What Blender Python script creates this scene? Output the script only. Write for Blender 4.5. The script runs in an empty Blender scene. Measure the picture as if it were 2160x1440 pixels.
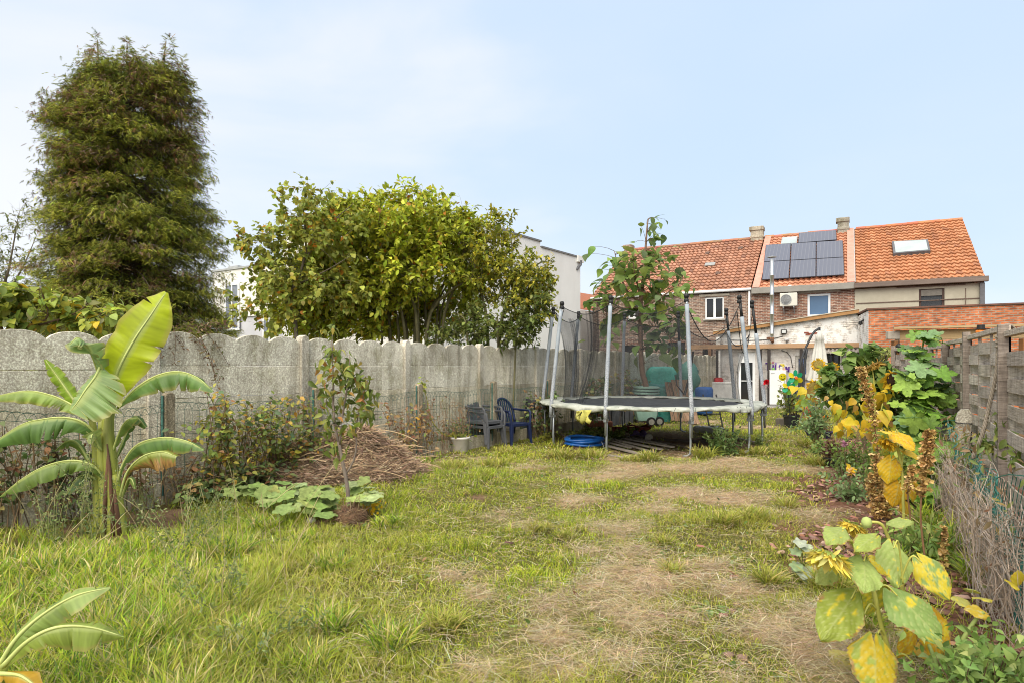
import bpy, math, random
import numpy as np
from mathutils import Vector, Matrix
random.seed(7)
rng = np.random.default_rng(7)
S = bpy.context.scene
COL = S.collection
V3 = Vector
PI = math.pi
# measured camera: focal length and horizon in the photograph's pixels, eye height in metres
F, H, CX, HY = 1300.0, 1.55, 1080.0, 771.0
def W(u, v, Y): return V3(((u-CX)/F*Y, Y, H-(v-HY)/F*Y))
def G(u, v, z=0.0):
    Y = F*(H-z)/(v-HY)
    return V3(((u-CX)/F*Y, Y, z))
def GY(u, Y, z=0.0): return V3(((u-CX)/F*Y, Y, z))
def ray(u, v): return V3(((u-CX)/F, 1.0, -(v-HY)/F))
def hit(u, v, p0, n):
    r = ray(u, v); o = V3((0, 0, H))
    return o + r*((p0-o).dot(n)/r.dot(n))
def rnd(a, b): return random.uniform(a, b)

# ------------------------------------------------------------------ materials
def nodes_of(name):
    m = bpy.data.materials.new(name); m.use_nodes = True
    nt = m.node_tree; nt.nodes.clear()
    return m, nt, nt.nodes.new, nt.links.new
def noise_node(new, link, vec, scale, detail=4, rough=.6):
    n = new('ShaderNodeTexNoise'); n.inputs['Scale'].default_value = scale
    n.inputs['Detail'].default_value = detail; n.inputs['Roughness'].default_value = rough
    link(vec, n.inputs['Vector']); return n.outputs['Fac']
def ramp_node(new, link, fac, stops):
    r = new('ShaderNodeValToRGB'); e = r.color_ramp.elements
    while len(e) < len(stops): e.new(.5)
    for k, (p, c) in enumerate(stops):
        e[k].position = p; e[k].color = (c[0], c[1], c[2], 1)
    link(fac, r.inputs['Fac']); return r.outputs['Color']
def mix_rgb(new, link, fac, a, b, mode='MIX'):
    m = new('ShaderNodeMix'); m.data_type = 'RGBA'; m.blend_type = mode
    for i, x in ((0, fac), (6, a), (7, b)):
        if isinstance(x, (float, int)): m.inputs[i].default_value = x
        elif isinstance(x, (tuple, list)): m.inputs[i].default_value = (x[0], x[1], x[2], 1)
        else: link(x, m.inputs[i])
    return m.outputs[2]
def scaled_vec(new, link, vec, sc):
    m = new('ShaderNodeMapping'); m.inputs['Scale'].default_value = sc
    link(vec, m.inputs['Vector']); return m.outputs['Vector']
def finish(m, nt, new, link, color, rough, spec=.3, metal=0, bump=None, bstr=.3, bdist=.01, trans=0, alpha=None, sheen=0):
    p = new('ShaderNodeBsdfPrincipled'); out = new('ShaderNodeOutputMaterial')
    if isinstance(color, (tuple, list)): p.inputs['Base Color'].default_value = (*color[:3], 1)
    else: link(color, p.inputs['Base Color'])
    p.inputs['Roughness'].default_value = rough; p.inputs['Specular IOR Level'].default_value = spec
    p.inputs['Metallic'].default_value = metal
    if bump is not None:
        b = new('ShaderNodeBump'); b.inputs['Strength'].default_value = bstr; b.inputs['Distance'].default_value = bdist
        link(bump, b.inputs['Height']); link(b.outputs['Normal'], p.inputs['Normal'])
    sh = p.outputs[0]
    if trans:
        t = new('ShaderNodeBsdfTranslucent'); mx = new('ShaderNodeMixShader'); mx.inputs[0].default_value = trans
        if isinstance(color, (tuple, list)): t.inputs['Color'].default_value = (*color[:3], 1)
        else: link(color, t.inputs['Color'])
        link(sh, mx.inputs[1]); link(t.outputs[0], mx.inputs[2]); sh = mx.outputs[0]
    if alpha is not None:
        t = new('ShaderNodeBsdfTransparent'); mx = new('ShaderNodeMixShader')
        if isinstance(alpha, float): mx.inputs[0].default_value = alpha
        else: link(alpha, mx.inputs[0])
        link(t.outputs[0], mx.inputs[1]); link(sh, mx.inputs[2]); sh = mx.outputs[0]
    link(sh, out.inputs['Surface'])
    return m
_mats = {}
def mat(name, c, c2=None, rough=.7, scale=6, spec=.3, metal=0, bump=.25, bscale=40, stretch=(1, 1, 1), trans=0, bdist=.01, lo=.35, hi=.68):
    """procedural surface: two colours mixed by noise, plus a fine bump"""
    if name in _mats: return _mats[name]
    m, nt, new, link = nodes_of(name)
    tc = new('ShaderNodeTexCoord').outputs['Object']
    vec = scaled_vec(new, link, tc, stretch)
    c2 = c2 or tuple(x*.68 for x in c)
    col = ramp_node(new, link, noise_node(new, link, vec, scale, 6, .65), [(lo, c2), (hi, c)])
    finish(m, nt, new, link, col, rough, spec, metal, noise_node(new, link, vec, bscale, 4), bump, bdist, trans)
    _mats[name] = m
    return m
def colmat(name, rough=.55, spec=.3, trans=.3, var=.25, scale=9, bump=0, bscale=60):
    """surface whose colour varies leaf by leaf (or tile by tile): stored colour times a little noise"""
    if name in _mats: return _mats[name]
    m, nt, new, link = nodes_of(name)
    at = new('ShaderNodeAttribute'); at.attribute_name = 'Col'
    tc = new('ShaderNodeTexCoord').outputs['Object']
    r = ramp_node(new, link, noise_node(new, link, tc, scale, 3), [(.3, (1-var,)*3), (.7, (1+var*.6,)*3)])
    col = mix_rgb(new, link, 1.0, at.outputs['Color'], r, 'MULTIPLY')
    finish(m, nt, new, link, col, rough, spec, 0, noise_node(new, link, tc, bscale, 3) if bump else None, bump, .01, trans)
    _mats[name] = m
    return m
def brickmat(name, c1, c2, mortar, bw=.21, bh=.068, mort=.011, patch=None, rough=.85, wash=0, washc=(.7, .69, .66)):
    if name in _mats: return _mats[name]
    m, nt, new, link = nodes_of(name)
    tc = new('ShaderNodeTexCoord').outputs['Object']
    sp = new('ShaderNodeSeparateXYZ'); link(tc, sp.inputs[0])
    ad = new('ShaderNodeMath'); ad.operation = 'ADD'; link(sp.outputs[0], ad.inputs[0]); link(sp.outputs[1], ad.inputs[1])
    cb = new('ShaderNodeCombineXYZ'); link(ad.outputs[0], cb.inputs[0]); link(sp.outputs[2], cb.inputs[1])
    b = new('ShaderNodeTexBrick'); link(cb.outputs[0], b.inputs['Vector'])
    for k, v in (('Scale', 1.0), ('Brick Width', bw), ('Row Height', bh), ('Mortar Size', mort), ('Mortar Smooth', .2), ('Bias', 0.0)):
        b.inputs[k].default_value = v
    b.inputs['Color1'].default_value = (*c1, 1); b.inputs['Color2'].default_value = (*c2, 1); b.inputs['Mortar'].default_value = (*mortar, 1)
    n1 = noise_node(new, link, tc, 1.3, 6, .7)
    col = mix_rgb(new, link, 1.0, b.outputs['Color'], ramp_node(new, link, n1, [(.3, (.68, .66, .66)), (.65, (1.12, 1.1, 1.08))]), 'MULTIPLY')
    n2 = noise_node(new, link, scaled_vec(new, link, cb.outputs[0], (4.7, 14.5, 1)), 1.0, 1)
    col = mix_rgb(new, link, 1.0, col, ramp_node(new, link, n2, [(.32, (.6, .58, .58)), (.68, (1.3, 1.25, 1.2))]), 'MULTIPLY')
    if wash:
        n3 = noise_node(new, link, tc, 2.4, 7, .72)
        f = ramp_node(new, link, n3, [(.5-wash*.2, (1, 1, 1)), (.5+wash*.28, (0, 0, 0))])
        col = mix_rgb(new, link, f, col, washc)
    finish(m, nt, new, link, col, rough, .2, 0, b.outputs['Fac'], -.6, .006)
    _mats[name] = m
    return m

# ------------------------------------------------------------------ object helpers
def tag(o, label=None, cat=None, group=None, kind=None):
    if label: o['label'] = label
    if cat: o['category'] = cat
    if group: o['group'] = group
    if kind: o['kind'] = kind
    return o
def thing(name, label, cat, loc=(0, 0, 0), group=None, rz=0):
    o = bpy.data.objects.new(name, None); COL.objects.link(o)
    o.location = loc; o.rotation_euler = (0, 0, rz); o.empty_display_size = .2
    return tag(o, label, cat, group)
def place(o, parent, local):
    COL.objects.link(o)
    if parent is not None:
        o.parent = parent
        if not local and parent.type == 'EMPTY':     # mesh is in world coordinates
            o.matrix_parent_inverse = (Matrix.Translation(parent.location) @ parent.rotation_euler.to_matrix().to_4x4()).inverted()
    return o
def rotz(a): return Matrix.Rotation(a, 3, 'Z')
def frame(d, up=(0, 0, 1)):
    d = V3(d).normalized(); up = V3(up)
    x = d.cross(up)
    if x.length < 1e-5: x = d.cross(V3((1, 0, 0)))
    x.normalize(); z = x.cross(d)
    return x, d, z
class MB:
    def __init__(s): s.v, s.f, s.c = [], [], []
    def add(s, vs, fs, col=(1, 1, 1)):
        b = len(s.v); s.v += [tuple(v) for v in vs]; s.f += [tuple(i+b for i in f) for f in fs]; s.c += [col]*len(vs)
        return s
    def box(s, c, size, R=None, col=(1, 1, 1)):
        c = V3(c); hx, hy, hz = (x/2 for x in size); vs = []
        for sx, sy, sz in ((-1,-1,-1),(1,-1,-1),(1,1,-1),(-1,1,-1),(-1,-1,1),(1,-1,1),(1,1,1),(-1,1,1)):
            p = V3((sx*hx, sy*hy, sz*hz)); vs.append(c + (R @ p if R else p))
        return s.add(vs, [(0,3,2,1),(4,5,6,7),(0,1,5,4),(1,2,6,5),(2,3,7,6),(3,0,4,7)], col)
    def bar(s, a, b, w, h, up=(0, 0, 1), col=(1, 1, 1)):
        a, b = V3(a), V3(b); x, d, z = frame(b-a, up)
        vs = [p + x*(sx*w/2) + z*(sz*h/2) for p in (a, b) for sx, sz in ((-1,-1),(1,-1),(1,1),(-1,1))]
        return s.add(vs, [(0,1,2,3),(7,6,5,4),(0,4,5,1),(1,5,6,2),(2,6,7,3),(3,7,4,0)], col)
    def tube(s, pts, r, n=8, col=(1, 1, 1), caps=True):
        pts = [V3(p) for p in pts]; k = len(pts)
        rs = list(r) if hasattr(r, '__len__') else [r]*k
        vs, fs = [], []; up = V3((0, 0, 1)); x = None
        for i, p in enumerate(pts):
            d = (pts[min(i+1, k-1)]-pts[max(i-1, 0)])
            if d.length < 1e-9: d = V3((0, 0, 1))
            d.normalize()
            if x is None: x = d.orthogonal().normalized()
            x = (x - d*x.dot(d))
            if x.length < 1e-6: x = d.orthogonal()
            x.normalize(); y = d.cross(x)
            for j in range(n):
                a = 2*PI*j/n; vs.append(p + x*(math.cos(a)*rs[i]) + y*(math.sin(a)*rs[i]))
        for i in range(k-1):
            for j in range(n):
                fs.append((i*n+j, i*n+(j+1) % n, (i+1)*n+(j+1) % n, (i+1)*n+j))
        if caps and n > 2: fs += [tuple(range(n-1, -1, -1)), tuple((k-1)*n+j for j in range(n))]
        return s.add(vs, fs, col)
    def lathe(s, c, prof, n=20, col=(1, 1, 1), R=None, wob=0):
        c = V3(c); vs, fs = [], []
        for (r, z) in prof:
            for j in range(n):
                a = 2*PI*j/n; rr = r*(1+wob*math.sin(3*a+z*9)); p = V3((rr*math.cos(a), rr*math.sin(a), z))
                vs.append(c + (R @ p if R else p))
        for i in range(len(prof)-1):
            for j in range(n): fs.append((i*n+j, i*n+(j+1) % n, (i+1)*n+(j+1) % n, (i+1)*n+j))
        return s.add(vs, fs, col)
    def prism(s, poly, vec, col=(1, 1, 1)):
        poly = [V3(p) for p in poly]; vec = V3(vec); n = len(poly)
        return s.add(poly+[p+vec for p in poly], [tuple(range(n-1, -1, -1)), tuple(range(n, 2*n))] +
                     [(i, (i+1) % n, n+(i+1) % n, n+i) for i in range(n)], col)
    def grid(s, rows, col=(1, 1, 1), cols=None, close=False):
        nr, nc = len(rows), len(rows[0]); vs = [p for r in rows for p in r]; fs = []
        for i in range(nr-1):
            for j in range(nc if close else nc-1):
                fs.append((i*nc+j, i*nc+(j+1) % nc, (i+1)*nc+(j+1) % nc, (i+1)*nc+j))
        s.add(vs, fs, col)
        if cols: s.c[-len(vs):] = [c for r in cols for c in r]
        return s
    def build(s, name, m, parent=None, local=False, smooth=False, bev=0, solid=0, sub=0):
        me = bpy.data.meshes.new(name); me.from_pydata(s.v, [], s.f); me.materials.append(m)
        if any(c != (1, 1, 1) for c in s.c):
            a = me.color_attributes.new('Col', 'FLOAT_COLOR', 'POINT')
            a.data.foreach_set('color', np.hstack([np.array(s.c, np.float32), np.ones((len(s.c), 1), np.float32)]).ravel())
        if smooth: me.polygons.foreach_set('use_smooth', [True]*len(me.polygons))
        me.update()
        o = bpy.data.objects.new(name, me); place(o, parent, local)
        if solid:
            md = o.modifiers.new('solid', 'SOLIDIFY'); md.thickness = solid; md.offset = 0
        if bev:
            md = o.modifiers.new('bevel', 'BEVEL'); md.width = bev; md.segments = 2; md.limit_method = 'ANGLE'
        if sub:
            md = o.modifiers.new('sub', 'SUBSURF'); md.levels = sub; md.render_levels = sub
        return o
class NPB:
    """numpy builder for leaves, blades and twigs"""
    def __init__(s): s.V, s.T, s.C, s.n = [], [], [], 0
    def raw(s, V, T, C):
        s.V.append(np.asarray(V, np.float32)); s.T.append(np.asarray(T, np.int64)+s.n); s.C.append(np.asarray(C, np.float32)); s.n += len(V)
    def scatter(s, tmpl, P, D, U, scale, cols, sx=None):
        tv, tt = tmpl; P = np.asarray(P, float); N = len(P)
        if N == 0: return
        D = np.asarray(D, float); D = D/np.maximum(np.linalg.norm(D, axis=1, keepdims=True), 1e-9)
        U = np.asarray(U, float); X = np.cross(D, U); X /= np.maximum(np.linalg.norm(X, axis=1, keepdims=True), 1e-9)
        Z = np.cross(X, D); sc = np.broadcast_to(np.asarray(scale, float), (N,)); wx = sc if sx is None else sc*sx
        V = (P[:, None, :] + tv[None, :, 0, None]*(X*wx[:, None])[:, None, :] + tv[None, :, 1, None]*(D*sc[:, None])[:, None, :]
             + tv[None, :, 2, None]*(Z*sc[:, None])[:, None, :]).reshape(-1, 3)
        k = len(tv); T = (tt[None, :, :] + (np.arange(N)*k)[:, None, None]).reshape(-1, 3)
        C = np.asarray(cols, float)
        C = np.repeat(C, k, axis=0) if C.ndim == 2 and len(C) == N else C.reshape(-1, 3)
        s.raw(V, T, C)
    def build(s, name, m, parent=None, local=False, smooth=False):
        V = np.concatenate(s.V); T = np.concatenate(s.T); C = np.concatenate(s.C)
        me = bpy.data.meshes.new(name); me.vertices.add(len(V)); me.vertices.foreach_set('co', V.ravel())
        me.loops.add(len(T)*3); me.loops.foreach_set('vertex_index', T.ravel().astype(np.int32))
        me.polygons.add(len(T)); me.polygons.foreach_set('loop_start', (np.arange(len(T))*3).astype(np.int32))
        me.polygons.foreach_set('loop_total', np.full(len(T), 3, np.int32))
        if smooth: me.polygons.foreach_set('use_smooth', np.ones(len(T), bool))
        a = me.color_attributes.new('Col', 'FLOAT_COLOR', 'POINT')
        a.data.foreach_set('color', np.hstack([C, np.ones((len(C), 1), np.float32)]).astype(np.float32).ravel())
        me.materials.append(m); me.update(); me.validate()
        return place(bpy.data.objects.new(name, me), parent, local)
def leaf_t(hw, fold=.25, curl=.25, wave=0):
    """leaf of unit length along +Y; hw = half-widths from stalk to tip"""
    n = len(hw); v = []; t = []
    for i, h in enumerate(hw):
        y = i/(n-1); z = -curl*y*y
        w = wave*(1 if i % 2 else -1)
        v += [(-h, y, z+fold*h+w*h), (0, y, z), (h, y, z+fold*h-w*h)]
    for i in range(n-1):
        a = i*3
        for p, q, r, s_ in ((a, a+1, a+4, a+3), (a+1, a+2, a+5, a+4)): t += [(p, q, r), (p, r, s_)]
    return np.array(v, float), np.array(t)
def palm_t(radii, cup=.12, wave=.05):
    """round or lobed leaf, stalk at the origin, blade spreading along +Y; radii by angle"""
    n = len(radii); v = [(0, 0, 0)]; t = []
    for k, frac in enumerate((.55, 1.0)):
        for i, r in enumerate(radii):
            a = 2*PI*i/n; rr = r*frac
            z = cup*frac*(1-.4*frac) - (.14*rr*rr if frac == 1 else 0) + (wave*math.sin(i*2.4) if frac == 1 else 0)
            v.append((rr*math.sin(a), rr*math.cos(a)+.0, z))
    for i in range(n):
        j = (i+1) % n
        t += [(0, 1+j, 1+i), (1+i, 1+j, 1+n+j), (1+i, 1+n+j, 1+n+i)]
    return np.array(v, float), np.array(t)
def unit(n):
    d = rng.normal(size=(n, 3)); return d/np.linalg.norm(d, axis=1, keepdims=True)
def pick(n, pal, jit=.18):
    """n colours drawn from a weighted palette [(weight, rgb)...]"""
    w = np.array([p[0] for p in pal], float); c = np.array([p[1] for p in pal], float)
    r = c[rng.choice(len(pal), n, p=w/w.sum())]
    return np.clip(r*(1+rng.normal(0, jit, (n, 1)))*(1+rng.normal(0, jit*.3, (n, 3))), .003, 1)
def catmull(pts, n):
    pts = [np.array(p, float) for p in pts]; P = [2*pts[0]-pts[1]]+pts+[2*pts[-1]-pts[-2]]; m = len(pts)-1; out = []
    for k in range(n):
        x = k/(n-1)*m; i = min(int(x), m-1); t = x-i; a, b, c, d = P[i:i+4]
        out.append(.5*((2*b)+(c-a)*t+(2*a-5*b+4*c-d)*t*t+(3*b-a-3*c+d)*t**3))
    return np.array(out)
_perm = np.random.default_rng(3).random((256, 256))
def vnoise(x, y):
    xi = np.floor(x).astype(int); yi = np.floor(y).astype(int); fx = x-xi; fy = y-yi
    fx = fx*fx*(3-2*fx); fy = fy*fy*(3-2*fy)
    g = lambda i, j: _perm[i % 256, j % 256]
    return (g(xi, yi)*(1-fx)+g(xi+1, yi)*fx)*(1-fy)+(g(xi, yi+1)*(1-fx)+g(xi+1, yi+1)*fx)*fy
def fbm(x, y, o=4):
    s = 0; a = .5; t = 0
    for k in range(o):
        s = s+a*vnoise(x*2**k+17.3*k, y*2**k+9.1*k); t += a; a *= .5
    return s/t
def sstep(a, b, x):
    t = np.clip((x-a)/(b-a), 0, 1); return t*t*(3-2*t)

# ------------------------------------------------------------------ camera, sky, sun
cam = bpy.data.cameras.new('camera'); co = bpy.data.objects.new('camera', cam); COL.objects.link(co)
co.location = (0, 0, H); co.rotation_euler = (PI/2, 0, 0)
cam.sensor_width = 36; cam.lens = F/2160*36; cam.shift_y = (HY-720)/2160; cam.clip_end = 2000; cam.clip_start = .05
S.camera = co
SUN_EL, SUN_AZ = math.radians(52), math.radians(205)      # azimuth measured clockwise from +Y
w = bpy.data.worlds.new('World'); S.world = w; w.use_nodes = True
nt = w.node_tree; nt.nodes.clear(); new, link = nt.nodes.new, nt.links.new
sky = new('ShaderNodeTexSky'); sky.sky_type = 'NISHITA'; sky.sun_disc = False
sky.sun_elevation = SUN_EL; sky.sun_rotation = SUN_AZ; sky.air_density = 1.0; sky.dust_density = 1.0
tc = new('ShaderNodeTexCoord').outputs['Generated']
mp = new('ShaderNodeMapping'); mp.inputs['Scale'].default_value = (1.0, 1.0, 2.3); mp.inputs['Rotation'].default_value = (0, .25, 0); mp.inputs['Location'].default_value = (.35, .1, .22)
link(tc, mp.inputs['Vector'])
nz = new('ShaderNodeTexNoise'); nz.inputs['Scale'].default_value = 1.7; nz.inputs['Detail'].default_value = 7; nz.inputs['Roughness'].default_value = .46; nz.inputs['Distortion'].default_value = .35
link(mp.outputs[0], nz.inputs['Vector'])
cr = new('ShaderNodeValToRGB'); cr.color_ramp.interpolation = 'B_SPLINE'   # thin bluish veil to white cloud
cr.color_ramp.elements[0].position = .425; cr.color_ramp.elements[1].position = .59
cr.color_ramp.elements[0].color = (.64, .80, 1.0, 1); cr.color_ramp.elements[1].color = (.97, .98, 1, 1)
sx = new('ShaderNodeSeparateXYZ'); link(tc, sx.inputs[0])
ax_ = new('ShaderNodeMath'); ax_.operation = 'MULTIPLY_ADD'; ax_.inputs[1].default_value = -.07; link(sx.outputs[0], ax_.inputs[0]); link(nz.outputs['Fac'], ax_.inputs[2])   # more cloud towards the west
link(ax_.outputs[0], cr.inputs['Fac'])
b1 = new('ShaderNodeBackground'); b1.inputs['Strength'].default_value = .055; link(sky.outputs[0], b1.inputs['Color'])
b2 = new('ShaderNodeBackground'); b2.inputs['Strength'].default_value = .335; link(cr.outputs['Color'], b2.inputs['Color'])
mx = new('ShaderNodeMixShader'); mx.inputs[0].default_value = .88; link(b1.outputs[0], mx.inputs[1]); link(b2.outputs[0], mx.inputs[2])
wo = new('ShaderNodeOutputWorld'); link(mx.outputs[0], wo.inputs['Surface'])
sl = bpy.data.lights.new('sun', 'SUN'); sl.energy = 1.8; sl.angle = math.radians(70); sl.color = (1, .92, .78)
so = bpy.data.objects.new('sun', sl); COL.objects.link(so)
sd = V3((math.sin(SUN_AZ)*math.cos(SUN_EL), math.cos(SUN_AZ)*math.cos(SUN_EL), math.sin(SUN_EL)))
so.rotation_euler = (-sd).to_track_quat('-Z', 'Y').to_euler(); so.location = (0, -5, 20)
S.view_settings.view_transform = 'Standard'; S.view_settings.look = 'None'; S.view_settings.exposure = 1.68; S.view_settings.gamma = 1
S.cycles.use_denoising = True; S.cycles.filter_width = 1.0
S.cycles.max_bounces = 6; S.cycles.transparent_max_bounces = 16; S.cycles.diffuse_bounces = 3; S.cycles.transmission_bounces = 4
# ------------------------------------------------------------------ ground and grass
def uv_of(x, y):
    yy = np.maximum(y, .5)
    return CX+F*x/yy, HY+F*H/yy
def blobs(u, v, lst):
    s = np.zeros_like(u)
    for bu, bv, ru, rv in lst:
        s = np.maximum(s, np.exp(-(((u-bu)/ru)**2+((v-bv)/rv)**2)*1.2))
    return s
DRY = [(1640,1370,150,75),(1500,1330,110,45),(1270,1185,110,40),(960,1215,45,16),(1010,1258,35,16),(1300,1120,90,28),(1460,1045,80,16),
       (1380,1075,70,14),(1110,1290,45,22),(1165,1350,50,24),(1350,1170,90,25),(1560,1250,80,32),(1480,1130,70,22),(1250,1230,50,18),(1400,1250,60,20),
       (1330,1310,60,24),(1260,1010,70,12),(1400,990,90,9),(1560,975,60,9),(1330,1400,120,40),(1560,1420,120,40),(1000,1420,60,20),(1210,1060,60,14),
       (1130,1110,60,18),(1500,1195,60,18),(1230,1420,100,30),(1020,1090,40,12),(1700,1030,40,14),(1120,990,50,8),(1480,890,60,6),(1570,900,60,6)]
SOIL = [(330,1090,130,45),(110,1125,170,42),(235,1140,70,30),(670,1105,50,16),(760,1090,70,14),(1460,935,130,22),(1330,925,130,22),(1230,938,60,14),
        (1570,940,60,14),(880,965,60,10),(30,1160,80,25),(600,985,140,14),(840,968,70,14),(1010,1050,30,9)]
def zones(x, y):
    u, v = uv_of(x, y)
    n1 = fbm(x*1.1+5, y*1.1+3, 4); n2 = fbm(x*3.1+11, y*3.1+7, 4); n3 = fbm(x*.45+2, y*.45+31, 3)
    jit = (n2-.5)*1.0+(n1-.5)*.7
    dry = np.clip(blobs(u, v, DRY)*1.15+jit*.9, 0, 1)
    side = sstep(860, 1500, u)*sstep(900, 985, v)
    dry = np.clip(np.clip(dry*1.25-.28, 0, 1)*np.clip((n2-.33)*4.2, .0, 1.15)*.6+side*np.clip((n1-.57)*2.4, 0, .25)+np.clip((n1-.66)*3, 0, .25), 0, 1)
    soil = np.clip(blobs(u, v, SOIL)*1.5+jit*1.3-.3, 0, 1)
    # bark mulch bed on the right, its edge a wavy line in the garden
    edge = (x-.52*(y-7.0))-(3.2+(n1-.5)*1.5)-.4*np.clip(5.5-y, 0, 3)
    mul = sstep(-.25, .35, edge+(n2-.5)*1.2)*sstep(17, 12, y)
    tramp = sstep(2.35, 1.75, np.hypot(x-2.8, y-12.6))
    soil = np.maximum(soil, tramp*np.clip(.55+jit*1.3, 0, 1))
    terr = 0
    return u, v, n1, n2, n3, dry, soil, mul, tramp
TERR = lambda x, y: ((x-10.34)*.4772+(y-24)*.8788)     # distance in front of the white extension (negative = garden side)
xs = np.unique(np.concatenate([-np.geomspace(13, 400, 16), np.arange(-13, 17, .11), np.geomspace(17, 400, 16)]))
ys = np.unique(np.concatenate([-np.geomspace(2, 200, 10), np.arange(-2, 27, .11), np.geomspace(27, 600, 18)]))
X, Y = np.meshgrid(xs, ys)
u_, v_, n1, n2, n3, dry, soil, mul, tramp = zones(X, Y)
c_green = np.array([.15, .145, .045]); c_dry = np.array([.54, .40, .275]); c_soil = np.array([.19, .125, .08]); c_mul = np.array([.17, .09, .062])
C = np.broadcast_to(c_green, X.shape+(3,)).copy()
for wgt, c in ((np.clip(dry*1.2, 0, 1), c_dry), (soil, c_soil), (mul, c_mul)): C = C*(1-wgt[..., None])+c*wgt[..., None]
C *= (.72+.56*n2)[..., None]
near = np.exp(-np.hypot(X/30, (Y-10)/30)**4)
Z = ((n2-.5)*.07+(n1-.5)*.06)*near
V = np.stack([X, Y, Z], -1).reshape(-1, 3); ny, nx = X.shape
I = (np.arange(ny-1)[:, None]*nx+np.arange(nx-1)[None, :]).ravel()
T = np.concatenate([np.stack([I, I+1, I+nx+1], 1), np.stack([I, I+nx+1, I+nx], 1)])
m, nt, new, link = nodes_of('garden_soil')
at = new('ShaderNodeAttribute'); at.attribute_name = 'Col'
tc = new('ShaderNodeTexCoord').outputs['Object']
f1 = noise_node(new, link, tc, 22, 6, .7); f2 = noise_node(new, link, scaled_vec(new, link, tc, (1, 3, 1)), 70, 4, .7)
c1 = mix_rgb(new, link, 1.0, at.outputs['Color'], ramp_node(new, link, f1, [(.33, (.5, .48, .45)), (.66, (1.4, 1.36, 1.3))]), 'MULTIPLY')
c1 = mix_rgb(new, link, 1.0, c1, ramp_node(new, link, f2, [(.36, (.6, .58, .55)), (.64, (1.35, 1.33, 1.3))]), 'MULTIPLY')
finish(m, nt, new, link, c1, .95, .1, 0, f2, .7, .03)
g = NPB(); g.raw(V, T, C.reshape(-1, 3)); tag(g.build('ground', m, smooth=True), kind='structure')

def blades(nb, P, L, Wd, col, lean, flat=0.0, seg=3):
    """curved grass blades rooted at P"""
    N = len(P); az = rng.uniform(0, 2*PI, N); ln = np.abs(rng.normal(lean, .25, N))
    d = np.stack([np.cos(az), np.sin(az), np.zeros(N)], 1); side = np.stack([-np.sin(az+rng.normal(0, .6, N)), np.cos(az), np.zeros(N)], 1)
    vs = []
    for k in range(seg+1):
        t = k/seg
        h = L*(t-.42*t*t*np.clip(ln, 0, 1.6)*1.0); o = L*ln*t**1.6*.85
        p = P+d*o[:, None]; p[:, 2] += np.maximum(h, .004)*(1-flat)+.012*flat
        if k < seg:
            wk = Wd*(1-.25*t)*(1 if k else .7); vs += [p-side*(wk/2)[:, None], p+side*(wk/2)[:, None]]
        else: vs.append(p)
    V = np.stack(vs, 1); k = V.shape[1]; t = []
    for i in range(seg-1): a = 2*i; t += [(a, a+1, a+3), (a, a+3, a+2)]
    a = 2*(seg-1); t.append((a, a+1, a+2)); t = np.array(t)
    T = (t[None]+(np.arange(N)*k)[:, None, None]).reshape(-1, 3)
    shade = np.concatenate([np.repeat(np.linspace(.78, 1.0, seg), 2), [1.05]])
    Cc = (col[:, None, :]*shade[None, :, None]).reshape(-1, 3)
    nb.raw(V.reshape(-1, 3), T, Cc)
def wall_d(x, y): return (x+4.16)*.8207-(y-7.11)*.5713       # metres in front of the concrete wall
def fence_d(x, y): return 5.49-x+(y-7.4)*.545                # metres left of the woven fence line
def area_pts(n, y0, y1, um=140):
    yy = np.sqrt(rng.uniform(y0*y0, y1*y1, n)); uu = rng.uniform(-um, 2160+um, n)
    xx = (uu-CX)/F*yy
    ok = (wall_d(xx, yy) > .32) & (fence_d(xx, yy) > .05) & (TERR(xx, yy) < -1.3)
    return xx[ok], yy[ok]
PAL_G = [(5, (.35, .44, .03)), (4, (.53, .57, .05)), (3, (.15, .24, .025)), (1.8, (.55, .48, .11)), (.8, (.58, .48, .25))]
PAL_L = [(5, (.28, .42, .035)), (4, (.47, .55, .045)), (3.5, (.14, .24, .05)), (3, (.56, .50, .12)), (3, (.64, .53, .27))]
PAL_D = [(5, (.70, .56, .37)), (3, (.57, .44, .27)), (2, (.50, .43, .16)), (2, (.78, .68, .50))]
gm = colmat('grass_blade', rough=.6, spec=.25, trans=.45, var=.12)
lawn = NPB(); straw = NPB()
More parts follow.
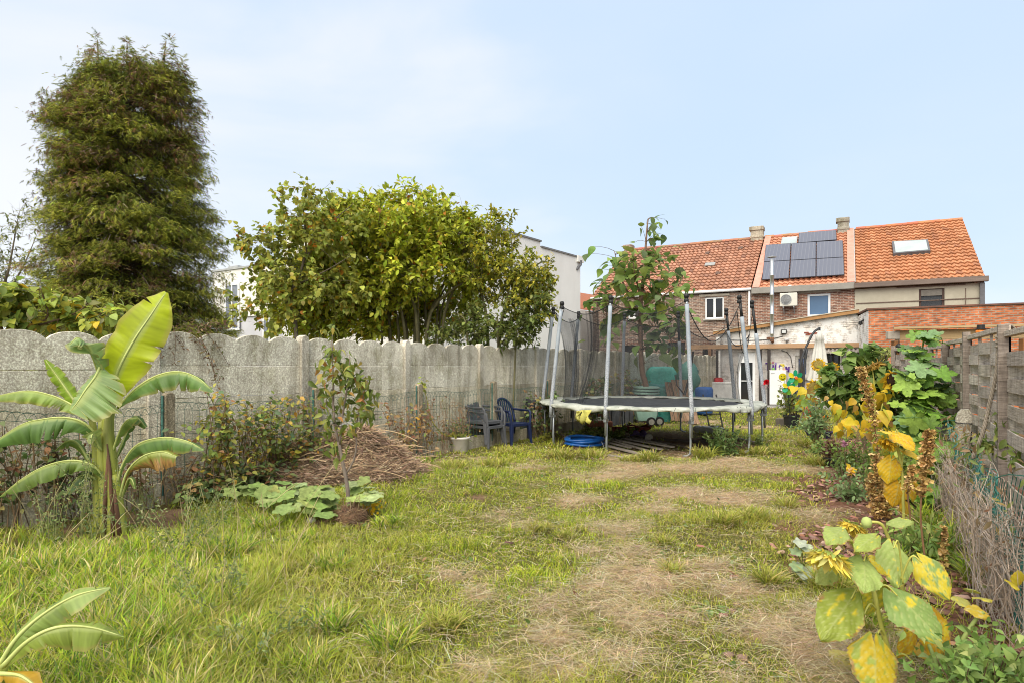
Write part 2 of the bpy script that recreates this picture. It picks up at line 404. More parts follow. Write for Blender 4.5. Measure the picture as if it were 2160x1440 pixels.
for y0, y1, n, wid in ((2.3, 4.2, 90000, .0032), (4.2, 6.5, 105000, .0045), (6.5, 10, 105000, .0068), (10, 15, 80000, .012), (15, 23, 40000, .02)):
    x, y = area_pts(n, y0, y1); u, v, n1, n2, n3, dry, soil, mul, tramp = zones(x, y)
    dens = np.clip(1.1-dry*.8-soil*1.15-mul*.95+.16*(n2-.5), np.where((soil < .3) & (mul < .3), .28, .03), 1)*np.clip(.45+1.6*(n2-.22), .25, 1)*np.where((u < 330) & (v > 1240) & (v < 1420), .45, 1)
    dens = dens*(1-tramp*.8)
    k = rng.random(len(x)) < dens; x, y, u, v, n1, n2, n3, dry = (q[k] for q in (x, y, u, v, n1, n2, n3, dry))
    longz = sstep(700, 250, u)*sstep(1110, 1190, v)*.08+sstep(1050, 600, u)*sstep(980, 1040, v)*.05+blobs(u, v, [(300, 1330, 260, 120), (1800, 1260, 120, 70), (960, 1000, 170, 22)])*.07
    tuft = np.clip((fbm(x*2.3+40, y*2.3, 3)-.48)*3.2, 0, 1)
    L = (.045+longz+tuft*.085*(1-dry))*rng.uniform(.55, 1.35, len(x))*np.where(y > 10, 1.15, 1)
    wsel = np.clip(longz*8, 0, 1)[:, None]
    col = pick(len(x), PAL_G)*(1-wsel)+pick(len(x), PAL_L)*wsel
    tone = fbm(x*.9+70, y*.9+12, 3)[:, None]
    col = col*(.82+.42*tone)*np.array([[1, 1, 1]])
    yel = np.clip((fbm(x*.7+200, y*.7+50, 4)-.47)*3.2, 0, 1)[:, None]*rng.uniform(.1, .6, (len(x), 1)); col = col*(1-yel)+np.array([[.60, .50, .14]])*yel*rng.uniform(.7, 1.15, (len(x), 1))
    mixd = (np.clip(dry*1.2-.25, 0, .85) > rng.random(len(x)))[:, None]
    col = np.where(mixd, pick(len(x), PAL_D), col)
    P = np.stack([x, y, np.zeros_like(x)-.01], 1)
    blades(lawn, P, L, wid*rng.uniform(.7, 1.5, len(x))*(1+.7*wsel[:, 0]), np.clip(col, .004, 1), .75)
    # flattened dry thatch on the worn patches
    x, y = area_pts(int(n*1.3), y0, y1); u, v, n1, n2, n3, dry, soil, mul, tramp = zones(x, y)
    k = rng.random(len(x)) < np.clip(dry*1.1+.07-mul-.4*soil, 0, 1); x, y = x[k], y[k]
    P = np.stack([x, y, rng.uniform(.0, .05, len(x))], 1)
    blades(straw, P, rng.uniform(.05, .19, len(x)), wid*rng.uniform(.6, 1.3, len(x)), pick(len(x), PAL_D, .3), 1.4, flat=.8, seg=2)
# taller tufts with their own places
TUFTS = [(1485, 968, 26, .30), (1368, 972, 22, .24), (1600, 960, 22, .22), (1640, 955, 18, .18), (1250, 962, 40, .2), (1720, 985, 24, .28), (1660, 1075, 24, .2), (1590, 1100, 30, .2), (1530, 1110, 24, .2),
         (1420, 1215, 22, .14), (1830, 1330, 40, .2), (1750, 1255, 40, .26), (1620, 1240, 24, .2), (830, 1370, 60, .26), (640, 1150, 40, .2), (480, 1180, 55, .34), (560, 1120, 35, .28), (250, 1215, 40, .2), (340, 1200, 40, .18), (120, 1260, 60, .2),
         (420, 1260, 55, .3), (300, 1380, 60, .3), (520, 1360, 60, .26), (700, 1200, 45, .2), (1140, 1120, 26, .12), (1190, 1135, 22, .1), (960, 990, 40, .2), (1040, 985, 30, .2), (890, 985, 26, .22), (2020, 1185, 40, .42), (1960, 1120, 40, .34), (2060, 1235, 30, .3), (1900, 1200, 26, .22), (820, 1110, 36, .2), (1180, 965, 30, .2), (1075, 960, 24, .18), (1400, 1150, 18, .12), (640, 1010, 40, .22), (560, 1030, 40, .2), (1330, 975, 26, .16), (1700, 940, 20, .2), (1560, 960, 16, .14), (700, 1330, 50, .25), (940, 1330, 40, .22), (330, 1430, 60, .22), (640, 1420, 60, .22)]
for tu, tv, ru, L in TUFTS:
    c = G(tu, tv); n = int(90+ru*5); r = ru/F*c.y
    a = rng.uniform(0, 2*PI, n); rr = r*np.sqrt(rng.random(n))*.8
    P = np.stack([c.x+rr*np.cos(a), c.y+rr*np.sin(a), np.zeros(n)], 1)
    pal = PAL_L if tu < 900 or tu > 1800 else [(4, (.42, .43, .07)), (3, (.29, .33, .055)), (3, (.56, .48, .17))]
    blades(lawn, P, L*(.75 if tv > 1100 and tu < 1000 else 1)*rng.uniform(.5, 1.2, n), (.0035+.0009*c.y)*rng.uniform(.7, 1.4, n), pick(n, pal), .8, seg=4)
tag(lawn.build('grass', gm), kind='stuff'); tag(straw.build('dry_thatch', gm), kind='stuff')
# broad-leaved lawn weeds (clover and plantain) between the blades
weed = NPB(); lt = leaf_t([.05, .3, .36, .28, .02], .25, .25)
x, y = area_pts(9000, 2.3, 13); u, v, n1, n2, n3, dry, soil, mul, tramp = zones(x, y)
k = (rng.random(len(x)) < np.clip((fbm(x*1.7+9, y*1.7+80, 3)-.47)*4, 0, 1)*(1-dry)*(1-mul*.7)); x, y = x[k], y[k]; N = len(x)
D = unit(N); D[:, 2] = np.abs(D[:, 2])*.6+.15
weed.scatter(lt, np.stack([x, y, rng.uniform(0, .05, N)], 1), D, np.tile([0, 0, 1.], (N, 1)), rng.uniform(.02, .05, N), pick(N, [(3, (.16, .25, .06)), (2, (.26, .34, .08)), (1, (.36, .38, .09))]))
tag(weed.build('lawn_weeds', gm), kind='stuff')
# bark chips on the flower bed
mb = NPB(); bt = (np.array([(-.5, -1, 0), (.5, -1, 0), (.6, 1, 0), (-.4, 1, 0), (-.3, -.8, .35), (.4, -.7, .35), (.35, .8, .35), (-.25, .9, .35)], float),
                  np.array([(4, 5, 6), (4, 6, 7), (0, 1, 5), (0, 5, 4), (1, 2, 6), (1, 6, 5), (2, 3, 7), (2, 7, 6), (3, 0, 4), (3, 4, 7)]))
x, y = area_pts(26000, 2.3, 13, 300); u, v, n1, n2, n3, dry, soil, mul, tramp = zones(x, y)
k = rng.random(len(x)) < mul+.012; x, y = x[k], y[k]; N = len(x)
D = unit(N); D[:, 2] *= .22
Uu = unit(N)*.35+np.array([0, 0, 1.])
mb.scatter(bt, np.stack([x, y, rng.uniform(0, .02, N)], 1), D, Uu, rng.uniform(.012, .045, N), pick(N, [(4, (.21, .11, .08)), (3, (.29, .165, .12)), (2, (.14, .075, .055)), (1, (.42, .28, .2))], .25))
tag(mb.build('bark_mulch', colmat('bark_chip', rough=.9, trans=0, var=.3)), kind='stuff')
# paving in front of the extension
tb = MB(); e_ = V3((.8788, -.4772, 0)); n_ = V3((.4772, .8788, 0)); o_ = V3((10.34, 24, 0))
tb.prism([o_+e_*a+n_*b+V3((0, 0, -.05)) for a, b in ((-4.5, -1.35), (9, -1.35), (9, 3.8), (-4.5, 3.8))], (0, 0, .075))
tag(tb.build('paving', mat('grey_paving', (.36, .34, .33), (.22, .21, .2), .9, 5, bump=.3), bev=.01), kind='structure')
# ------------------------------------------------------------------ scalloped concrete wall
def concmat(name, c, c2, rough=.9):
    m, nt, new, link = nodes_of(name)
    tc = new('ShaderNodeTexCoord').outputs['Object']
    sp = noise_node(new, link, tc, 55, 3, .8)
    st = noise_node(new, link, scaled_vec(new, link, tc, (3.2, 3.2, .42)), 1.6, 6, .65)
    bl = noise_node(new, link, tc, 1.5, 5, .7)
    col = ramp_node(new, link, sp, [(.33, c2), (.5, c), (.62, tuple(min(.9, x*1.75) for x in c))])
    col = mix_rgb(new, link, 1.0, col, ramp_node(new, link, st, [(.30, (.50, .47, .42)), (.55, (1.06, 1.05, 1.03))]), 'MULTIPLY')
    col = mix_rgb(new, link, 1.0, col, ramp_node(new, link, bl, [(.3, (.7, .69, .66)), (.68, (1.12, 1.12, 1.1))]), 'MULTIPLY')
    ms = noise_node(new, link, scaled_vec(new, link, tc, (1, 1, .7)), 2.6, 7, .75); col = mix_rgb(new, link, 1.0, col, ramp_node(new, link, ms, [(.50, (1, 1, 1)), (.66, (.66, .65, .56))]), 'MULTIPLY')
    oi = new('ShaderNodeObjectInfo'); col = mix_rgb(new, link, 1.0, col, ramp_node(new, link, oi.outputs['Random'], [(0, (.82, .81, .79)), (.5, (1, 1, .99)), (1, (1.12, 1.1, 1.06))]), 'MULTIPLY')
    finish(m, nt, new, link, col, rough, .2, 0, sp, .35, .008)
    return m
M_AGG = concmat('exposed_aggregate_concrete', (.57, .525, .45), (.35, .315, .265))
M_PLATE = concmat('smooth_concrete', (.54, .49, .40), (.42, .38, .31))
M_POST = concmat('concrete_post', (.54, .50, .44), (.38, .345, .30))
M_FPOST = concmat('mossy_concrete_post', (.29, .25, .19), (.17, .145, .11))
wd = V3((.5713, .8207, 0)); wn = V3((.8207, -.5713, 0)); W0 = V3((-4.16, 7.11, 0)); PITCH = 2.05
def WP(s, z, off=0): return W0+wd*s+wn*off+V3((0, 0, z))
cw = thing('concrete_wall', 'long grey concrete panel wall with scalloped top edge', 'wall', WP(0, 0))
for n in range(-2, 11):
    a = n*PITCH+.065; b = (n+1)*PITCH-.065; dz = -.045 if n < 0 else 0
    mb = MB(); top = []
    for k in range(49):                     # four scallops in each bay
        s = a+(b-a)*k/48; ph = (k/12) % 1
        top.append((s, 1.868+.085*max(0, 1-abs(2*ph-1)**2.2)**.8+rnd(-.003, .003)+dz))
    mb.prism([WP(a, 1.552+dz, -.025)]+[WP(b, 1.552+dz, -.025)]+[WP(s, z, -.025) for s, z in reversed(top)], wn*.05)
    mb.build('scalloped_panel', M_AGG, cw, bev=.006)
    mb = MB()
    mb.prism([WP(a, 1.165+dz, -.025), WP(b, 1.165+dz, -.025), WP(b, 1.548+dz, -.025), WP(a, 1.548+dz, -.025)], wn*.05)
    mb.build('aggregate_panel', M_AGG, cw, bev=.004)
    mb = MB()
    for k in range(3):
        z0, z1 = max(-.1, .388*k), .388*(k+1)-.004
        mb.prism([WP(a, z0, -.025), WP(b, z0, -.025), WP(b, z1, -.025), WP(a, z1, -.025)], wn*(.05+rnd(-.004, .004)))
    mb.build('lower_panel', M_PLATE, cw, bev=.004)
for n in range(-2, 12):
    s = n*PITCH; mb = MB(); dz = -.045 if n < 0 else 0
    prof = [(-.065, -.1), (.065, -.1), (.065, 1.90), (.05, 1.955), (0, 1.985), (-.05, 1.955), (-.065, 1.90)]
    mb.prism([WP(s+p, z+dz, -.075) for p, z in prof], wn*.15)
    mb.build('post', M_POST, cw, bev=.008)

# ------------------------------------------------------------------ green wire fence on low concrete posts in front of it
FOFF = .30
wf = thing('wire_fence', 'low green wire mesh fence with concrete posts along the concrete wall', 'fence', WP(0, 0, FOFF))
us = [-560, -40, 355, 668, 883, 1041, 1157, 1249, 1325, 1385]
def s_of_u(u, off):
    p = W0+wn*off; k = (u-CX)/F
    return (k*p.y-p.x)/(wd.x-k*wd.y)
fs = [s_of_u(u, FOFF) for u in us]
M_WIRE = mat('green_wire', (.07, .19, .16), (.05, .11, .09), .5, 20, bump=0)
for i, s in enumerate(fs):
    mb = MB(); z1 = 1.25
    mb.prism([WP(s+p, z, FOFF-.05) for p, z in [(-.055, -.1), (.055, -.1), (.055, z1-.03), (.035, z1), (-.035, z1), (-.055, z1-.03)]], wn*.1)
    mb.build('fence_post', M_FPOST, wf, bev=.012)
    mb = MB(); mb.bar(WP(s-.075, .1, FOFF+.02), WP(s-.075, 1.22, FOFF+.02), .02, .02); mb.build('stake', M_WIRE, wf)
for a, b in zip(fs[:-1], fs[1:]):
    mb = MB()
    mb.prism([WP(a+.057, -.1, FOFF-.02), WP(b-.057, -.1, FOFF-.02), WP(b-.057, .24, FOFF-.02), WP(a+.057, .24, FOFF-.02)], wn*.04)
    mb.build('base_plate', M_PLATE, wf, bev=.006)
    mb = MB(); s = a+.08; st = .085; r = .0026; zt = 1.05
    sag = lambda q: -.05*math.sin(PI*(q-a)/(b-a))+.012*math.sin(q*7)
    while s < b-.08:
        mb.tube([WP(s, .25, FOFF+.03), WP(s, zt+sag(s), FOFF+.03+.01*math.sin(s*5))], r, 3, caps=False)
        mb.tube([WP(s, zt+sag(s), FOFF+.03), WP(s+st*.3, zt+.055+sag(s), FOFF+.03), WP(s+st, zt+.085+sag(s), FOFF+.03), WP(s+st*1.7, zt+.055+sag(s), FOFF+.03), WP(s+2*st, zt+sag(s), FOFF+.03)], r, 3, caps=False)
        s += st
    for z in (.3, .42, .54, .66, .78, .9, zt, zt+.085):
        mb.tube([WP(a+(b-a)*k/10, z+sag(a+(b-a)*k/10), FOFF+.03) for k in range(11)], r*1.1, 3, caps=False)
    mb.build('wire_mesh', M_WIRE, wf)

# ------------------------------------------------------------------ row of brick houses at the end of the garden
A0 = V3((10.88, 28, 0)); AL = math.radians(28.5)
E = V3((math.cos(AL), -math.sin(AL), 0)); N_ = V3((math.sin(AL), math.cos(AL), 0))
def toH(p): q = p-A0; return V3((q.dot(E), q.dot(N_), p.z))
def HF(u, v, t=0.0): return toH(hit(u, v, A0+N_*t, N_))              # pixel on the plane t = const
ZE, ZR, RD = 5.03, 8.25, 5.1
RN = V3((0, -(ZR-ZE), RD)).normalized(); RNW = (N_*RN.y+V3((0, 0, RN.z))).normalized()
def HR(u, v): return toH(hit(u, v, A0+V3((0, 0, ZE)), RNW))           # pixel on the roof plane
RT = V3((0, RD, ZR-ZE)).normalized(); RLEN = math.hypot(RD, ZR-ZE)
def RP(s, r, h=0): return V3((s, 0, ZE))+RT*r+RN*h
M_BRICK = brickmat('brown_brick', (.27, .17, .125), (.165, .115, .095), (.42, .37, .32))
M_BRICK2 = brickmat('red_brown_brick', (.31, .145, .092), (.18, .092, .07), (.44, .38, .32))
M_TILE = colmat('clay_pantile', rough=.7, spec=.3, trans=0, var=.22, scale=2.2, bump=.15)
M_WHITE = mat('white_frame', (.80, .81, .82), (.72, .73, .74), .35, 3, bump=0)
M_ZINC = mat('zinc', (.42, .43, .43), (.3, .31, .31), .5, 5, bump=.1)
M_GLASS = mat('window_glass', (.035, .03, .028), (.02, .02, .022), .08, .6, spec=.6, bump=0)
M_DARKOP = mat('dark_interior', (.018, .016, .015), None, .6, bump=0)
M_SLATE = mat('weathered_render', (.30, .285, .26), (.19, .175, .155), .9, 5)
def pantiles(parent, s0f, s1f, pal, per=.215, row=.335, name='roof', jag=0):
    """roof slope of S-shaped tiles in overlapping courses; s0f, s1f give the edges at each height"""
    mb = MB(); nr = int(RLEN/row)+1
    for k in range(nr):
        r0, r1 = k*row-.1, min(RLEN, (k+1)*row-.1)
        s0, s1 = s0f(max(r0, 0)/RLEN), s1f(max(r0, 0)/RLEN); nt_ = max(2, int(round((s1-s0)/per)))
        cs = [random.choices(pal[0], pal[1])[0] for _ in range(nt_)]; j = [rnd(.86, 1.12) for _ in range(nt_)]
        rows = [[], []]; cl = [[], []]
        for i in range(nt_):
            c = tuple(x*j[i] for x in cs[i])
            for q in range(6):
                f = q/5*.999; s = s0+(s1-s0)*(i+f)/nt_
                h = .028*math.sin(2*PI*f)+.012*math.sin(4*PI*f)
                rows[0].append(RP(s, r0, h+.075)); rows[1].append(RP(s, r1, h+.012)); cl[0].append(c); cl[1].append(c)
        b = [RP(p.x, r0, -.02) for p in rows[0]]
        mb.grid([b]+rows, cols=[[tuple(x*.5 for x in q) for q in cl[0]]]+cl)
    o = mb.build(name, M_TILE, parent, local=True)
    return o
PAL_OLD = ([(.40, .20, .125), (.36, .18, .115), (.44, .23, .15), (.29, .15, .105)], [5, 3, 2, .7])
PAL_NEW = ([(.56, .26, .155), (.52, .235, .135), (.58, .29, .18)], [5, 3, 2])
PAL_ORG = ([(.46, .205, .098), (.43, .185, .088), (.50, .235, .12), (.36, .16, .085)], [5, 3, 2, .5])
def rot_part(o): return o
def house(name, label, s0, s1, wallm, zt):
    return thing(name, label, 'house', A0, 'terraced brick houses at the garden end', -AL)
def wall_with_openings(parent, s0, s1, z0, z1, t, th, ops, m, name='wall', zf=None):
    """front wall slab cut round its openings (ops: s0,s1,z0,z1)"""
    mb = MB(); ss = sorted({s0, s1, *[o[0] for o in ops], *[o[1] for o in ops]}); zs = sorted({z0, z1, *[o[2] for o in ops], *[o[3] for o in ops]})
    for a, b in zip(ss[:-1], ss[1:]):
        run = None
        for c, d in zip(zs[:-1], zs[1:]):
            solid = not any(o[0]-1e-6 <= a and b <= o[1]+1e-6 and o[2]-1e-6 <= c and d <= o[3]+1e-6 for o in ops)
            if solid: run = (run[0], d) if run else (c, d)
            if (not solid or d == zs[-1]) and run:
                top = run[1]
                if zf and top == z1: poly = [(a, run[0]), (b, run[0]), (b, zf(b)), (a, zf(a))]
                else: poly = [(a, run[0]), (b, run[0]), (b, top), (a, top)]
                mb.prism([V3((p, t, q)) for p, q in poly], (0, th, 0)); run = None
    return mb.build(name, m, parent, local=True)
def window(parent, s0, s1, z0, z1, t, bars=(), frame=M_WHITE, fw=.07, glass=M_GLASS, sill=True, rec=.08, name='window'):
    mb = MB(); y = t+rec
    for a, b, c, d in ((s0, s1, z0, z0+fw), (s0, s1, z1-fw, z1), (s0, s0+fw, z0+fw, z1-fw), (s1-fw, s1, z0+fw, z1-fw)): mb.box(((a+b)/2, y, (c+d)/2), (b-a, .07, d-c))
    for f in bars: x = s0+(s1-s0)*f; mb.box((x, y-.002, (z0+z1)/2), (fw*1.5, .07, z1-z0-2*fw))
    fr = mb.build(name, frame, parent, local=True, bev=.006)
    mb = MB(); mb.box(((s0+s1)/2, y+.02, (z0+z1)/2), (s1-s0-2*fw, .012, z1-z0-2*fw)); mb.build('pane', glass, fr, local=True)
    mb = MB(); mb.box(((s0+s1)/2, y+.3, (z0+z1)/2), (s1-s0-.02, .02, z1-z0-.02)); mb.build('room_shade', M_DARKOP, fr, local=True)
    if sill:
        mb = MB(); mb.box(((s0+s1)/2, t-.03, z0-.045), (s1-s0+.16, .2, .07)); mb.build('sill', mat('stone_sill', (.42, .4, .36), None, .8), fr, local=True, bev=.008)
    return fr
def chimney(parent, s, r, w_, d_, z0, z1, m):
    mb = MB(); mb.box((s, r, (z0+z1)/2), (w_, d_, z1-z0)); mb.box((s-.02, r, z1-.12), (w_+.1, d_+.1, .2)); mb.box((s, r, z1-.55), (w_+.06, d_+.06, .12))
    return mb.build('chimney', m, parent, local=True, bev=.02)
sB, sA, sM, sD = -7.62, .02, 4.10, 8.47
# left house
h1 = thing('brick_house', 'brown brick house with old orange tiled roof behind the broad-leaved tree', 'house', A0, 'terraced houses', -AL)
win1 = (HF(1487, 628), HF(1527, 672)); ops = [(win1[0].x, win1[1].x, win1[1].z, win1[0].z)]
w2 = (HF(1325, 640), HF(1349, 672)); ops.append((w2[0].x, w2[1].x, w2[1].z, w2[0].z))
low = []
for a, b in ((HF(1312, 728), HF(1349, 752)), (HF(1408, 722), HF(1445, 752)), (HF(1482, 730), HF(1503, 752))):
    low.append((a.x, b.x, b.z-.5, a.z))
ops += low
wall_with_openings(h1, sB, sA, -.1, 4.9, 0, .3, ops, M_BRICK)
window(h1, *ops[0], 0, bars=(.5,)); window(h1, *ops[1], 0, bars=(.5,))
for o in low: window(h1, *o, 0, frame=mat('dark_wood_frame', (.05, .035, .028), None, .6), rec=.15)
mb = MB()
for o in low:                                   # brick arches over the ground-floor openings
    for k in range(12):
        f = (k+.5)/12; a = (f-.5)*.5; mb.box((o[0]+(o[1]-o[0])*f, -.012, o[3]+.15-.10*abs(f-.5)), (.055, .03, .25), Matrix.Rotation(a, 3, 'Y'))
mb.build('brick_arch', M_BRICK2, h1, local=True)
mb = MB(); mb.box(((win1[0].x+win1[1].x)/2, -.01, win1[0].z+.09), (1.35, .06, .1)); mb.build('lintel', mat('pale_lintel', (.42, .37, .3), None, .9), h1, local=True)
skew1 = lambda f: sB-.12+.10*f
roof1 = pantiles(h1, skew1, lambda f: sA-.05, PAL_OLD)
mb = MB(); mb.prism([V3((sB-.02, 0, -.1)), V3((sB-.02, 10.2, -.1)), V3((sB-.02, 10.2, ZE-.12)), V3((sB-.02, RD, ZR-.12)), V3((sB-.02, 0, ZE-.12))], (.3, 0, 0)); mb.build('gable_wall', M_BRICK, h1, local=True)
mb = MB(); mb.box(((sB+sA)/2, 10.0, 2.4), (sA-sB-.7, .3, 5.0)); mb.build('back_wall', M_BRICK, h1, local=True)
def back_slope(h, s0, s1):
    mb = MB(); mb.prism([V3((s0, RD+.03, ZR-.02)), V3((s1, RD+.03, ZR-.02)), V3((s1, 2*RD+.2, ZE-.1)), V3((s0, 2*RD+.2, ZE-.1))], (0, -.02, -.08)); mb.build('back_roof', mat('plain_tile', (.4, .15, .08), (.3, .12, .07), .8), h, local=True)
back_slope(h1, sB-.05, sA-.05)
def ridge(h, s0, s1, c):
    mb = MB(); n = int((s1-s0)/.4)
    for k in range(n):
        a = s0+(s1-s0)*k/n; b = s0+(s1-s0)*(k+1)/n+.02; j = rnd(-.012, .012); cc = tuple(x*rnd(.75, 1.15) for x in c)
        mb.tube([V3((a, RD, ZR+.02+j)), V3((b, RD, ZR+.02+j))], .11, 8, col=cc)
    mb.build('ridge_tiles', M_TILE, h, local=True)
ridge(h1, sB, sA-.1, (.36, .17, .11))
mb = MB(); mb.tube([V3((sB-.1, -.13, ZE-.06)), V3((sA-.02, -.13, ZE-.03))], .065, 8); mb.build('gutter', M_WHITE, h1, local=True, smooth=True)
mb = MB(); mb.tube([V3((sA-.1, -.08, ZE-.1)), V3((sA-.1, -.08, .0))], .045, 8); mb.build('downpipe', M_WHITE, h1, local=True, smooth=True)
c_ = HR(1598, 507)
chimney(h1, -.35, RD-.05, .62, .5, ZR-.3, ZR+.62, concmat('chimney_mortar', (.36, .33, .28), (.2, .17, .14)))
chimney(h1, sB+.25, RD, .45, .45, ZR-.3, ZR+.32, M_BRICK)
q = HR(1498, 561); mb = MB(); mb.box(V3((q.x, q.y, q.z))+RN*.09, (.5, .34, .05), Matrix.Rotation(math.atan2(ZR-ZE, RD), 3, 'X')); mb.build('roof_vent', mat('dull_glass', (.35, .35, .33), None, .3), h1, local=True, bev=.01)
mb = MB()
for k in range(7): mb.box(RP(sB+1.2+k*.9+rnd(-.2, .2), rnd(1, 5.2), .07), (.22, .3, .02), Matrix.Rotation(math.atan2(ZR-ZE, RD), 3, 'X'), col=(.12, .07, .05))
mb.build('slipped_tiles', M_TILE, roof1, local=True)
# middle house
h2 = thing('brick_house', 'red brick house carrying solar panels, between its two neighbours', 'house', A0, 'terraced houses', -AL)
wv = (HF(1703, 621), HF(1752, 667)); op = [(wv[0].x, wv[1].x, wv[1].z, wv[0].z)]
wall_with_openings(h2, sA+.003, sM, -.1, 4.8, .003, .3, op, M_BRICK2)
window(h2, *op[0], 0, glass=mat('blue_blind_glass', (.09, .16, .27), (.075, .135, .23), .15, .8, spec=.6, bump=0), fw=.09)
mb = MB(); mb.box(((op[0][0]+op[0][1])/2, -.015, op[0][3]+.1), (1.6, .05, .1)); mb.build('lintel', mat('pale_lintel', (.42, .37, .3), None, .9), h2, local=True)
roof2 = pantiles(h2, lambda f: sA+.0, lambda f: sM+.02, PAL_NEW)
back_slope(h2, sA, sM); ridge(h2, sA, sM-.4, (.5, .19, .11))
mb = MB(); mb.box(((sA+sM)/2, -.14, ZE-.13), (sM-sA-.02, .3, .26)); mb.build('box_gutter', mat('grey_fascia', (.28, .265, .235), (.23, .215, .19), .7, 3), h2, local=True, bev=.01)
mb = MB(); mb.box((sA+.1, RD-.02, ZR-.1), (.5, .4, .06)); 
for a, b in ((sA+.03, .30),):
    mb.prism([RP(a, -.1, .1), RP(a+b, -.1, .1), RP(a+b, RLEN, .1), RP(a, RLEN, .1)], RN*.02)
mb.prism([RP(sM-.28, -.1, .1), RP(sM-.0, -.1, .1), RP(sM-.0, RLEN, .1), RP(sM-.28, RLEN, .1)], RN*.02)
mb.build('verge_flashing', mat('pink_lead_flashing', (.62, .30, .23), (.5, .22, .16), .7, 4, bscale=12), h2, local=True)
# solar panels on the slope
def panel_px(p): return [HR(*x) for x in p]
def solar(parent, quad):
    P = [q+RN*.15 for q in quad]
    mb = MB(); mb.prism(P, RN*.035); o = mb.build('solar_panel', mat('solar_frame', (.06, .06, .07), None, .4, metal=.5, bump=0), parent, local=True)
    mb = MB(); c = (P[0]+P[1]+P[2]+P[3])/4
    mb.prism([c+(p-c)*.975+RN*.036 for p in P], RN*.004)
    m, nt, new, link = nodes_of('solar_cells')
    tcn = new('ShaderNodeTexCoord').outputs['Object']; sp = new('ShaderNodeSeparateXYZ'); link(tcn, sp.inputs[0])
    wv_ = new('ShaderNodeMath'); wv_.operation = 'FRACT'; ml = new('ShaderNodeMath'); ml.operation = 'MULTIPLY'; ml.inputs[1].default_value = 6.3
    link(sp.outputs[0], ml.inputs[0]); link(ml.outputs[0], wv_.inputs[0])
    colr = ramp_node(new, link, wv_.outputs[0], [(.0, (.17, .17, .19)), (.06, (.17, .17, .19)), (.12, (.105, .108, .135)), (.95, (.11, .113, .14))])
    finish(m, nt, new, link, colr, .28, .5)
    mb.build('cells', m, o, local=True)
bp = solar
def lerp(a, b, t): return (a[0]+(b[0]-a[0])*t, a[1]+(b[1]-a[1])*t)
TL, TR, BR, BL = (1616, 524), (1777.5, 515), (1781, 588), (1608, 598)
for i in range(3):
    for j in range(2):
        f = lambda x, y: lerp(lerp(TL, TR, x), lerp(BL, BR, x), y)
        x0, x1 = (0, .335, .66)[i], (.325, .652, 1)[i]; y0, y1 = (0, .495)[j], (.487, 1)[j]
        solar(roof2, panel_px([f(x0, y1), f(x1, y1), f(x1, y0), f(x0, y0)]))
solar(roof2, panel_px([(1684, 520), (1765, 513.5), (1764, 493), (1685.5, 499)]))
sk = [HR(*p) for p in ((1647, 523), (1680.5, 521), (1682.5, 505.5), (1650, 508))]
def skylight(parent, quad, fm, gm_, k=.86):
    mb = MB(); mb.prism([q+RN*.02 for q in quad], RN*.16); o = mb.build('skylight', fm, parent, local=True, bev=.01)
    c = (quad[0]+quad[1]+quad[2]+quad[3])/4; mb = MB(); mb.prism([c+(q-c)*k+RN*.183 for q in quad], RN*.006); mb.build('pane', gm_, o, local=True)
M_SKYG = mat('sky_reflecting_glass', (.42, .47, .45), (.34, .39, .38), .12, 1.5, spec=.6, bump=0)
skylight(roof2, sk, M_ZINC, M_SKYG)
chimney(h2, sM-.45, RD-.1, .5, .45, ZR-.3, ZR+.62, concmat('grey_chimney', (.33, .315, .28), (.22, .21, .18)))
# air conditioner on the wall
q0, q1 = HF(1647, 621.5), HF(1683, 647); ac = MB(); ax, az = (q0.x+q1.x)/2, (q0.z+q1.z)/2; aw, ah = q1.x-q0.x, q0.z-q1.z
ac.box((ax, -.3, az), (aw, .34, ah)); aco = ac.build('air_conditioner', mat('cream_metal', (.62, .6, .52), (.55, .53, .46), .5, 3, bump=0), h2, local=True, bev=.02)
mb = MB(); mb.lathe((ax-aw*.14, -.475, az), [(.02, 0), (ah*.40, 0), (ah*.40, .02), (ah*.37, .02), (ah*.36, .004)], 20, R=Matrix.Rotation(PI/2, 3, 'X')); mb.build('fan_ring', M_ZINC, aco, local=True)
mb = MB()
for k in range(5): mb.lathe((ax-aw*.14, -.492, az), [(ah*(.07*k+.03), 0), (ah*(.07*k+.05), .006), (ah*(.07*k+.03), .008)], 20, R=Matrix.Rotation(PI/2, 3, 'X'))
mb.build('fan_grille', mat('dark_grille', (.12, .12, .12), None, .5), aco, local=True)
mb = MB()
for sx in (-.3, .3): mb.bar((ax+aw*sx, -.02, az-ah/2-.04), (ax+aw*sx, -.48, az-ah/2-.04), .04, .06); mb.bar((ax+aw*sx, -.02, az-ah/2-.3), (ax+aw*sx, -.3, az-ah/2-.06), .03, .03)
mb.build('bracket', M_ZINC, aco, local=True)
mb = MB(); mb.lathe((ax+.02, -.06, q0.z+.02), [(.06, 0), (.06, .22), (.09, .25), (.09, .34), (.03, .36)], 12); mb.build('vent_cap', M_WHITE, h2, local=True)
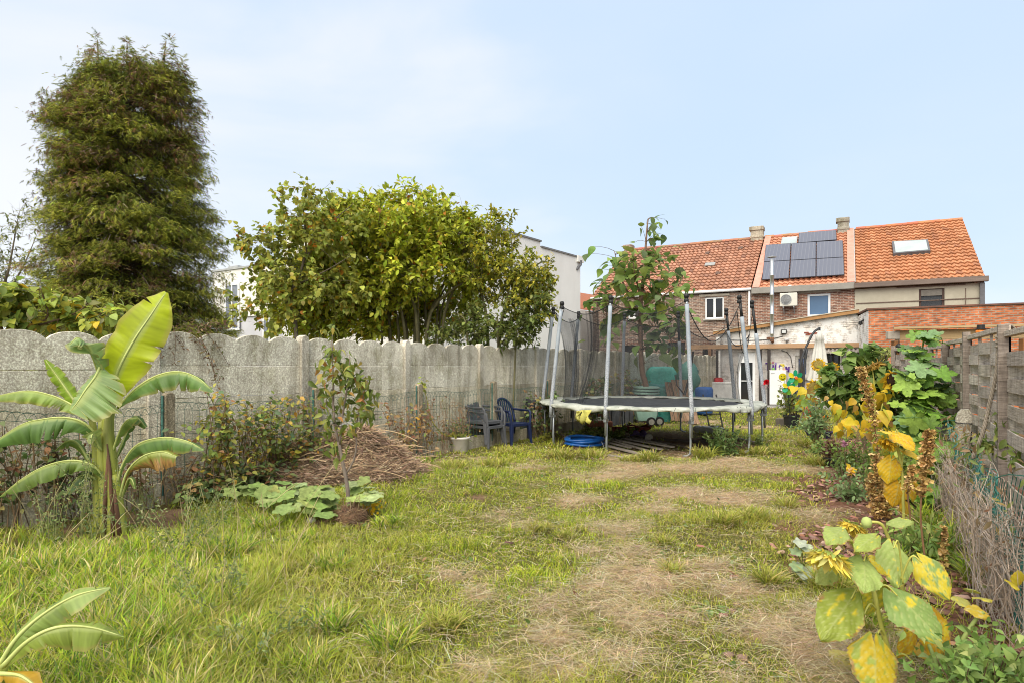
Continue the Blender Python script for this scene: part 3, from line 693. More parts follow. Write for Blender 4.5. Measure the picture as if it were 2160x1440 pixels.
# right house
h3 = thing('rendered_house', 'beige rendered house with bright orange roof and one large roof window', 'house', A0, 'terraced houses', -AL)
wv = (HF(1938, 611), HF(1992, 648)); op = [(wv[0].x, wv[1].x, wv[1].z-.35, wv[0].z)]
M_REND = mat('beige_render', (.44, .41, .32), (.36, .335, .26), .9, 2.2, bscale=90, bump=.1)
wall_with_openings(h3, sM+.003, sD, -.1, 4.75, -.06, .35, op, M_REND)
win3 = window(h3, *op[0], -.06, frame=mat('brown_frame', (.085, .05, .04), None, .6), fw=.08, sill=False, glass=mat('speckled_glass', (.07, .075, .08), (.012, .012, .012), .15, 28, spec=.5, bump=0))
mb = MB(); mb.box(((op[0][0]+op[0][1])/2, -.03, op[0][3]-.16), (op[0][1]-op[0][0]-.16, .04, .24)); mb.build('roller_shutter', mat('taupe_shutter', (.2, .185, .16), None, .7), win3, local=True)
mb = MB(); mb.box(((op[0][0]+op[0][1])/2-.05, -.075, op[0][3]+.11), (2.3, .03, .05)); mb.box((5.6, -.075, HF(1900, 637).z), (2.9, .03, .035)); mb.box((7.75, -.075, HF(2030, 631).z), (1.35, .03, .035)); mb.box((7.9, -.075, 4.2), (.02, .03, .75))
mb.build('render_band', mat('brown_band', (.17, .12, .095), None, .8), h3, local=True)
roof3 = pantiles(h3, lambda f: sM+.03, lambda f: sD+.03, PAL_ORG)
back_slope(h3, sM, sD); ridge(h3, sM+.1, sD, (.5, .18, .08))
mb = MB(); mb.box(((sM+sD)/2+.05, -.2, ZE-.14), (sD-sM+.15, .28, .2)); mb.build('fascia', mat('weathered_fascia', (.2, .155, .13), (.13, .1, .085), .8, 4, stretch=(.2, 1, 1)), h3, local=True, bev=.01)
mb = MB(); mb.prism([RP(sM-.02, -.1, .09), RP(sM+.03, -.1, .09), RP(sM+.03, RLEN, .09), RP(sM-.02, RLEN, .09)], RN*.02); mb.build('verge', M_ZINC, h3, local=True)
mb = MB(); mb.prism([V3((sD-.28, -.05, -.1)), V3((sD-.28, 10.2, -.1)), V3((sD-.28, 10.2, ZE-.15)), V3((sD-.28, RD, ZR-.12)), V3((sD-.28, -.05, ZE-.15))], (.3, 0, 0)); mb.build('gable_wall', M_BRICK2, h3, local=True)
mb = MB(); mb.box((sD-.06, -.16, 2.4), (.16, .12, 4.7)); mb.build('corner_downpipe', mat('dark_zinc', (.14, .14, .15), None, .6), h3, local=True, bev=.02)
skylight(roof3, [HR(*p) for p in ((1884.5, 543), (1962, 536.5), (1957, 513), (1881, 517))], mat('dark_zinc', (.14, .14, .15), None, .6), M_SKYG, .88)

# ------------------------------------------------------------------ white painted brick extension
ex = thing('brick_extension', 'white painted brick extension with slanted roof edge and timber beam', 'extension', A0, None, -AL)
TL_ = -3.8
def XF(u, v, t=TL_): return HF(u, v, t)
M_WB = brickmat('white_painted_brick', (.74, .72, .69), (.64, .62, .58), (.36, .34, .31), wash=.22, washc=(.74, .73, .71))
M_WB2 = brickmat('dirty_white_brick', (.55, .52, .48), (.42, .38, .35), (.36, .33, .3), wash=.75, washc=(.68, .66, .64))
sl_, sr_ = XF(1514, 703).x, XF(1809, 657).x
zl, zr = XF(1514, 703).z-.06, XF(1809, 657).z-.06
zf = lambda s: zl+(zr-zl)*(s-sl_)/(sr_-sl_)
zb = XF(1640, 731).z
door = (XF(1556, 752), XF(1592, 838)); dop = (door[0].x, door[1].x, .02, door[0].z)
dop = (XF(1556, 800).x, XF(1592, 800).x, .04, XF(1570, 742).z)
wn1 = (XF(1677, 752).x, XF(1707, 752).x, XF(1690, 795).z, XF(1690, 749).z)
wn2 = (XF(1742, 748).x, XF(1772, 748).x, XF(1755, 790).z, XF(1755, 745).z)
wall_with_openings(ex, sl_, sr_, zb, zr, TL_, .3, [], M_WB, 'upper_wall', zf=zf)
wall_with_openings(ex, sl_, sr_, -.1, zb-.004, TL_+.12, .3, [dop, wn1, wn2], M_WB2, 'lower_wall')
mb = MB(); mb.prism([V3((sl_+.003, TL_+.3, -.1)), V3((sl_+.003, -.01, -.1)), V3((sl_+.003, -.01, zl-.1)), V3((sl_+.003, TL_+.3, zl-.1))], (.28, 0, 0)); mb.build('side_wall', M_WB, ex, local=True)
mb = MB(); mb.prism([V3((sl_-.15, TL_-.12, zl+.0)), V3((sr_+.05, TL_-.12, zr+.0)), V3((sr_+.05, -.02, zr+.25)), V3((sl_-.15, -.02, zl+.2))], (0, 0, .07)); mb.build('roof', mat('roof_felt', (.16, .15, .14), None, .9), ex, local=True)
mb = MB(); mb.bar((sl_-.15, TL_-.14, zl+.055), (sr_+.05, TL_-.14, zr+.055), .05, .13, up=(0, 0, 1)); mb.build('roof_edge_board', mat('orange_timber', (.42, .22, .08), (.3, .16, .07), .7, 6, stretch=(.3, 1, 1)), ex, local=True)
mb = MB(); mb.bar((sl_-.16, TL_-.15, zl+.135), (sr_+.06, TL_-.15, zr+.135), .08, .03); mb.build('roof_trim', mat('pale_trim', (.55, .5, .4), None, .6), ex, local=True)
b0 = XF(1452, 729, TL_-.25); b1 = XF(1818, 722, TL_-.25)
mb = MB(); mb.box(((b0.x+b1.x)/2, TL_-.22, zb+.02), (b1.x-b0.x, .1, .17)); mb.build('timber_beam', mat('weathered_orange_timber', (.46, .27, .14), (.30, .2, .13), .8, 5, stretch=(.25, 1, 2)), ex, local=True, bev=.008)
for u in (1513, 1604, 1622, 1690, 1812):
    s = XF(u, 790, TL_-.16).x; mb = MB(); mb.box((s, TL_-.16, zb/2-.05), (.11, .11, zb-.1)); mb.build('timber_post', mat('dark_post_timber', (.05, .04, .036), (.03, .026, .024), .7, 8, stretch=(1, 1, .2)), ex, local=True, bev=.006)
s = XF(1497, 770, TL_-.3).x; mb = MB(); mb.box((s, TL_-.3, 1.12), (.12, .12, 2.24)); mb.build('timber_post', mat('brown_post_timber', (.3, .16, .08), (.2, .11, .06), .8, 8, stretch=(1, 1, .2)), ex, local=True)
mb = MB(); sp0, sp1 = sl_-.02, sl_+.12
mb.box(((sp0+sp1)/2, TL_-.06, 1.35), (.16, .3, 2.7)); mb.build('pilaster', M_WB, ex, local=True)
mb = MB(); dw = dop[1]-dop[0]; dy = TL_+.2
for a, b, c, d in ((dop[0], dop[0]+.1, dop[2], dop[3]), (dop[1]-.1, dop[1], dop[2], dop[3]), (dop[0]+.1, dop[1]-.1, dop[3]-.42, dop[3])): mb.box(((a+b)/2, dy, (c+d)/2), (b-a, .1, d-c))
dr = mb.build('glass_door', M_WHITE, ex, local=True, bev=.006)
mb = MB(); mb.box(((dop[0]+dop[1])/2, dy+.03, (dop[2]+dop[3]-.42)/2), (dw-.2, .02, dop[3]-dop[2]-.42)); mb.build('pane', M_GLASS, dr, local=True)
mb = MB(); mb.box(((dop[0]+dop[1])/2, dy-.01, .95), (dw-.2, .03, .05)); mb.build('door_rail', M_ZINC, dr, local=True)
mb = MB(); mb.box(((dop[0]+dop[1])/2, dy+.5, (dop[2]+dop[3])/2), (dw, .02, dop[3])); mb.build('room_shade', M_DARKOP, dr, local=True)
f1_ = window(ex, *wn1, TL_+.12, frame=mat('cream_frame', (.6, .57, .52), None, .6), fw=.11, sill=True, glass=mat('clear_glass', (.1, .13, .2), None, .1, spec=.6, bump=0))
mb = MB(); rows = []
for z in (wn1[2]+.1, wn1[3]-.1): rows.append([V3((wn1[0]+.12+(wn1[1]-wn1[0]-.24)*k/24, TL_+.185+.008*math.sin(k*1.9), z)) for k in range(25)])
mb.grid(rows); mb.build('checked_curtain', brickmat('blue_check_cloth', (.14, .22, .42), (.32, .4, .58), (.08, .13, .3), .09, .09, .02), f1_, local=True, solid=.004)
window(ex, *wn2, TL_+.12, frame=mat('dark_steel', (.03, .03, .03), None, .5), fw=.06, bars=(.5,), sill=False)
# corrugated sheet awning over that window
mb = MB(); a, b = XF(1738, 740).x, XF(1816, 740).x; rows = []
for y, z in ((TL_-.15, zb-.09), (TL_-.62, zb-.27)): rows.append([V3((a+(b-a)*k/72, y, z+.035*math.sin(k/72*2*PI*9))) for k in range(73)])
mb.grid(rows); mb.build('corrugated_awning', mat('lichened_sheet', (.36, .33, .3), (.17, .15, .13), .9, 7), ex, local=True, solid=.012, smooth=True)
mb = MB(); z = XF(1654, 700).z; s = XF(1654, 700).x
mb.box((s, TL_-.07, z), (.2, .06, .17)); fl = mb.build('floodlight', mat('black_plastic', (.02, .02, .02), None, .5), ex, local=True, bev=.01)
mb = MB(); mb.box((s, TL_-.103, z), (.14, .008, .11)); mb.build('lens', mat('frosted_lens', (.6, .62, .62), None, .3), fl, local=True)
q = XF(1661, 716); mb = MB(); mb.lathe((q.x, TL_-.02, q.z), [(.01, .0), (.07, .0), (.07, .05), (.05, .09), (.0, .11)], 14, R=Matrix.Rotation(PI/2, 3, 'X')); mb.tube([(q.x, TL_-.09, q.z), (q.x-.1, TL_-.16, q.z-.03)], .04, 10); mb.build('security_camera', mat('light_plastic', (.5, .5, .5), (.38, .38, .38), .4), ex, local=True)
mb = MB(); 
for u, v in ((1701, 702), (1708, 704), (1704, 706), (1720, 703)): q = XF(u, v); mb.box((q.x, TL_-.004, q.z), (.16, .02, .06))
mb.build('bare_brick', mat('bare_red_brick', (.3, .09, .06), None, .9), ex, local=True)
# cables sagging along the wall
mb = MB(); y = TL_-.02
mb.tube([XF(1540, 717, y), XF(1580, 718, y), XF(1622, 716, y), XF(1640, 712, y), XF(1652, 709, y)], .012, 5)
mb.tube([XF(1660, 712, y), XF(1659, 722, y), XF(1662, 727, y)], .01, 5); mb.tube([XF(1648, 738, TL_+.1), XF(1660, 742, TL_+.1), XF(1668, 752, TL_+.1), XF(1672, 775, TL_+.1)], .012, 5)
mb.build('cable', mat('black_cable', (.02, .02, .02), None, .6), ex, local=True)
# stainless flue pipe standing against the extension wall
fp = thing('flue_pipe', 'tall stainless steel flue pipe with a flat cap on the white extension', 'flue', (A0+E*XF(1630, 700).x+N_*(TL_-.3)), None, -AL)
fx = XF(1630, 700, TL_-.3); ft = XF(1630, 547, TL_-.3).z
mb = MB(); mb.lathe((0, 0, 0), [(.075, XF(1630, 712, TL_-.3).z)]+[(r, z) for k in range(5) for r, z in ((.075, 2.75+k*.75), (.085, 2.76+k*.75), (.085, 2.79+k*.75), (.075, 2.80+k*.75)) if 2.80+k*.75 < ft]+[(.075, ft)], 16)
mb.build('pipe', mat('stainless_steel', (.62, .62, .6), (.5, .5, .49), .28, 3, metal=.9, bump=.05), fp, local=True, smooth=True)
mb = MB(); mb.lathe((0, 0, ft), [(.0, .13), (.17, .09), (.17, .07), (.0, .1)], 16); [mb.tube([(.07*math.cos(a), .07*math.sin(a), -.05), (.09*math.cos(a), .09*math.sin(a), .09)], .008, 4) for a in (0, 2.1, 4.2)]
mb.build('rain_cap', M_ZINC, fp, local=True)
mb = MB(); zz = XF(1630, 712, TL_-.3).z; mb.box((0, 0, zz-.07), (.14, .14, .16)); mb.box((-.1, .1, zz-.02), (.2, .12, .1)); mb.tube([(0, 0, zz-.1), (0, .16, zz-.14), (0, .3, zz-.14)], .06, 8); mb.build('elbow_box', mat('rusty_iron', (.3, .12, .05), (.09, .06, .05), .9, 12), fp, local=True, bev=.02)

# ------------------------------------------------------------------ orange brick outbuilding on the right
M_OB = brickmat('orange_brick', (.56, .18, .07), (.42, .13, .055), (.34, .27, .21), bw=.215, bh=.072, mort=.014)
ob = thing('brick_outbuilding', 'orange red brick outbuilding behind the woven fence', 'outbuilding', A0, None, -AL)
k0 = toH(V3((.5785*20.6, 20.6, 0))); oz = 3.4
mb = MB(); mb.prism([V3((k0.x, k0.y, -.1)), V3((k0.x+9, k0.y, -.1)), V3((k0.x+9, k0.y, oz)), V3((k0.x, k0.y, oz))], (0, .3, 0)); mb.build('front_wall', M_OB, ob, local=True)
mb = MB(); mb.prism([V3((k0.x-.004, k0.y+.003, -.1)), V3((sr_+.003, TL_+.02, -.1)), V3((sr_+.003, TL_+.02, oz-.05)), V3((k0.x-.004, k0.y+.003, oz-.02))], (.25, 0, 0)); mb.build('side_wall', M_WB, ob, local=True)
mb = MB(); mb.prism([V3((k0.x-.05, k0.y-.05, oz+.002)), V3((k0.x+9, k0.y-.05, oz+.002)), V3((k0.x+9, k0.y+5.9, oz+.06)), V3((sr_, k0.y+5.9, oz+.06)), V3((sr_, TL_, oz+.03))], (0, 0, .05)); mb.build('roof_capping', mat('coping', (.2, .09, .06), (.12, .07, .055), .9, 6), ob, local=True)
mb = MB(); q = toH(W(1815, 682, 21.6)); mb.tube([q+V3((-.05, -.1, 0)), q+V3((.12, -.12, .12)), q+V3((.2, -.3, .16))], .03, 6); mb.lathe(q+V3((0, -.1, 0)), [(.0, -.08), (.07, -.04), (.06, .05), (0, .08)], 10); mb.build('wall_lamp', mat('black_plastic', (.02, .02, .02), None, .5), ob, local=True)

# ------------------------------------------------------------------ white buildings beyond the concrete wall
M_WR = mat('white_render', (.80, .78, .74), (.72, .70, .66), .9, 1.2, bscale=80, bump=.05, stretch=(1, 1, .4))
M_GR = mat('lilac_grey_render', (.56, .56, .60), (.50, .50, .54), .9, 1.2, bscale=80, bump=.05)
wc = GY(900, 20); wr = math.atan2(.6, .8)

wh = thing('white_house', 'tall plain white rendered house with a stepped flat roof right of the trees', 'house', wc, None)
d2 = V3((.6, .8, 0)); d1 = V3((-.857, .515, 0))
s1 = 6.55; s2 = 9.75
def box4(mb, o, a, la, b, lb, z0, z1): mb.prism([o+V3((0, 0, z0)), o+a*la+V3((0, 0, z0)), o+a*la+b*lb+V3((0, 0, z0)), o+b*lb+V3((0, 0, z0))], (0, 0, z1-z0))
mb = MB(); box4(mb, wc, d2, s1, d1, 7, -.1, 6.6); mb.build('wall', M_WR, wh)
mb = MB(); box4(mb, wc+d2*(s1+.003), d2, s2-s1, d1, 7, -.1, 6.38); mb.build('wall', M_WR, wh)
mb = MB(); box4(mb, wc-d2*.05-d1*.05, d2, s1+.08, d1, 7, 6.604, 6.67); box4(mb, wc+d2*(s1+.05)-d1*.05, d2, s2-s1, d1, 7, 6.384, 6.45); mb.build('roof_edge', mat('lead_trim', (.22, .22, .22), None, .6), wh)
mb = MB(); box4(mb, wc+d2*(s2-.35)-d1*.10, d2, .5, d1, .3, 6.18, 6.46); mb.build('parapet_block', M_WR, wh)
mb = MB(); p = wc+d2*(s2-.15)-d1*.12; mb.tube([p+V3((0, 0, 6.25)), p+V3((-.02, 0, 6.05)), p+V3((-.12, -.05, 5.95)), p+V3((-.2, -.08, 5.82))], .06, 8); mb.build('spout', mat('dark_zinc', (.14, .14, .15), None, .6), wh)
mb = MB(); p = wc+d2*4.9+d1*.8; mb.lathe(p+V3((0, 0, 6.66)), [(.14, 0), (.14, .18), (.26, .22), (.26, .3), (.12, .38), (0, .4)], 14); mb.build('roof_cowl', M_ZINC, wh, smooth=True)
mb = MB(); p = wc+d2*3.0-d1*.04
def facewin(par, base, along, outn, s, z0, z1, w_, m=M_GLASS):
    c = base+along*s+outn*.01; mb = MB()
    for a, b, c0, c1 in ((-w_/2, w_/2, z0, z0+.08), (-w_/2, w_/2, z1-.08, z1), (-w_/2, -w_/2+.08, z0+.08, z1-.08), (w_/2-.08, w_/2, z0+.08, z1-.08), (-.035, .035, z0+.08, z1-.08)):
        mb.prism([c+along*a+V3((0, 0, c0)), c+along*b+V3((0, 0, c0)), c+along*b+V3((0, 0, c1)), c+along*a+V3((0, 0, c1))], outn*.05)
    fr = mb.build('window', M_WHITE, par)
    mb = MB(); mb.prism([c+along*(-w_/2+.03)+V3((0, 0, z0+.03)), c+along*(w_/2-.03)+V3((0, 0, z0+.03)), c+along*(w_/2-.03)+V3((0, 0, z1-.03)), c+along*(-w_/2+.03)+V3((0, 0, z1-.03))], outn*.02); mb.build('pane', m, fr)
M_PALEG = mat('pale_glass', (.25, .28, .33), (.12, .13, .16), .15, 1.0, spec=.5, bump=0)
o1 = V3((-.8, .6, 0)); facewin(wh, wc, d2, o1, 1.1, 1.6, 3.6, .9, M_PALEG); facewin(wh, wc, d2, o1, 3.2, 3.3, 4.6, 1.0, M_PALEG)
wa = thing('white_house', 'lower white and lilac grey house partly hidden right of the tall conifer', 'house', wc+d1*1.2, None)
oa = V3((-.515, -.857, 0)); b0 = wc+d1*.8+V3((0, .3, 0))
mb = MB(); box4(mb, b0, d1, 10.9, -oa, 6, 3.55, 5.52); mb.build('upper_wall', M_WR, wa)
mb = MB(); box4(mb, b0-oa*.06, d1, 10.85, -oa, 6, -.1, 3.54); mb.build('lower_wall', M_GR, wa)
mb = MB(); box4(mb, b0+oa*.05, d1, 10.95, -oa, 6, 5.525, 5.6); mb.build('roof_edge', M_ZINC, wa)
mb = MB(); box4(mb, b0-oa*.5+d1*9.9, d1, .7, -oa, .6, 5.6, 5.82); mb.build('roof_box', M_ZINC, wa, bev=.02)
def u_on(base, d, u):
    k = (u-CX)/F; return (k*base.y-base.x)/(d.x-k*d.y)
s = u_on(b0, d1, 491); facewin(wa, b0, d1, oa, s, 3.0, 4.95, .95, M_PALEG)
for u, z0, z1, w_ in ((570, 2.2, 3.6, .8), (880, 2.3, 3.9, 1.0), (757, 1.4, 2.6, .9)): facewin(wa, b0, d1, oa, u_on(b0, d1, u), z0, z1, w_, M_PALEG)
# a sliver of a far red roof in the gap and at the right edge
fr_ = thing('low_house', 'low house showing only a strip of red roof behind the trampoline net', 'house', W(1240, 771, 40), None)
mb = MB(); q0, q1 = W(1224, 650, 36), W(1300, 650, 40); mb.prism([V3((q0.x, q0.y, -.1)), V3((q1.x, q1.y, -.1)), V3((q1.x, q1.y+4, -.1)), V3((q0.x, q0.y+4, -.1))], (0, 0, q0.z)); mb.build('wall', M_WR, fr_)
mb = MB(); z0 = q0.z-.08; z1 = W(1240, 628, 38).z+.3; mb.prism([V3((q0.x-.3, q0.y-.3, z0)), V3((q1.x+.3, q1.y-.3, z0)), V3((q1.x+.3, q1.y+2, z1)), V3((q0.x-.3, q0.y+2, z1))], (0, .1, .1)); mb.build('roof', mat('plain_tile', (.4, .15, .08), (.3, .12, .07), .8), fr_)
dh = thing('distant_house', 'tiny piece of a dark roofed house at the right edge of the sky', 'house', W(2196, 640, 45), None)
c = W(2196, 640, 45)+V3((1.7, 0, 0)); mb = MB(); mb.box((c.x, c.y, c.z/2), (2.0, 3, c.z)); mb.build('wall', M_BRICK, dh)
zt = W(2150, 612, 45).z; mb = MB(); mb.prism([V3((c.x-1.3, c.y-1.7, zt-.15)), V3((c.x+1.3, c.y-1.7, zt-.15)), V3((c.x+1.0, c.y-1.7, zt+.45)), V3((c.x-.8, c.y-1.7, zt+.45))], (0, 3.4, 0)); mb.build('roof', mat('dark_zinc', (.14, .14, .15), None, .6), dh)
# ------------------------------------------------------------------ trees and plants on the left and behind the wall
M_LEAF = colmat('leaf', rough=.45, spec=.3, trans=.42, var=.2)
M_CONI = colmat('cypress_spray', rough=.7, spec=.15, trans=.3, var=.3, scale=3)
M_BARK = mat('grey_brown_bark', (.20, .165, .115), (.10, .08, .055), .95, 14, stretch=(1, 1, .25), bump=.6, bscale=30)
M_BARKG = mat('mossy_bark', (.20, .185, .09), (.10, .085, .045), .95, 10, stretch=(1, 1, .3), bump=.6, bscale=30)
M_TWIG = mat('brown_twig', (.19, .125, .075), (.10, .065, .04), .9, 20)
OV = leaf_t([.03, .2, .27, .25, .16, .01], .3, .25)
OV2 = leaf_t([.02, .13, .17, .13, .01], .35, .3)
ROUND = leaf_t([.05, .33, .4, .36, .22, .02], .2, .35)
HEART = leaf_t([.20, .42, .45, .38, .26, .13, .01], .18, .35)
def bez(a, b, sag, n=6, side=.0):
    a, b = V3(a), V3(b); L = (b-a).length
    c = (a+b)/2+V3((rnd(-1, 1)*side*L, rnd(-1, 1)*side*L, sag*L))
    return [a*(1-t)**2+c*2*t*(1-t)+b*t*t for t in (k/(n-1) for k in range(n))]
def env_tree(root, stems, ells, nclump, nleaf, leaf, lscale, pal, bark, spread=.35, droop=.3, shell=2.2, bare=0.0, twigr=.008, limb=.35, minz=None, tone=True):
    """stems: list of (points, r0, r1); ells: (u,v,ru,rv,Y,rY,weight) in photo pixels turned into world ellipsoids"""
    mb = MB(); nodes = []
    for pts, r0, r1 in stems:
        P = [V3(p) for p in catmull(pts, 14)]
        mb.tube(P, [r0+(r1-r0)*(k/13)**.8 for k in range(14)], 7)
        nodes += [(p, r0+(r1-r0)*(k/13)**.8) for k, p in enumerate(P) if k > 3]
    trunk = mb.build('trunk', bark, root, smooth=True)
    tw = MB(); lf = NPB(); w = np.array([e[6]*e[2]*e[3] for e in ells], float); w /= w.sum()
    cl = []
    zmin = min(n[0].z for n in nodes)
    for _ in range(nclump):
        e = ells[rng.choice(len(ells), p=w)]
        d = unit(1)[0]; r = rng.random()**(1/shell)
        c = W(e[0], e[1], e[4]); sx, sz = e[2]/F*e[4], e[3]/F*e[4]
        p = c+V3((d[0]*r*sx, d[1]*r*e[5], d[2]*r*sz))
        if p.z < (minz or .3): continue
        cl.append(p)
    NP_ = np.array([tuple(n[0]) for n in nodes]); NR = [n[1] for n in nodes]
    order = sorted(cl, key=lambda p: min((p-n[0]).length for n in nodes[::3]))
    for p in order:
        dd = NP_-np.array(p); cost = np.linalg.norm(dd, axis=1)+np.maximum(0, dd[:, 2])*1.2
        i = int(np.argmin(cost)); q = V3(NP_[i]); L = (p-q).length
        if L > 2.6 and rng.random() < .5: continue
        r0 = min(NR[i]*.7, .008+.011*L+twigr*.3)
        B = bez(q, p, .12, 6, .12); tw.tube(B, [r0+(twigr*.5-r0)*k/5 for k in range(6)], 4, caps=False)
        NP_ = np.vstack([NP_, [tuple(B[3]), tuple(B[4])]]); NR += [r0*.55, r0*.4]
        if rng.random() < bare:
            for _ in range(3): tw.tube(bez(p, p+V3((rnd(-.3, .3), rnd(-.3, .3), rnd(.0, .45))), .1, 4, .1), [twigr*.5, twigr*.4, twigr*.3, .001], 3, caps=False)
            continue
        out = np.array(B[-1]-B[-3]); out /= max(np.linalg.norm(out), 1e-6)
        n = max(3, int(nleaf*rnd(.6, 1.4)))
        # several short leafy shoots from the clump
        ns = max(2, n//7); P = []; D = []
        for _s in range(ns):
            sd = out*.8+unit(1)[0]*.9+np.array([0, 0, .25]); sd /= np.linalg.norm(sd); sl = spread*rnd(.6, 1.3)
            e2 = V3(np.array(p)+sd*sl); bb = bez(p, e2, -.1*droop, 4, .1); tw.tube(bb, [twigr*.55, twigr*.5, twigr*.35, .001], 3, caps=False)
            for _l in range(n//ns+1):
                t = rnd(.15, 1.05); P.append(np.array(p)+(np.array(e2)-np.array(p))*t+rng.normal(0, .025, 3)); ld = sd*.5+unit(1)[0]*.8; ld[2] -= droop; D.append(ld)
        N = len(P); U = unit(N)*.5+np.array([0, 0, 1.])
        c = pick(N, pal, .2)
        if tone: c = c*(.72+.4*rnd(.2, 1.2))
        lf.scatter(leaf, P, D, U, lscale*rng.uniform(.6, 1.25, N), c)
    br = tw.build('branches', bark, root) if tw.v else None
    lf.build('crown', M_LEAF, root)
PAL_BUSH = [(5, (.46, .52, .05)), (4, (.60, .62, .07)), (3, (.27, .32, .04)), (1.2, (.52, .42, .05)), (.3, (.5, .22, .03))]
PAL_LITE = [(5, (.38, .41, .08)), (4, (.27, .32, .06)), (1.6, (.40, .38, .07)), (.7, (.52, .40, .05)), (.25, (.5, .2, .03))]
PAL_YELL = [(4, (.40, .39, .05)), (4, (.27, .29, .04)), (2, (.58, .50, .05)), (2, (.15, .18, .03))]
PAL_DARK = [(5, (.15, .19, .045)), (3, (.22, .25, .06)), (2, (.10, .13, .04))]
# tall conifer
CONPROF = [(70, 200, 350), (120, 194, 374), (150, 172, 394), (185, 146, 418), (210, 120, 420), (225, 92, 420), (250, 88, 424), (300, 86, 450), (345, 92, 446), (400, 76, 438), (470, 58, 462), (540, 54, 466), (600, 44, 470), (640, 38, 492), (690, 40, 500), (760, 40, 505), (860, 60, 480)]
ct = thing('conifer_tree', 'very tall dark green cypress with brownish tips behind the left end of the wall', 'tree', GY(262, 16))
YC = 16.0
mb = MB()
for (u0, u1, vt, r) in ((262, 350, 88, .2), (250, 205, 84, .17), (258, 268, 90, .2)):
    a, b = GY(u0, YC+rnd(-.3, .3), -.1), W(u1, vt, YC+rnd(-.3, .3)); mb.tube([a, a*.6+b*.4+V3((rnd(-.1, .1), 0, 0)), a*.25+b*.75, b], [r, r*.7, r*.35, .01], 8)
mb.build('trunk', M_BARK, ct, smooth=True)
def cprof(v):
    for (v0, l0, r0), (v1, l1, r1) in zip(CONPROF[:-1], CONPROF[1:]):
        if v0 <= v <= v1:
            t = (v-v0)/(v1-v0); return l0+(l1-l0)*t, r0+(r1-r0)*t
    return CONPROF[-1][1:]
# flat drooping spray with side leaflets
sv = [(-.05, 0, 0), (.05, 0, 0), (0, 1, -.3)]; stt = [(0, 1, 2)]
for k in range(5):
    y = .08+.18*k; z = -.3*y*y; L = .44*(1-.12*k)
    for sg in (-1, 1):
        b = len(sv); sv += [(0, y-.05, z), (0, y+.06, z), (sg*L, y+.26, z-.14-.05*(k % 2))]; stt.append((b, b+1, b+2))
SPRAY = (np.array(sv, float), np.array(stt))
cr_ = NPB(); bw = MB(); P = []; D = []; Ccol = []; SC = []
for i in range(760):
    v = 150+(835-150)*rng.random()**.92; l, r = cprof(v); cu = (l+r)/2; hw = (r-l)/2/F*YC
    z = W(0, v, YC).z; th = rng.uniform(0, 2*PI); lob = .80+.34*fbm(np.array([th*1.6+3]), np.array([z*.8]), 3)[0]
    base = W(cu, v, YC); axis = V3((base.x*.6+GY(262, YC).x*.4, YC, z+.25))
    L = hw*lob*rnd(.82, 1.03)*(1 if math.cos(th) > 0 else .86)-.08; rr = max(L, .25)
    tip = V3((base.x+math.cos(th)*rr, YC+math.sin(th)*rr*.92, z+rnd(-.1, .1)))
    B = [axis*(1-t)+tip*t+V3((0, 0, .34*math.sin(PI*t)*rr*.3-.22*t*t*rr*.5)) for t in (0, .25, .5, .75, 1)]
    bw.tube(B, [.035, .028, .02, .012, .004], 4, caps=False)
    brown = rng.random() < .16+.26*(z > 6.5); tn = rnd(.7, 1.25); out = np.array([math.cos(th), math.sin(th)*.92, 0]); lat = np.array([-math.sin(th), math.cos(th), 0])
    for q in range(int(4+rr*2.6)):                     # clumps of flat sprays along the outer part of the bough
        t = 1-rng.random()**1.3*.6; j = min(int(t*4), 3); f = t*4-j; c0 = np.array(B[j]*(1-f)+B[j+1]*f)+lat*rng.normal(0, .2+.12*(t < .9))+np.array([0, 0, rng.normal(0, .07)])
        ct_ = rnd(.8, 1.2); hang = rng.random() < .3
        for k in range(24):
            sd = out*.45+unit(1)[0]*1.0; sd[2] = sd[2]*.35-(.75 if hang else .2)
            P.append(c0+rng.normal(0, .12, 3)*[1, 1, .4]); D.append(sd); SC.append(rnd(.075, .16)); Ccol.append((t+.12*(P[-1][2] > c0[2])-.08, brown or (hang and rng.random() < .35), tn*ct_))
for (u, v, n, rv, wu) in ((203, 68, 420, 125, 44), (268, 78, 420, 110, 50), (310, 98, 260, 80, 40), (357, 76, 420, 125, 46), (385, 120, 200, 80, 30), (102, 215, 120, 40, 18), (240, 110, 300, 80, 50), (180, 150, 220, 70, 34)):
    for k in range(n):
        tq = rng.random()**.6; ph = rng.uniform(0, 2*PI); rq = (.06+tq)*wu*rng.random()**.4
        p = W(u+rq*math.cos(ph), v+tq*rv, YC+rq*math.sin(ph)/F*YC); P.append(tuple(p)); q = unit(1)[0]; q[0] += .8*math.cos(ph); q[1] += .8*math.sin(ph); q[2] = q[2]*.4-.1+.5*(tq < .12); D.append(q); SC.append(rnd(.09, .18)); Ccol.append((.9, rng.random() < .5, rnd(.7, 1.1)))
N = len(P); cg = pick(N, [(5, (.215, .25, .045)), (3, (.30, .33, .055)), (2, (.12, .15, .035))], .2); cb = pick(N, [(3, (.27, .155, .08)), (2, (.34, .24, .16)), (1, (.19, .17, .06))], .2)
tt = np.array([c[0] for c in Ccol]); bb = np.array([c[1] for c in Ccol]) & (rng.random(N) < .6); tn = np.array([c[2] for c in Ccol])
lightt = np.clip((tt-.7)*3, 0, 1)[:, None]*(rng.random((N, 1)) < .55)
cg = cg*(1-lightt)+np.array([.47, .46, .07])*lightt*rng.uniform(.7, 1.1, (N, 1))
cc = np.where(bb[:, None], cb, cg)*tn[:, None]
cr_.scatter(SPRAY, P, D, np.tile([0, 0, 1.], (N, 1))+unit(N)*.25, SC, np.clip(cc, .004, 1))
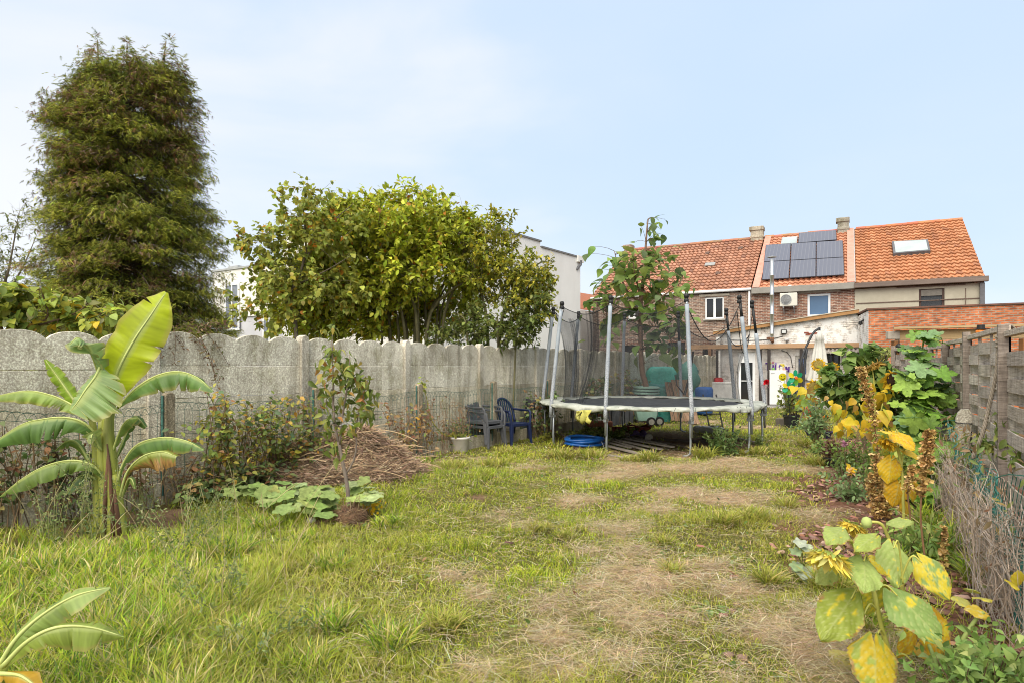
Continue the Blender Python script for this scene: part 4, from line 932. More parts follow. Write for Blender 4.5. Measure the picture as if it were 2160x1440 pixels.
bw.build('branches', M_BARK, ct); cr_.build('crown', M_CONI, ct)

# the three trees behind the middle of the wall
YB = 14.0
def wp(u, v, dy=0, y=YB): return W(u, v, y+dy)
t1 = thing('broadleaf_tree', 'slender loose tree with pale green leaves left of the dense rounded tree', 'tree', GY(628, 12.4))
env_tree(t1, [([GY(628, 12.4, -.1), W(625, 690, 12.4), W(607, 640, 12.4), W(645, 540, 12.3), W(640, 430, 12.3), W(660, 400, 12.2)], .055, .008),
              ([W(612, 650, 12.4), W(580, 560, 12.3), W(545, 520, 12.2)], .028, .006), ([W(645, 545, 12.3), W(690, 480, 12.5), W(745, 430, 12.4)], .03, .006), ([W(630, 600, 12.4), W(690, 570, 12.1), W(740, 540, 12)], .025, .006)],
         [(640, 440, 52, 50, 12.3, .55, 1), (570, 520, 70, 60, 12.3, .6, 1), (590, 600, 75, 75, 12.3, .7, 1.2), (690, 500, 90, 80, 12.4, .8, 1), (660, 600, 100, 80, 12.2, .8, 1), (740, 450, 45, 40, 12.4, .5, .7), (540, 650, 40, 45, 12.4, .4, .8), (600, 400, 16, 14, 12.3, .2, .6), (515, 510, 18, 20, 12.3, .2, .9), (665, 405, 14, 14, 12.2, .2, .9), (560, 690, 45, 30, 12.3, .4, .8), (645, 700, 60, 20, 12.0, .4, .5)],
         215, 22, ROUND, .105, PAL_LITE, M_BARK, spread=.3, droop=.35, shell=2.0, twigr=.006)
t2 = thing('broadleaf_tree', 'broad rounded many stemmed tree with dense yellow green crown over the wall', 'tree', GY(880, YB))
st = []
for bu, tu, tv, dy in ((800, 690, 560, -.2), (820, 740, 500, .4), (845, 800, 450, 0), (870, 850, 430, .5), (888, 900, 440, -.3), (900, 960, 470, .2), (930, 980, 480, -.2), (850, 720, 600, -.6), (915, 1000, 560, .6), (878, 870, 560, -.7), (905, 1020, 610, -.5), (860, 790, 560, .9), (895, 930, 540, 1.0), (835, 710, 620, .3), (925, 960, 600, .8), (878, 905, 470, .1)):
    st.append(([GY(bu, YB+dy*.3, -.1), W(bu+rnd(-6, 6), 690, YB+dy*.5), W((bu*1.3+tu*.7)/2+rnd(-12, 12), 610, YB+dy*.8), W(tu, (tv+560)/2, YB+dy), W(tu+rnd(-10, 10), tv, YB+dy)], rnd(.03, .055), .008))
env_tree(t2, st, [(870, 502, 130, 66, YB, 1.5, 1.25), (760, 520, 115, 85, YB, 1.3, 1), (930, 500, 95, 75, YB, 1.2, 1), (700, 600, 110, 75, YB-.2, 1.1, 1), (800, 590, 120, 60, YB-.5, 1.0, .7), (870, 432, 70, 20, YB, .7, 1.2), (720, 695, 100, 26, YB-.2, .6, .8), (850, 690, 130, 26, YB+1.0, .5, .9), (965, 478, 55, 28, YB, .7, .9), (880, 560, 110, 60, YB-.6, .9, .7), (775, 455, 60, 34, YB, .8, 1.1), (720, 480, 50, 40, YB, .8, .9), (660, 660, 90, 45, YB-.3, .6, .8), (880, 650, 150, 45, YB+1.1, .5, 1.1), (800, 640, 80, 50, YB+.5, .6, .7), (990, 600, 50, 60, YB, .8, .6), (740, 660, 130, 40, YB, .9, .6), (990, 560, 45, 60, YB, .8, .35), (640, 640, 60, 55, YB, .6, .8)],
         1250, 36, OV, .125, PAL_BUSH, M_BARKG, spread=.33, droop=.12, shell=1.7, bare=.08, twigr=.007)
t3 = thing('broadleaf_tree', 'yellowing tree with two thin grey stems in front of the white house wall', 'tree', GY(1050, 13.6))
env_tree(t3, [([GY(1032, 13.6, -.1), W(1028, 690, 13.6), W(1015, 600, 13.6), W(1030, 480, 13.6)], .055, .008), ([GY(1048, 13.5, -.1), W(1055, 700, 13.5), W(1080, 620, 13.4), W(1130, 560, 13.4), W(1165, 550, 13.3)], .05, .008), ([W(1030, 640, 13.6), W(1000, 560, 13.6), W(1000, 490, 13.6)], .03, .007), ([W(1070, 640, 13.5), W(1080, 540, 13.6), W(1075, 480, 13.6)], .03, .007)],
         [(1040, 510, 62, 50, 13.6, .9, 1), (1060, 590, 90, 60, 13.5, .9, 1), (1115, 580, 55, 45, 13.4, .6, 1), (1100, 650, 65, 50, 13.4, .7, .9), (1030, 480, 50, 24, 13.6, .5, 1), (1150, 575, 22, 16, 13.3, .3, 1), (1110, 620, 40, 40, 13.4, .5, 1), (1000, 560, 45, 60, 13.7, .7, .5)],
         210, 30, OV, .10, PAL_YELL, M_BARKG, spread=.26, droop=.1, shell=2.0, bare=.05, twigr=.006)
t4 = thing('leafy_bush', 'dark green leafy bush low behind the wall between tree stems', 'bush', GY(1030, 12.9))
env_tree(t4, [([GY(1000, 12.9, -.1), W(985, 700, 12.9), W(965, 660, 12.9)], .03, .006), ([GY(1080, 12.9, -.1), W(1090, 700, 12.9), W(1105, 670, 12.9)], .03, .006), ([GY(1050, 12.9, -.1), W(1050, 690, 12.9), W(1045, 660, 12.9)], .03, .006)],
         [(1000, 695, 75, 45, 12.9, .5, 1), (1085, 695, 65, 48, 12.9, .5, 1), (1120, 660, 35, 60, 12.95, .4, 1), (955, 715, 50, 25, 12.9, .4, .7)], 100, 34, OV, .095, PAL_DARK, M_BARKG, spread=.26, droop=.1, twigr=.005)
t5 = thing('broadleaf_tree', 'wispy pale leaved tree far behind, left of the tall conifer', 'tree', GY(10, 19))
env_tree(t5, [([GY(-10, 19, -.1), W(0, 650, 19), W(20, 560, 19), W(40, 450, 19)], .09, .008), ([GY(-10, 19, -.1), W(-30, 640, 19), W(-40, 520, 19)], .08, .008), ([W(5, 640, 19), W(50, 560, 19), W(80, 490, 19)], .04, .006)],
         [(20, 560, 60, 80, 19, 1.2, 1), (45, 470, 40, 40, 19, .6, .6), (20, 640, 60, 60, 19, 1, 1), (-40, 540, 60, 90, 19, 1, 1)], 150, 16, OV2, .13, [(4, (.22, .24, .09)), (3, (.14, .16, .06)), (1, (.35, .33, .12))], M_BARK, spread=.5, droop=.2, bare=.25, twigr=.008)
# big-leaved shrub looking over the left end of the wall
t6 = thing('leafy_shrub', 'bright yellow green shrub with large leaves looking over the wall at far left', 'bush', GY(80, 7.9))
env_tree(t6, [([GY(60, 7.6, 0), W(50, 720, 7.7), W(100, 670, 7.7), W(85, 610, 7.6)], .022, .006), ([GY(60, 7.6, 0), W(10, 720, 7.6), W(-10, 660, 7.5), W(-20, 600, 7.5)], .022, .006), ([GY(160, 8, 0), W(170, 710, 8), W(200, 670, 8), W(230, 655, 8.1)], .022, .006), ([W(70, 690, 7.7), W(150, 665, 7.8), W(190, 640, 7.8)], .015, .005)],
         [(70, 650, 75, 42, 7.7, .35, 1), (0, 660, 60, 45, 7.5, .3, 1), (170, 675, 80, 30, 7.9, .35, 1), (235, 685, 45, 24, 8.2, .3, .8), (-70, 650, 70, 60, 7.4, .4, 1)],
         92, 13, ROUND, .115, [(5, (.46, .50, .08)), (3, (.32, .40, .08)), (2, (.20, .27, .06)), (1.2, (.62, .45, .04)), (.8, (.45, .47, .2))], M_TWIG, spread=.2, droop=.45, shell=1.8, twigr=.006, minz=1.2)
# withered climber hanging over the wall beside the banana leaf
t7 = thing('withered_climber', 'withered brown climber hanging over the wall right of the big banana leaf', 'climber', WP(.25, 1.9, .05))
mb = MB(); nb = NPB()
for k in range(15):
    s = rnd(.02, .8); a = WP(s, 1.93+rnd(0, .12), rnd(-.12, .03)); b = WP(s+rnd(-.1, .5), rnd(1.35, 2.1), rnd(.04, .22)); B = bez(a, b, rnd(.1, .4), 6, .2); mb.tube(B, .0035, 3, caps=False)
    n = 16; P = [np.array(B[random.randint(1, 5)])+rng.normal(0, .03, 3) for _ in range(n)]
    nb.scatter(OV2, P, unit(n)*[1, 1, .5]-np.array([0, 0, .5]), unit(n), rng.uniform(.03, .075, n), pick(n, [(4, (.2, .125, .07)), (2, (.3, .22, .11)), (1.2, (.15, .17, .05))]))
mb.build('stems', M_TWIG, t7); nb.build('leaves', M_LEAF, t7)

# ------------------------------------------------------------------ brambles and weeds along the wire fence
TRI = leaf_t([.06, .28, .3, .2, .02], .25, .2)
def bramble(label, u0, u1, h, n, pal, canes=26, off=(.32, .75), dens=1.0, ls=(.04, .085), name='bramble_bush', dead=.35):
    s0, s1 = s_of_u(u0, FOFF), s_of_u(u1, FOFF); root = thing(name, label, 'bramble', WP((s0+s1)/2, 0, .55), 'brambles along the wire fence')
    mb = MB(); nb = NPB(); md = MB()
    for k in range(canes):
        s = rnd(s0, s1); hh = h*rnd(.45, 1.1); a = WP(s+rnd(-.3, .3), 0, rnd(*off)); tp = WP(s, hh, rnd(off[0]-.02, off[1])); e = WP(s+rnd(-.55, .55), hh*rnd(.25, .85), rnd(off[0], off[1]+.12))
        B = [V3(q) for q in catmull([a, a*.4+tp*.6+V3((0, 0, hh*.12)), tp, e], 12)]
        isdead = rng.random() < dead; (md if isdead else mb).tube(B, [.0045]*6+[.0035]*3+[.002]*3, 4, caps=False)
        m = int(n/canes*(.35 if isdead else 1.25)*dens); P = []
        for _ in range(m): i = rng.integers(2, 12); P.append(np.array(B[i])+rng.normal(0, .045, 3))
        if m: nb.scatter(TRI, P, unit(m)*[1, 1, .6]+[.2, -.2, -.15], unit(m)*.6+[.1, -.3, .8], rng.uniform(*ls, m), pick(m, pal, .22)*(.8 if isdead else 1))
    if md.v: md.build('dry_canes', mat('dry_cane', (.36, .24, .13), (.22, .14, .08), .9, 12), root)
    mb.build('canes', M_TWIG, root); nb.build('leaves', M_LEAF, root)
PB1 = [(4, (.22, .28, .07)), (3, (.33, .35, .08)), (2, (.52, .45, .08)), (1.4, (.56, .34, .07)), (.8, (.36, .18, .09)), (2, (.16, .24, .11))]
PB2 = [(4, (.17, .24, .10)), (3, (.24, .31, .10)), (1.3, (.36, .19, .09)), (1, (.46, .39, .13))]
PB3 = [(3, (.40, .24, .13)), (2, (.30, .17, .09)), (2, (.48, .38, .15)), (1.5, (.24, .28, .08))]
bramble('green and rusty bramble tangled on the wire fence left of the banana plant', -60, 190, .95, 800, PB2, 46, off=(.33, .5), dead=.45)
bramble('low rusty bramble on the fence just right of the banana stem', 255, 430, .6, 320, PB3, 26, off=(.33, .5), dead=.6)
bramble('tall yellow and orange bramble on the fence beside the straw heap', 425, 640, 1.12, 1700, PB1, 62, ls=(.045, .095))
bramble('leafy green bramble at the foot of the base plate, right of the banana', 380, 600, .30, 520, PB2, 30, off=(.36, .7), ls=(.06, .11), dead=.1)
bramble('dry brown bramble with a few orange leaves right of the straw heap', 800, 880, .85, 480, PB3+[(1, (.6, .33, .04))], 26, dead=.5)
bramble('thin withered bramble on the fence behind the white pot', 890, 985, .9, 330, PB3, 30, off=(.3, .42), dead=.75, ls=(.03, .06))
bramble('small dark green bramble between the white pot and the grey chairs', 955, 990, .5, 300, PB2, 14, off=(.05, .3), ls=(.04, .08), dead=.1)
bramble('green climbing bramble by the dark board left of the trampoline', 1100, 1155, 1.0, 420, PB2, 22, ls=(.06, .1), dead=.35)
bramble('green shrubby bramble on the fence behind the left of the trampoline', 1215, 1262, 1.25, 420, PB2, 20, ls=(.08, .13), dead=.1)
bramble('dry climbing bramble behind the trampoline poles', 1290, 1345, 1.3, 360, PB3+PB2, 20, ls=(.08, .13), dead=.3)

# ------------------------------------------------------------------ banana plants
M_BAN = colmat('banana_leaf', rough=.4, spec=.4, trans=.38, var=.08, scale=4)
M_BANS = mat('banana_stem', (.36, .39, .06), (.20, .21, .05), .5, 5, stretch=(3, 3, .25), spec=.4, bump=.2)
M_BANR = mat('banana_midrib', (.50, .55, .20), (.42, .46, .14), .5, 6)
def ribbon(parent, mid, wl, wr, N, drop, col, edge=None, name='leaf', n=72, rib=.012, tears=0, curve=.5, seed=0):
    """banana leaf: arching midrib with two halves that droop by the angle drop"""
    R = np.random.default_rng(seed+11); M = catmull([tuple(p) for p in mid], n); N0 = np.array(N, float); N0 /= np.linalg.norm(N0)
    WL = np.interp(np.linspace(0, 1, n), np.linspace(0, 1, len(wl)), wl).copy(); WR = np.interp(np.linspace(0, 1, n), np.linspace(0, 1, len(wr)), wr)
    rows = []; cols = []; str_ = 1+R.normal(0, .07, n); big = np.interp(np.arange(n), np.arange(0, n+8, 8), 1+R.normal(0, .13, n//8+2)[:len(np.arange(0, n+8, 8))])
    ripple = np.interp(np.arange(n), np.arange(0, n+5, 5), R.normal(0, .10, n//5+3)[:len(np.arange(0, n+5, 5))])
    segd = [np.zeros(n), np.zeros(n)]
    for sd_, Wd in ((0, WL), (1, WR)):
        cuts = sorted(R.choice(np.arange(4, n-4), tears if tears else max(3, n//11), replace=False)); off = 0; prev = 0
        for ck in list(cuts)+[n]: segd[sd_][prev:ck] = R.normal(0, .16); prev = ck
        for ck in cuts: Wd[ck] *= R.uniform(.35, .8)
    for i in range(n):
        T = M[min(i+1, n-1)]-M[max(i-1, 0)]; T /= np.linalg.norm(T); sd = np.cross(T, N0); sd /= np.linalg.norm(sd); nn = np.cross(sd, T)
        r = []; c = []
        for q in (-1, -.75, -.5, -.25, 0, .25, .5, .75, 1):
            wd_ = WL[i] if q < 0 else WR[i]; a = abs(q); dr = drop[0] if q < 0 else drop[1]
            ang = dr*(1-curve+curve*a)+ripple[i]*a+segd[0 if q < 0 else 1][i]*a; p = M[i]+sd*(math.copysign(1, q)*a*wd_*math.cos(ang))-nn*(a*wd_*math.sin(ang))+T*(a*wd_*.22)
            cc = np.array(col)*str_[i]*big[i]*(1+.04*R.normal())
            if edge is not None and a > edge[1]-.25*R.random(): cc = np.array(edge[0])*R.uniform(.5, 1.2) if (q*edge[2] > 0 or edge[2] == 0) else cc
            elif a == 1: cc = cc*.45+np.array((.45, .33, .12))*.55
            if q == 0: cc = np.array((.46, .52, .17))
            r.append(V3(p)); c.append(tuple(np.clip(cc, .01, 1)))
        rows.append(r); cols.append(c)
    mb = MB(); mb.grid(rows, cols=cols); o = mb.build(name, M_BAN, parent, smooth=True)
    mb = MB(); k = slice(0, n, 3); pts = [V3(p) for p in M[k]]
    mb.tube(pts, [rib*(1-.85*j/len(pts)) for j in range(len(pts))], 6); mb.build('midrib', M_BANR, o, smooth=True)
    return o
YN = 5.69
def b(u, v, d=0): return W(u, v, YN+d)
bn = thing('banana_plant', 'tall banana plant with one upright bright leaf before the concrete wall', 'plant', GY(245, YN))
mb = MB()
for pts, r0, r1 in (([b(245, 1150), b(243, 1060, .02), b(234, 980), b(228, 900), b(236, 850, .02)], .082, .036), ([b(212, 1140, .08), b(206, 1040, .08), b(202, 940, .06), b(192, 870, .05)], .05, .026), ([b(258, 1150, -.04), b(250, 1070, -.03), b(240, 1000, -.02)], .055, .04), ([b(226, 1145, .02), b(222, 1050, .0), b(214, 960), b(216, 880)], .055, .03)): mb.tube([V3(q) for q in catmull(pts, 12)], [r0+(r1-r0)*k/11 for k in range(12)], 12)
mb.build('stem', M_BANS, bn, smooth=True)
mb = MB()
for pts in ([b(240, 1150, -.07), b(238, 1080, -.08), b(232, 990, -.06), b(226, 935, -.05)], [b(256, 1150, -.07), b(247, 1080, -.08), b(241, 1030, -.06)], [b(226, 1150, -.03), b(221, 1070, -.04), b(229, 960, -.05)]): mb.tube(pts, [.024, .02, .014, .006][:len(pts)], 6)
mb.build('dry_sheath', mat('dry_banana_sheath', (.17, .085, .05), (.09, .05, .03), .9, 10, stretch=(3, 3, .3)), bn, smooth=True)
G1 = (.31, .42, .035); G2 = (.25, .36, .12); G3 = (.13, .23, .055); G4 = (.17, .25, .05); G5 = (.11, .18, .06)
ribbon(bn, [b(236, 850), b(246, 790, -.05), b(278, 725, -.05), b(318, 665, 0), b(350, 617, .06)], [.03, .14, .20, .18, .20, .17, .11, .02], [.04, .16, .22, .24, .235, .20, .12, .02], (.25, -1, .15), (.12, .18), (.46, .54, .02), seed=1, rib=.016, tears=2)
ribbon(bn, [b(222, 860, .02), b(214, 815, -.05), b(200, 765, -.16), b(182, 728, -.26), b(163, 712, -.34), b(146, 728, -.4)], [.02, .07, .12, .14, .12, .02], [.02, .08, .13, .14, .12, .02], (-.2, -.6, .9), (.9, .75), G2, seed=2, rib=.014)
ribbon(bn, [b(212, 772, -.18), b(200, 795, -.26), b(180, 822, -.32), b(163, 848, -.36), b(148, 866, -.38)], [.02, .30, .36, .26, .02], [.02, .05, .06, .05, .01], (.2, -1, .35), (.18, .3), G2, seed=3, rib=.012)
ribbon(bn, [b(175, 870, .05), b(150, 835, .02), b(122, 795, 0), b(95, 758, -.02)], [.02, .07, .085, .075, .01], [.02, .07, .08, .06, .01], (.3, -1, .3), (.45, .45), (.27, .40, .04), seed=4)
ribbon(bn, [b(190, 880, 0), b(150, 852, -.03), b(105, 832, -.06), b(50, 824, -.1), b(-40, 842, -.15)], [.02, .10, .12, .12, .02], [.02, .10, .13, .12, .02], (0, -.35, 1), (.75, .85), (.24, .34, .06), seed=5)
ribbon(bn, [b(215, 930, 0), b(180, 893, -.1), b(140, 880, -.15), b(90, 883, -.2), b(40, 897, -.25), b(-30, 945, -.3)], [.01, .12, .19, .21, .17, .02], [.01, .14, .19, .21, .17, .02], (0, -.45, 1), (.95, .95), G3, seed=6, edge=((.36, .27, .08), .97, 1))
ribbon(bn, [b(222, 1010, -.02), b(195, 980, -.1), b(150, 970, -.14), b(95, 982, -.2), b(45, 1010, -.25), b(0, 1046, -.28)], [.01, .07, .14, .15, .11, .01], [.01, .09, .15, .16, .11, .01], (0, -.45, 1), (.85, .85), G4, seed=7, edge=((.30, .20, .09), .95, 1))
ribbon(bn, [b(248, 860, .05), b(285, 820, .0), b(330, 792, -.02), b(375, 783, -.04), b(415, 795, -.06), b(450, 824, -.08)], [.01, .10, .16, .17, .13, .02], [.01, .12, .18, .18, .14, .02], (0, -.45, 1), (.85, .85), G3, seed=8)
ribbon(bn, [b(246, 1030, -.02), b(258, 980, -.06), b(288, 938, -.1), b(340, 922, -.13), b(390, 928, -.16), b(430, 948, -.18)], [.008, .02, .11, .13, .11, .01], [.008, .03, .13, .15, .12, .01], (0, -.5, 1), (.8, .9), G3, seed=9)
ribbon(bn, [b(252, 1050, -.06), b(268, 995, -.12), b(300, 962, -.16), b(340, 952, -.2), b(372, 962, -.22)], [.006, .02, .13, .16, .06], [.006, .03, .16, .18, .08], (0, -.7, .8), (.7, 1.0), (.24, .27, .05), seed=10, edge=((.42, .24, .08), .6, 0))
ribbon(bn, [b(235, 960, 0), b(252, 910, -.05), b(268, 885, -.08), b(290, 880, -.1)], [.01, .06, .10, .02], [.01, .06, .10, .02], (0, -.6, .8), (.7, .7), G4, seed=11, n=36)
ribbon(bn, [b(240, 975, .05), b(270, 905, .12), b(285, 878, .14), b(308, 900, .16)], [.01, .05, .09, .02], [.01, .05, .09, .02], (0, -.6, .8), (.7, .7), G3, seed=12, n=36)
ribbon(bn, [b(215, 950, -.05), b(200, 925, -.1), b(195, 915, -.14), b(190, 935, -.18)], [.01, .06, .06, .01], [.01, .08, .08, .01], (.3, -.9, .4), (.5, .5), (.27, .34, .1), seed=13, n=30)
ribbon(bn, [b(205, 1010, .05), b(180, 1000, 0), b(160, 1010, -.06), b(142, 1040, -.1)], [.02, .09, .10, .02], [.02, .09, .10, .02], (0, -.8, .6), (.6, .6), G5, seed=14, n=40)
ribbon(bn, [b(195, 985, .1), b(165, 935, .06), b(140, 930, .03), b(115, 950, 0)], [.01, .06, .07, .01], [.01, .06, .07, .01], (0, -.5, 1), (.6, .6), G4, seed=15, n=36)
ribbon(bn, [b(250, 1070, -.02), b(268, 1015, -.05), b(278, 1010, -.08), b(285, 1030, -.1)], [.008, .03, .035, .01], [.008, .03, .035, .01], (.3, -.8, .6), (.6, .6), G4, seed=16, n=30)
YS = 2.78
def c(u, v, d=0): return W(u, v, YS+d)
bs = thing('banana_plant', 'small young banana plant cut off by the bottom left corner', 'plant', GY(-20, YS))
mb = MB(); mb.tube([GY(-20, YS, -.05), c(-12, 1430), c(0, 1395)], [.05, .045, .035], 10); mb.build('stem', M_BANS, bs, smooth=True)
ribbon(bs, [c(0, 1400), c(35, 1345, 0), c(90, 1295, .03), c(160, 1255, .06), c(232, 1238, .1)], [.012, .03, .05, .04, .005], [.012, .055, .095, .08, .005], (.1, -.7, .8), (.3, .55), (.27, .36, .09), seed=21)
ribbon(bs, [c(5, 1405, -.05), c(60, 1350, -.06), c(120, 1322, -.04), c(190, 1322, 0), c(262, 1342, .04)], [.012, .04, .06, .06, .005], [.012, .06, .105, .10, .005], (0, -.6, .9), (.6, .9), (.27, .34, .06), seed=22)
ribbon(bs, [c(-10, 1420, -.05), c(15, 1420, -.1), c(45, 1425, -.14), c(80, 1450, -.18)], [.012, .05, .06, .02], [.012, .05, .06, .02], (0, -.6, .9), (.7, .7), (.50, .30, .03), seed=23, n=40)
ribbon(bs, [c(-20, 1400, .05), c(-60, 1330, .0), c(-120, 1290, 0), c(-190, 1300, 0)], [.012, .07, .09, .02], [.012, .07, .09, .02], (0, -.6, .9), (.6, .6), G4, seed=24)

# ------------------------------------------------------------------ young pear tree and what grows at its foot
YP = 6.42
def p(u, v, d=0): return W(u, v, YP+d)
pt = thing('pear_tree', 'young pear tree with curled leaves in front of the straw heap', 'tree', GY(737, YP))
mb = MB()
for pts, r0, r1 in (([GY(737, YP, -.05), p(734, 1040), p(731, 1015), p(722, 970), p(714, 930)], .024, .017), ([p(714, 932), p(704, 880, .03), p(703, 800, .05), p(700, 730, .05), p(703, 685, .05)], .016, .004), ([p(716, 938), p(722, 880, -.05), p(735, 800, -.04), p(738, 745, -.03)], .014, .004), ([p(728, 1000), p(744, 975, .03), p(752, 940, .04), p(750, 900, .05), p(768, 830, .08), p(776, 800, .1)], .011, .004), ([p(712, 900), p(690, 860, .05), p(690, 830, .05)], .008, .003), ([p(720, 900), p(705, 895, -.1), p(696, 893, -.12)], .008, .004)):
    mb.tube([V3(q) for q in catmull(pts, 10)], [r0+(r1-r0)*k/9 for k in range(10)], 8)
mb.build('trunk', mat('pear_bark', (.27, .215, .175), (.16, .125, .1), .9, 18, stretch=(1, 1, .4), bump=.5), pt, smooth=True)
mb = MB()
for a, e in (((716, 897), (735, 890)), ((735, 890), (752, 900)), ((722, 896), (722, 880))): mb.tube([p(*a, -.06), p(*e, -.06)], .004, 5)
mb.build('pale_tie', mat('white_string', (.6, .6, .6), None, .7), pt)
PC = leaf_t([.03, .2, .26, .22, .12, .01], .45, .55)
nb = NPB(); P = []
for u, v, ru, rv, n in ((690, 760, 22, 22, 34), (705, 740, 16, 14, 18), (690, 800, 22, 28, 40), (735, 770, 22, 16, 34), (742, 800, 24, 26, 46), (770, 815, 24, 22, 44), (778, 850, 16, 30, 30), (690, 850, 20, 26, 30), (740, 850, 22, 24, 34), (700, 895, 26, 24, 28), (755, 885, 24, 18, 22), (765, 870, 18, 14, 16), (704, 692, 8, 12, 12), (712, 940, 22, 26, 20), (740, 905, 20, 18, 12), (720, 780, 20, 30, 26)):
    for _ in range(int(n*.85)): P.append(tuple(p(u+rng.normal(0, ru*.62), v+rng.normal(0, rv*.62), rng.normal(0, .1))))
N = len(P); D = unit(N)*[1, 1, .6]-[0, 0, .55]
nb.scatter(PC, P, D, unit(N)*.7+[0, -.3, .6], rng.uniform(.06, .115, N), pick(N, [(5, (.18, .23, .05)), (4, (.28, .31, .065)), (2, (.40, .33, .08)), (1, (.42, .2, .06)), (1, (.09, .12, .04))]))
nb.build('crown', M_LEAF, pt)
sq = thing('squash_plant', 'low patch of large grey green squash leaves beside the pear tree', 'plant', GY(630, 6.9))
rad = [1*(.86+.14*math.cos(5*a))*(.55+.45*min(1, abs(a-PI)/.5) if abs(a-PI) < .5 else 1)*.55 for a in (2*PI*i/22 for i in range(22))]
SQ = palm_t(rad, .16, .03)
nb = NPB(); P, D, U, Sc = [], [], [], []; mb = MB()
for u, v, ru, rv, n in ((520, 1035, 45, 8, 9), (600, 1040, 60, 10, 16), (680, 1050, 60, 12, 15), (640, 1070, 70, 10, 16), (560, 1060, 40, 8, 6), (785, 1060, 30, 12, 7), (760, 1030, 20, 8, 4)):
    for _ in range(n):
        g_ = G(min(max(u+rng.normal(0, ru*.6), 470), 835), v+28+rng.normal(0, rv*.7)); z = rnd(.10, .26); q = V3((g_.x, g_.y, z)); P.append(tuple(q)); d = np.array([rng.normal(), rng.normal()-.7, -.15]); D.append(d); U.append([rng.normal()*.25, -.35+rng.normal()*.25, 1]); Sc.append(rnd(.13, .24))
        mb.tube(bez(g_+V3((rnd(-.08, .08), .1, 0)), q, .1, 4), .006, 4)
nb.scatter(SQ, P, D, U, Sc, pick(len(P), [(5, (.27, .34, .11)), (3, (.34, .40, .17)), (2, (.21, .29, .08)), (.6, (.33, .36, .1))], .12))
nb.build('leaves', colmat('squash_leaf', rough=.65, spec=.2, trans=.2, var=.35, scale=26), sq, smooth=True); mb.build('stalks', mat('green_stalk', (.28, .34, .1), (.2, .26, .07), .6), sq)
for u, v in ((603, 985), (646, 990), (630, 1005)):
    pass
rc = thing('root_clump', 'brown fibrous clump of old roots lying at the foot of the pear tree', 'root clump', GY(742, 6.1))
mb = MB(); c0 = GY(742, 6.05); mb.lathe(c0, [(.0, -.02), (.15, -.02), (.165, .05), (.14, .12), (.08, .16), (0, .17)], 14, wob=.1); mb.build('soil_ball', mat('rooty_soil', (.17, .1, .055), (.08, .05, .03), 1, 16, bump=.8, bdist=.03), rc, smooth=True)
nb = NPB(); n = 900; d = unit(n); d[:, 2] = np.abs(d[:, 2]); P = np.array(tuple(c0))+d*[.155, .155, .165]; nb.scatter(leaf_t([.03, .03, .02, .005], 0, .5), P, unit(n)+d*.3, d, rng.uniform(.05, .15, n), pick(n, [(3, (.25, .15, .085)), (2, (.16, .09, .05)), (1, (.36, .25, .14))])); nb.build('roots', M_LEAF, rc)
yf = thing('yellow_flowers', 'small clump of bright yellow flowers beside the brown root clump', 'flowers', GY(780, 6.2))
nb = NPB(); n = 75; P = [tuple(GY(780, 6.2)+V3((rng.normal(0, .045)+.03*k/n, rng.normal(0, .03), .05+.11*k/n+abs(rng.normal(0, .02))))) for k in range(n)]; nb.scatter(palm_t([.5, .3]*5, .1, 0), P, unit(n), unit(n)+[0, -.5, .8], rng.uniform(.025, .045, n), pick(n, [(3, (.8, .52, .01)), (1, (.7, .4, .01))], .1)); nb.build('blossoms', M_LEAF, yf)
nb = NPB(); n = 60; nb.scatter(OV2, [tuple(GY(785, 6.2)+V3((rng.normal(0, .06), rng.normal(0, .04), abs(rng.normal(0, .05))))) for k in range(n)], unit(n), unit(n)+[0, 0, 1], rng.uniform(.03, .06, n), pick(n, PAL_DARK)); nb.build('leaves', M_LEAF, yf)
mb = MB(); mb.lathe(G(655, 1100), [(0, -.02), (.045, -.01), (.05, .02), (.03, .04), (0, .045)], 10, wob=.15); tag(mb.build('stone', mat('pale_stone', (.5, .48, .45), None, .9), None, smooth=True), 'pale rounded stone on bare soil left of the root clump', 'stone')

# heap of straw and old stalks
hp = thing('straw_heap', 'heap of brown straw and dry stalks piled against the wire fence', 'heap', GY(715, 8.5))
def hz(x, y):
    z = 0
    for u, Y, h, rx, ry in ((610, 8.25, .40, .72, .5), (770, 8.65, .60, .60, .5), (690, 8.5, .44, .8, .45), (540, 8.0, .2, .45, .3), (835, 8.9, .28, .3, .35)):
        q = GY(u, Y); z = max(z, h*math.exp(-(((x-q.x)/rx)**2+((y-q.y)/ry)**2)*1.3))
    return z*(.72+.56*float(vnoise(np.array([x*5.0]), np.array([y*5.0]))[0]))
rows = []
for j in range(26): rows.append([V3((x, y, hz(x, y)-.03+rnd(-.015, .015))) for x, y in ((-4.3+i*.1, 7.2+j*.1+i*.012) for i in range(36))])
rows = [[q if wall_d(q.x, q.y) > .34 else V3((q.x, q.y, -.05)) for q in r] for r in rows]
mb = MB(); mb.grid(rows); mb.build('core', mat('rotting_straw', (.26, .165, .10), (.12, .075, .045), 1, 14, bump=.9, bdist=.04), hp, smooth=True)
nb = NPB(); P, D, L = [], [], []
while len(P) < 24000:
    u, Y = rng.uniform(520, 900), rng.uniform(7.4, 9.6); q = GY(u, Y); z = hz(q.x, q.y)
    if z < .07 or wall_d(q.x, q.y) < .38: continue
    e = .05; gx = (hz(q.x+e, q.y)-z)/e; gy = (hz(q.x, q.y+e)-z)/e
    a = rng.normal(.15, .9)+(PI if rng.random() < .5 else 0); d = np.array([math.cos(a), math.sin(a)*.8, 0]); d[2] = (gx*d[0]+gy*d[1])*.6+rng.normal(0, .3)
    P.append((q.x, q.y, z+rnd(-.03, .05))); D.append(d); L.append(rng.uniform(.14, .5))
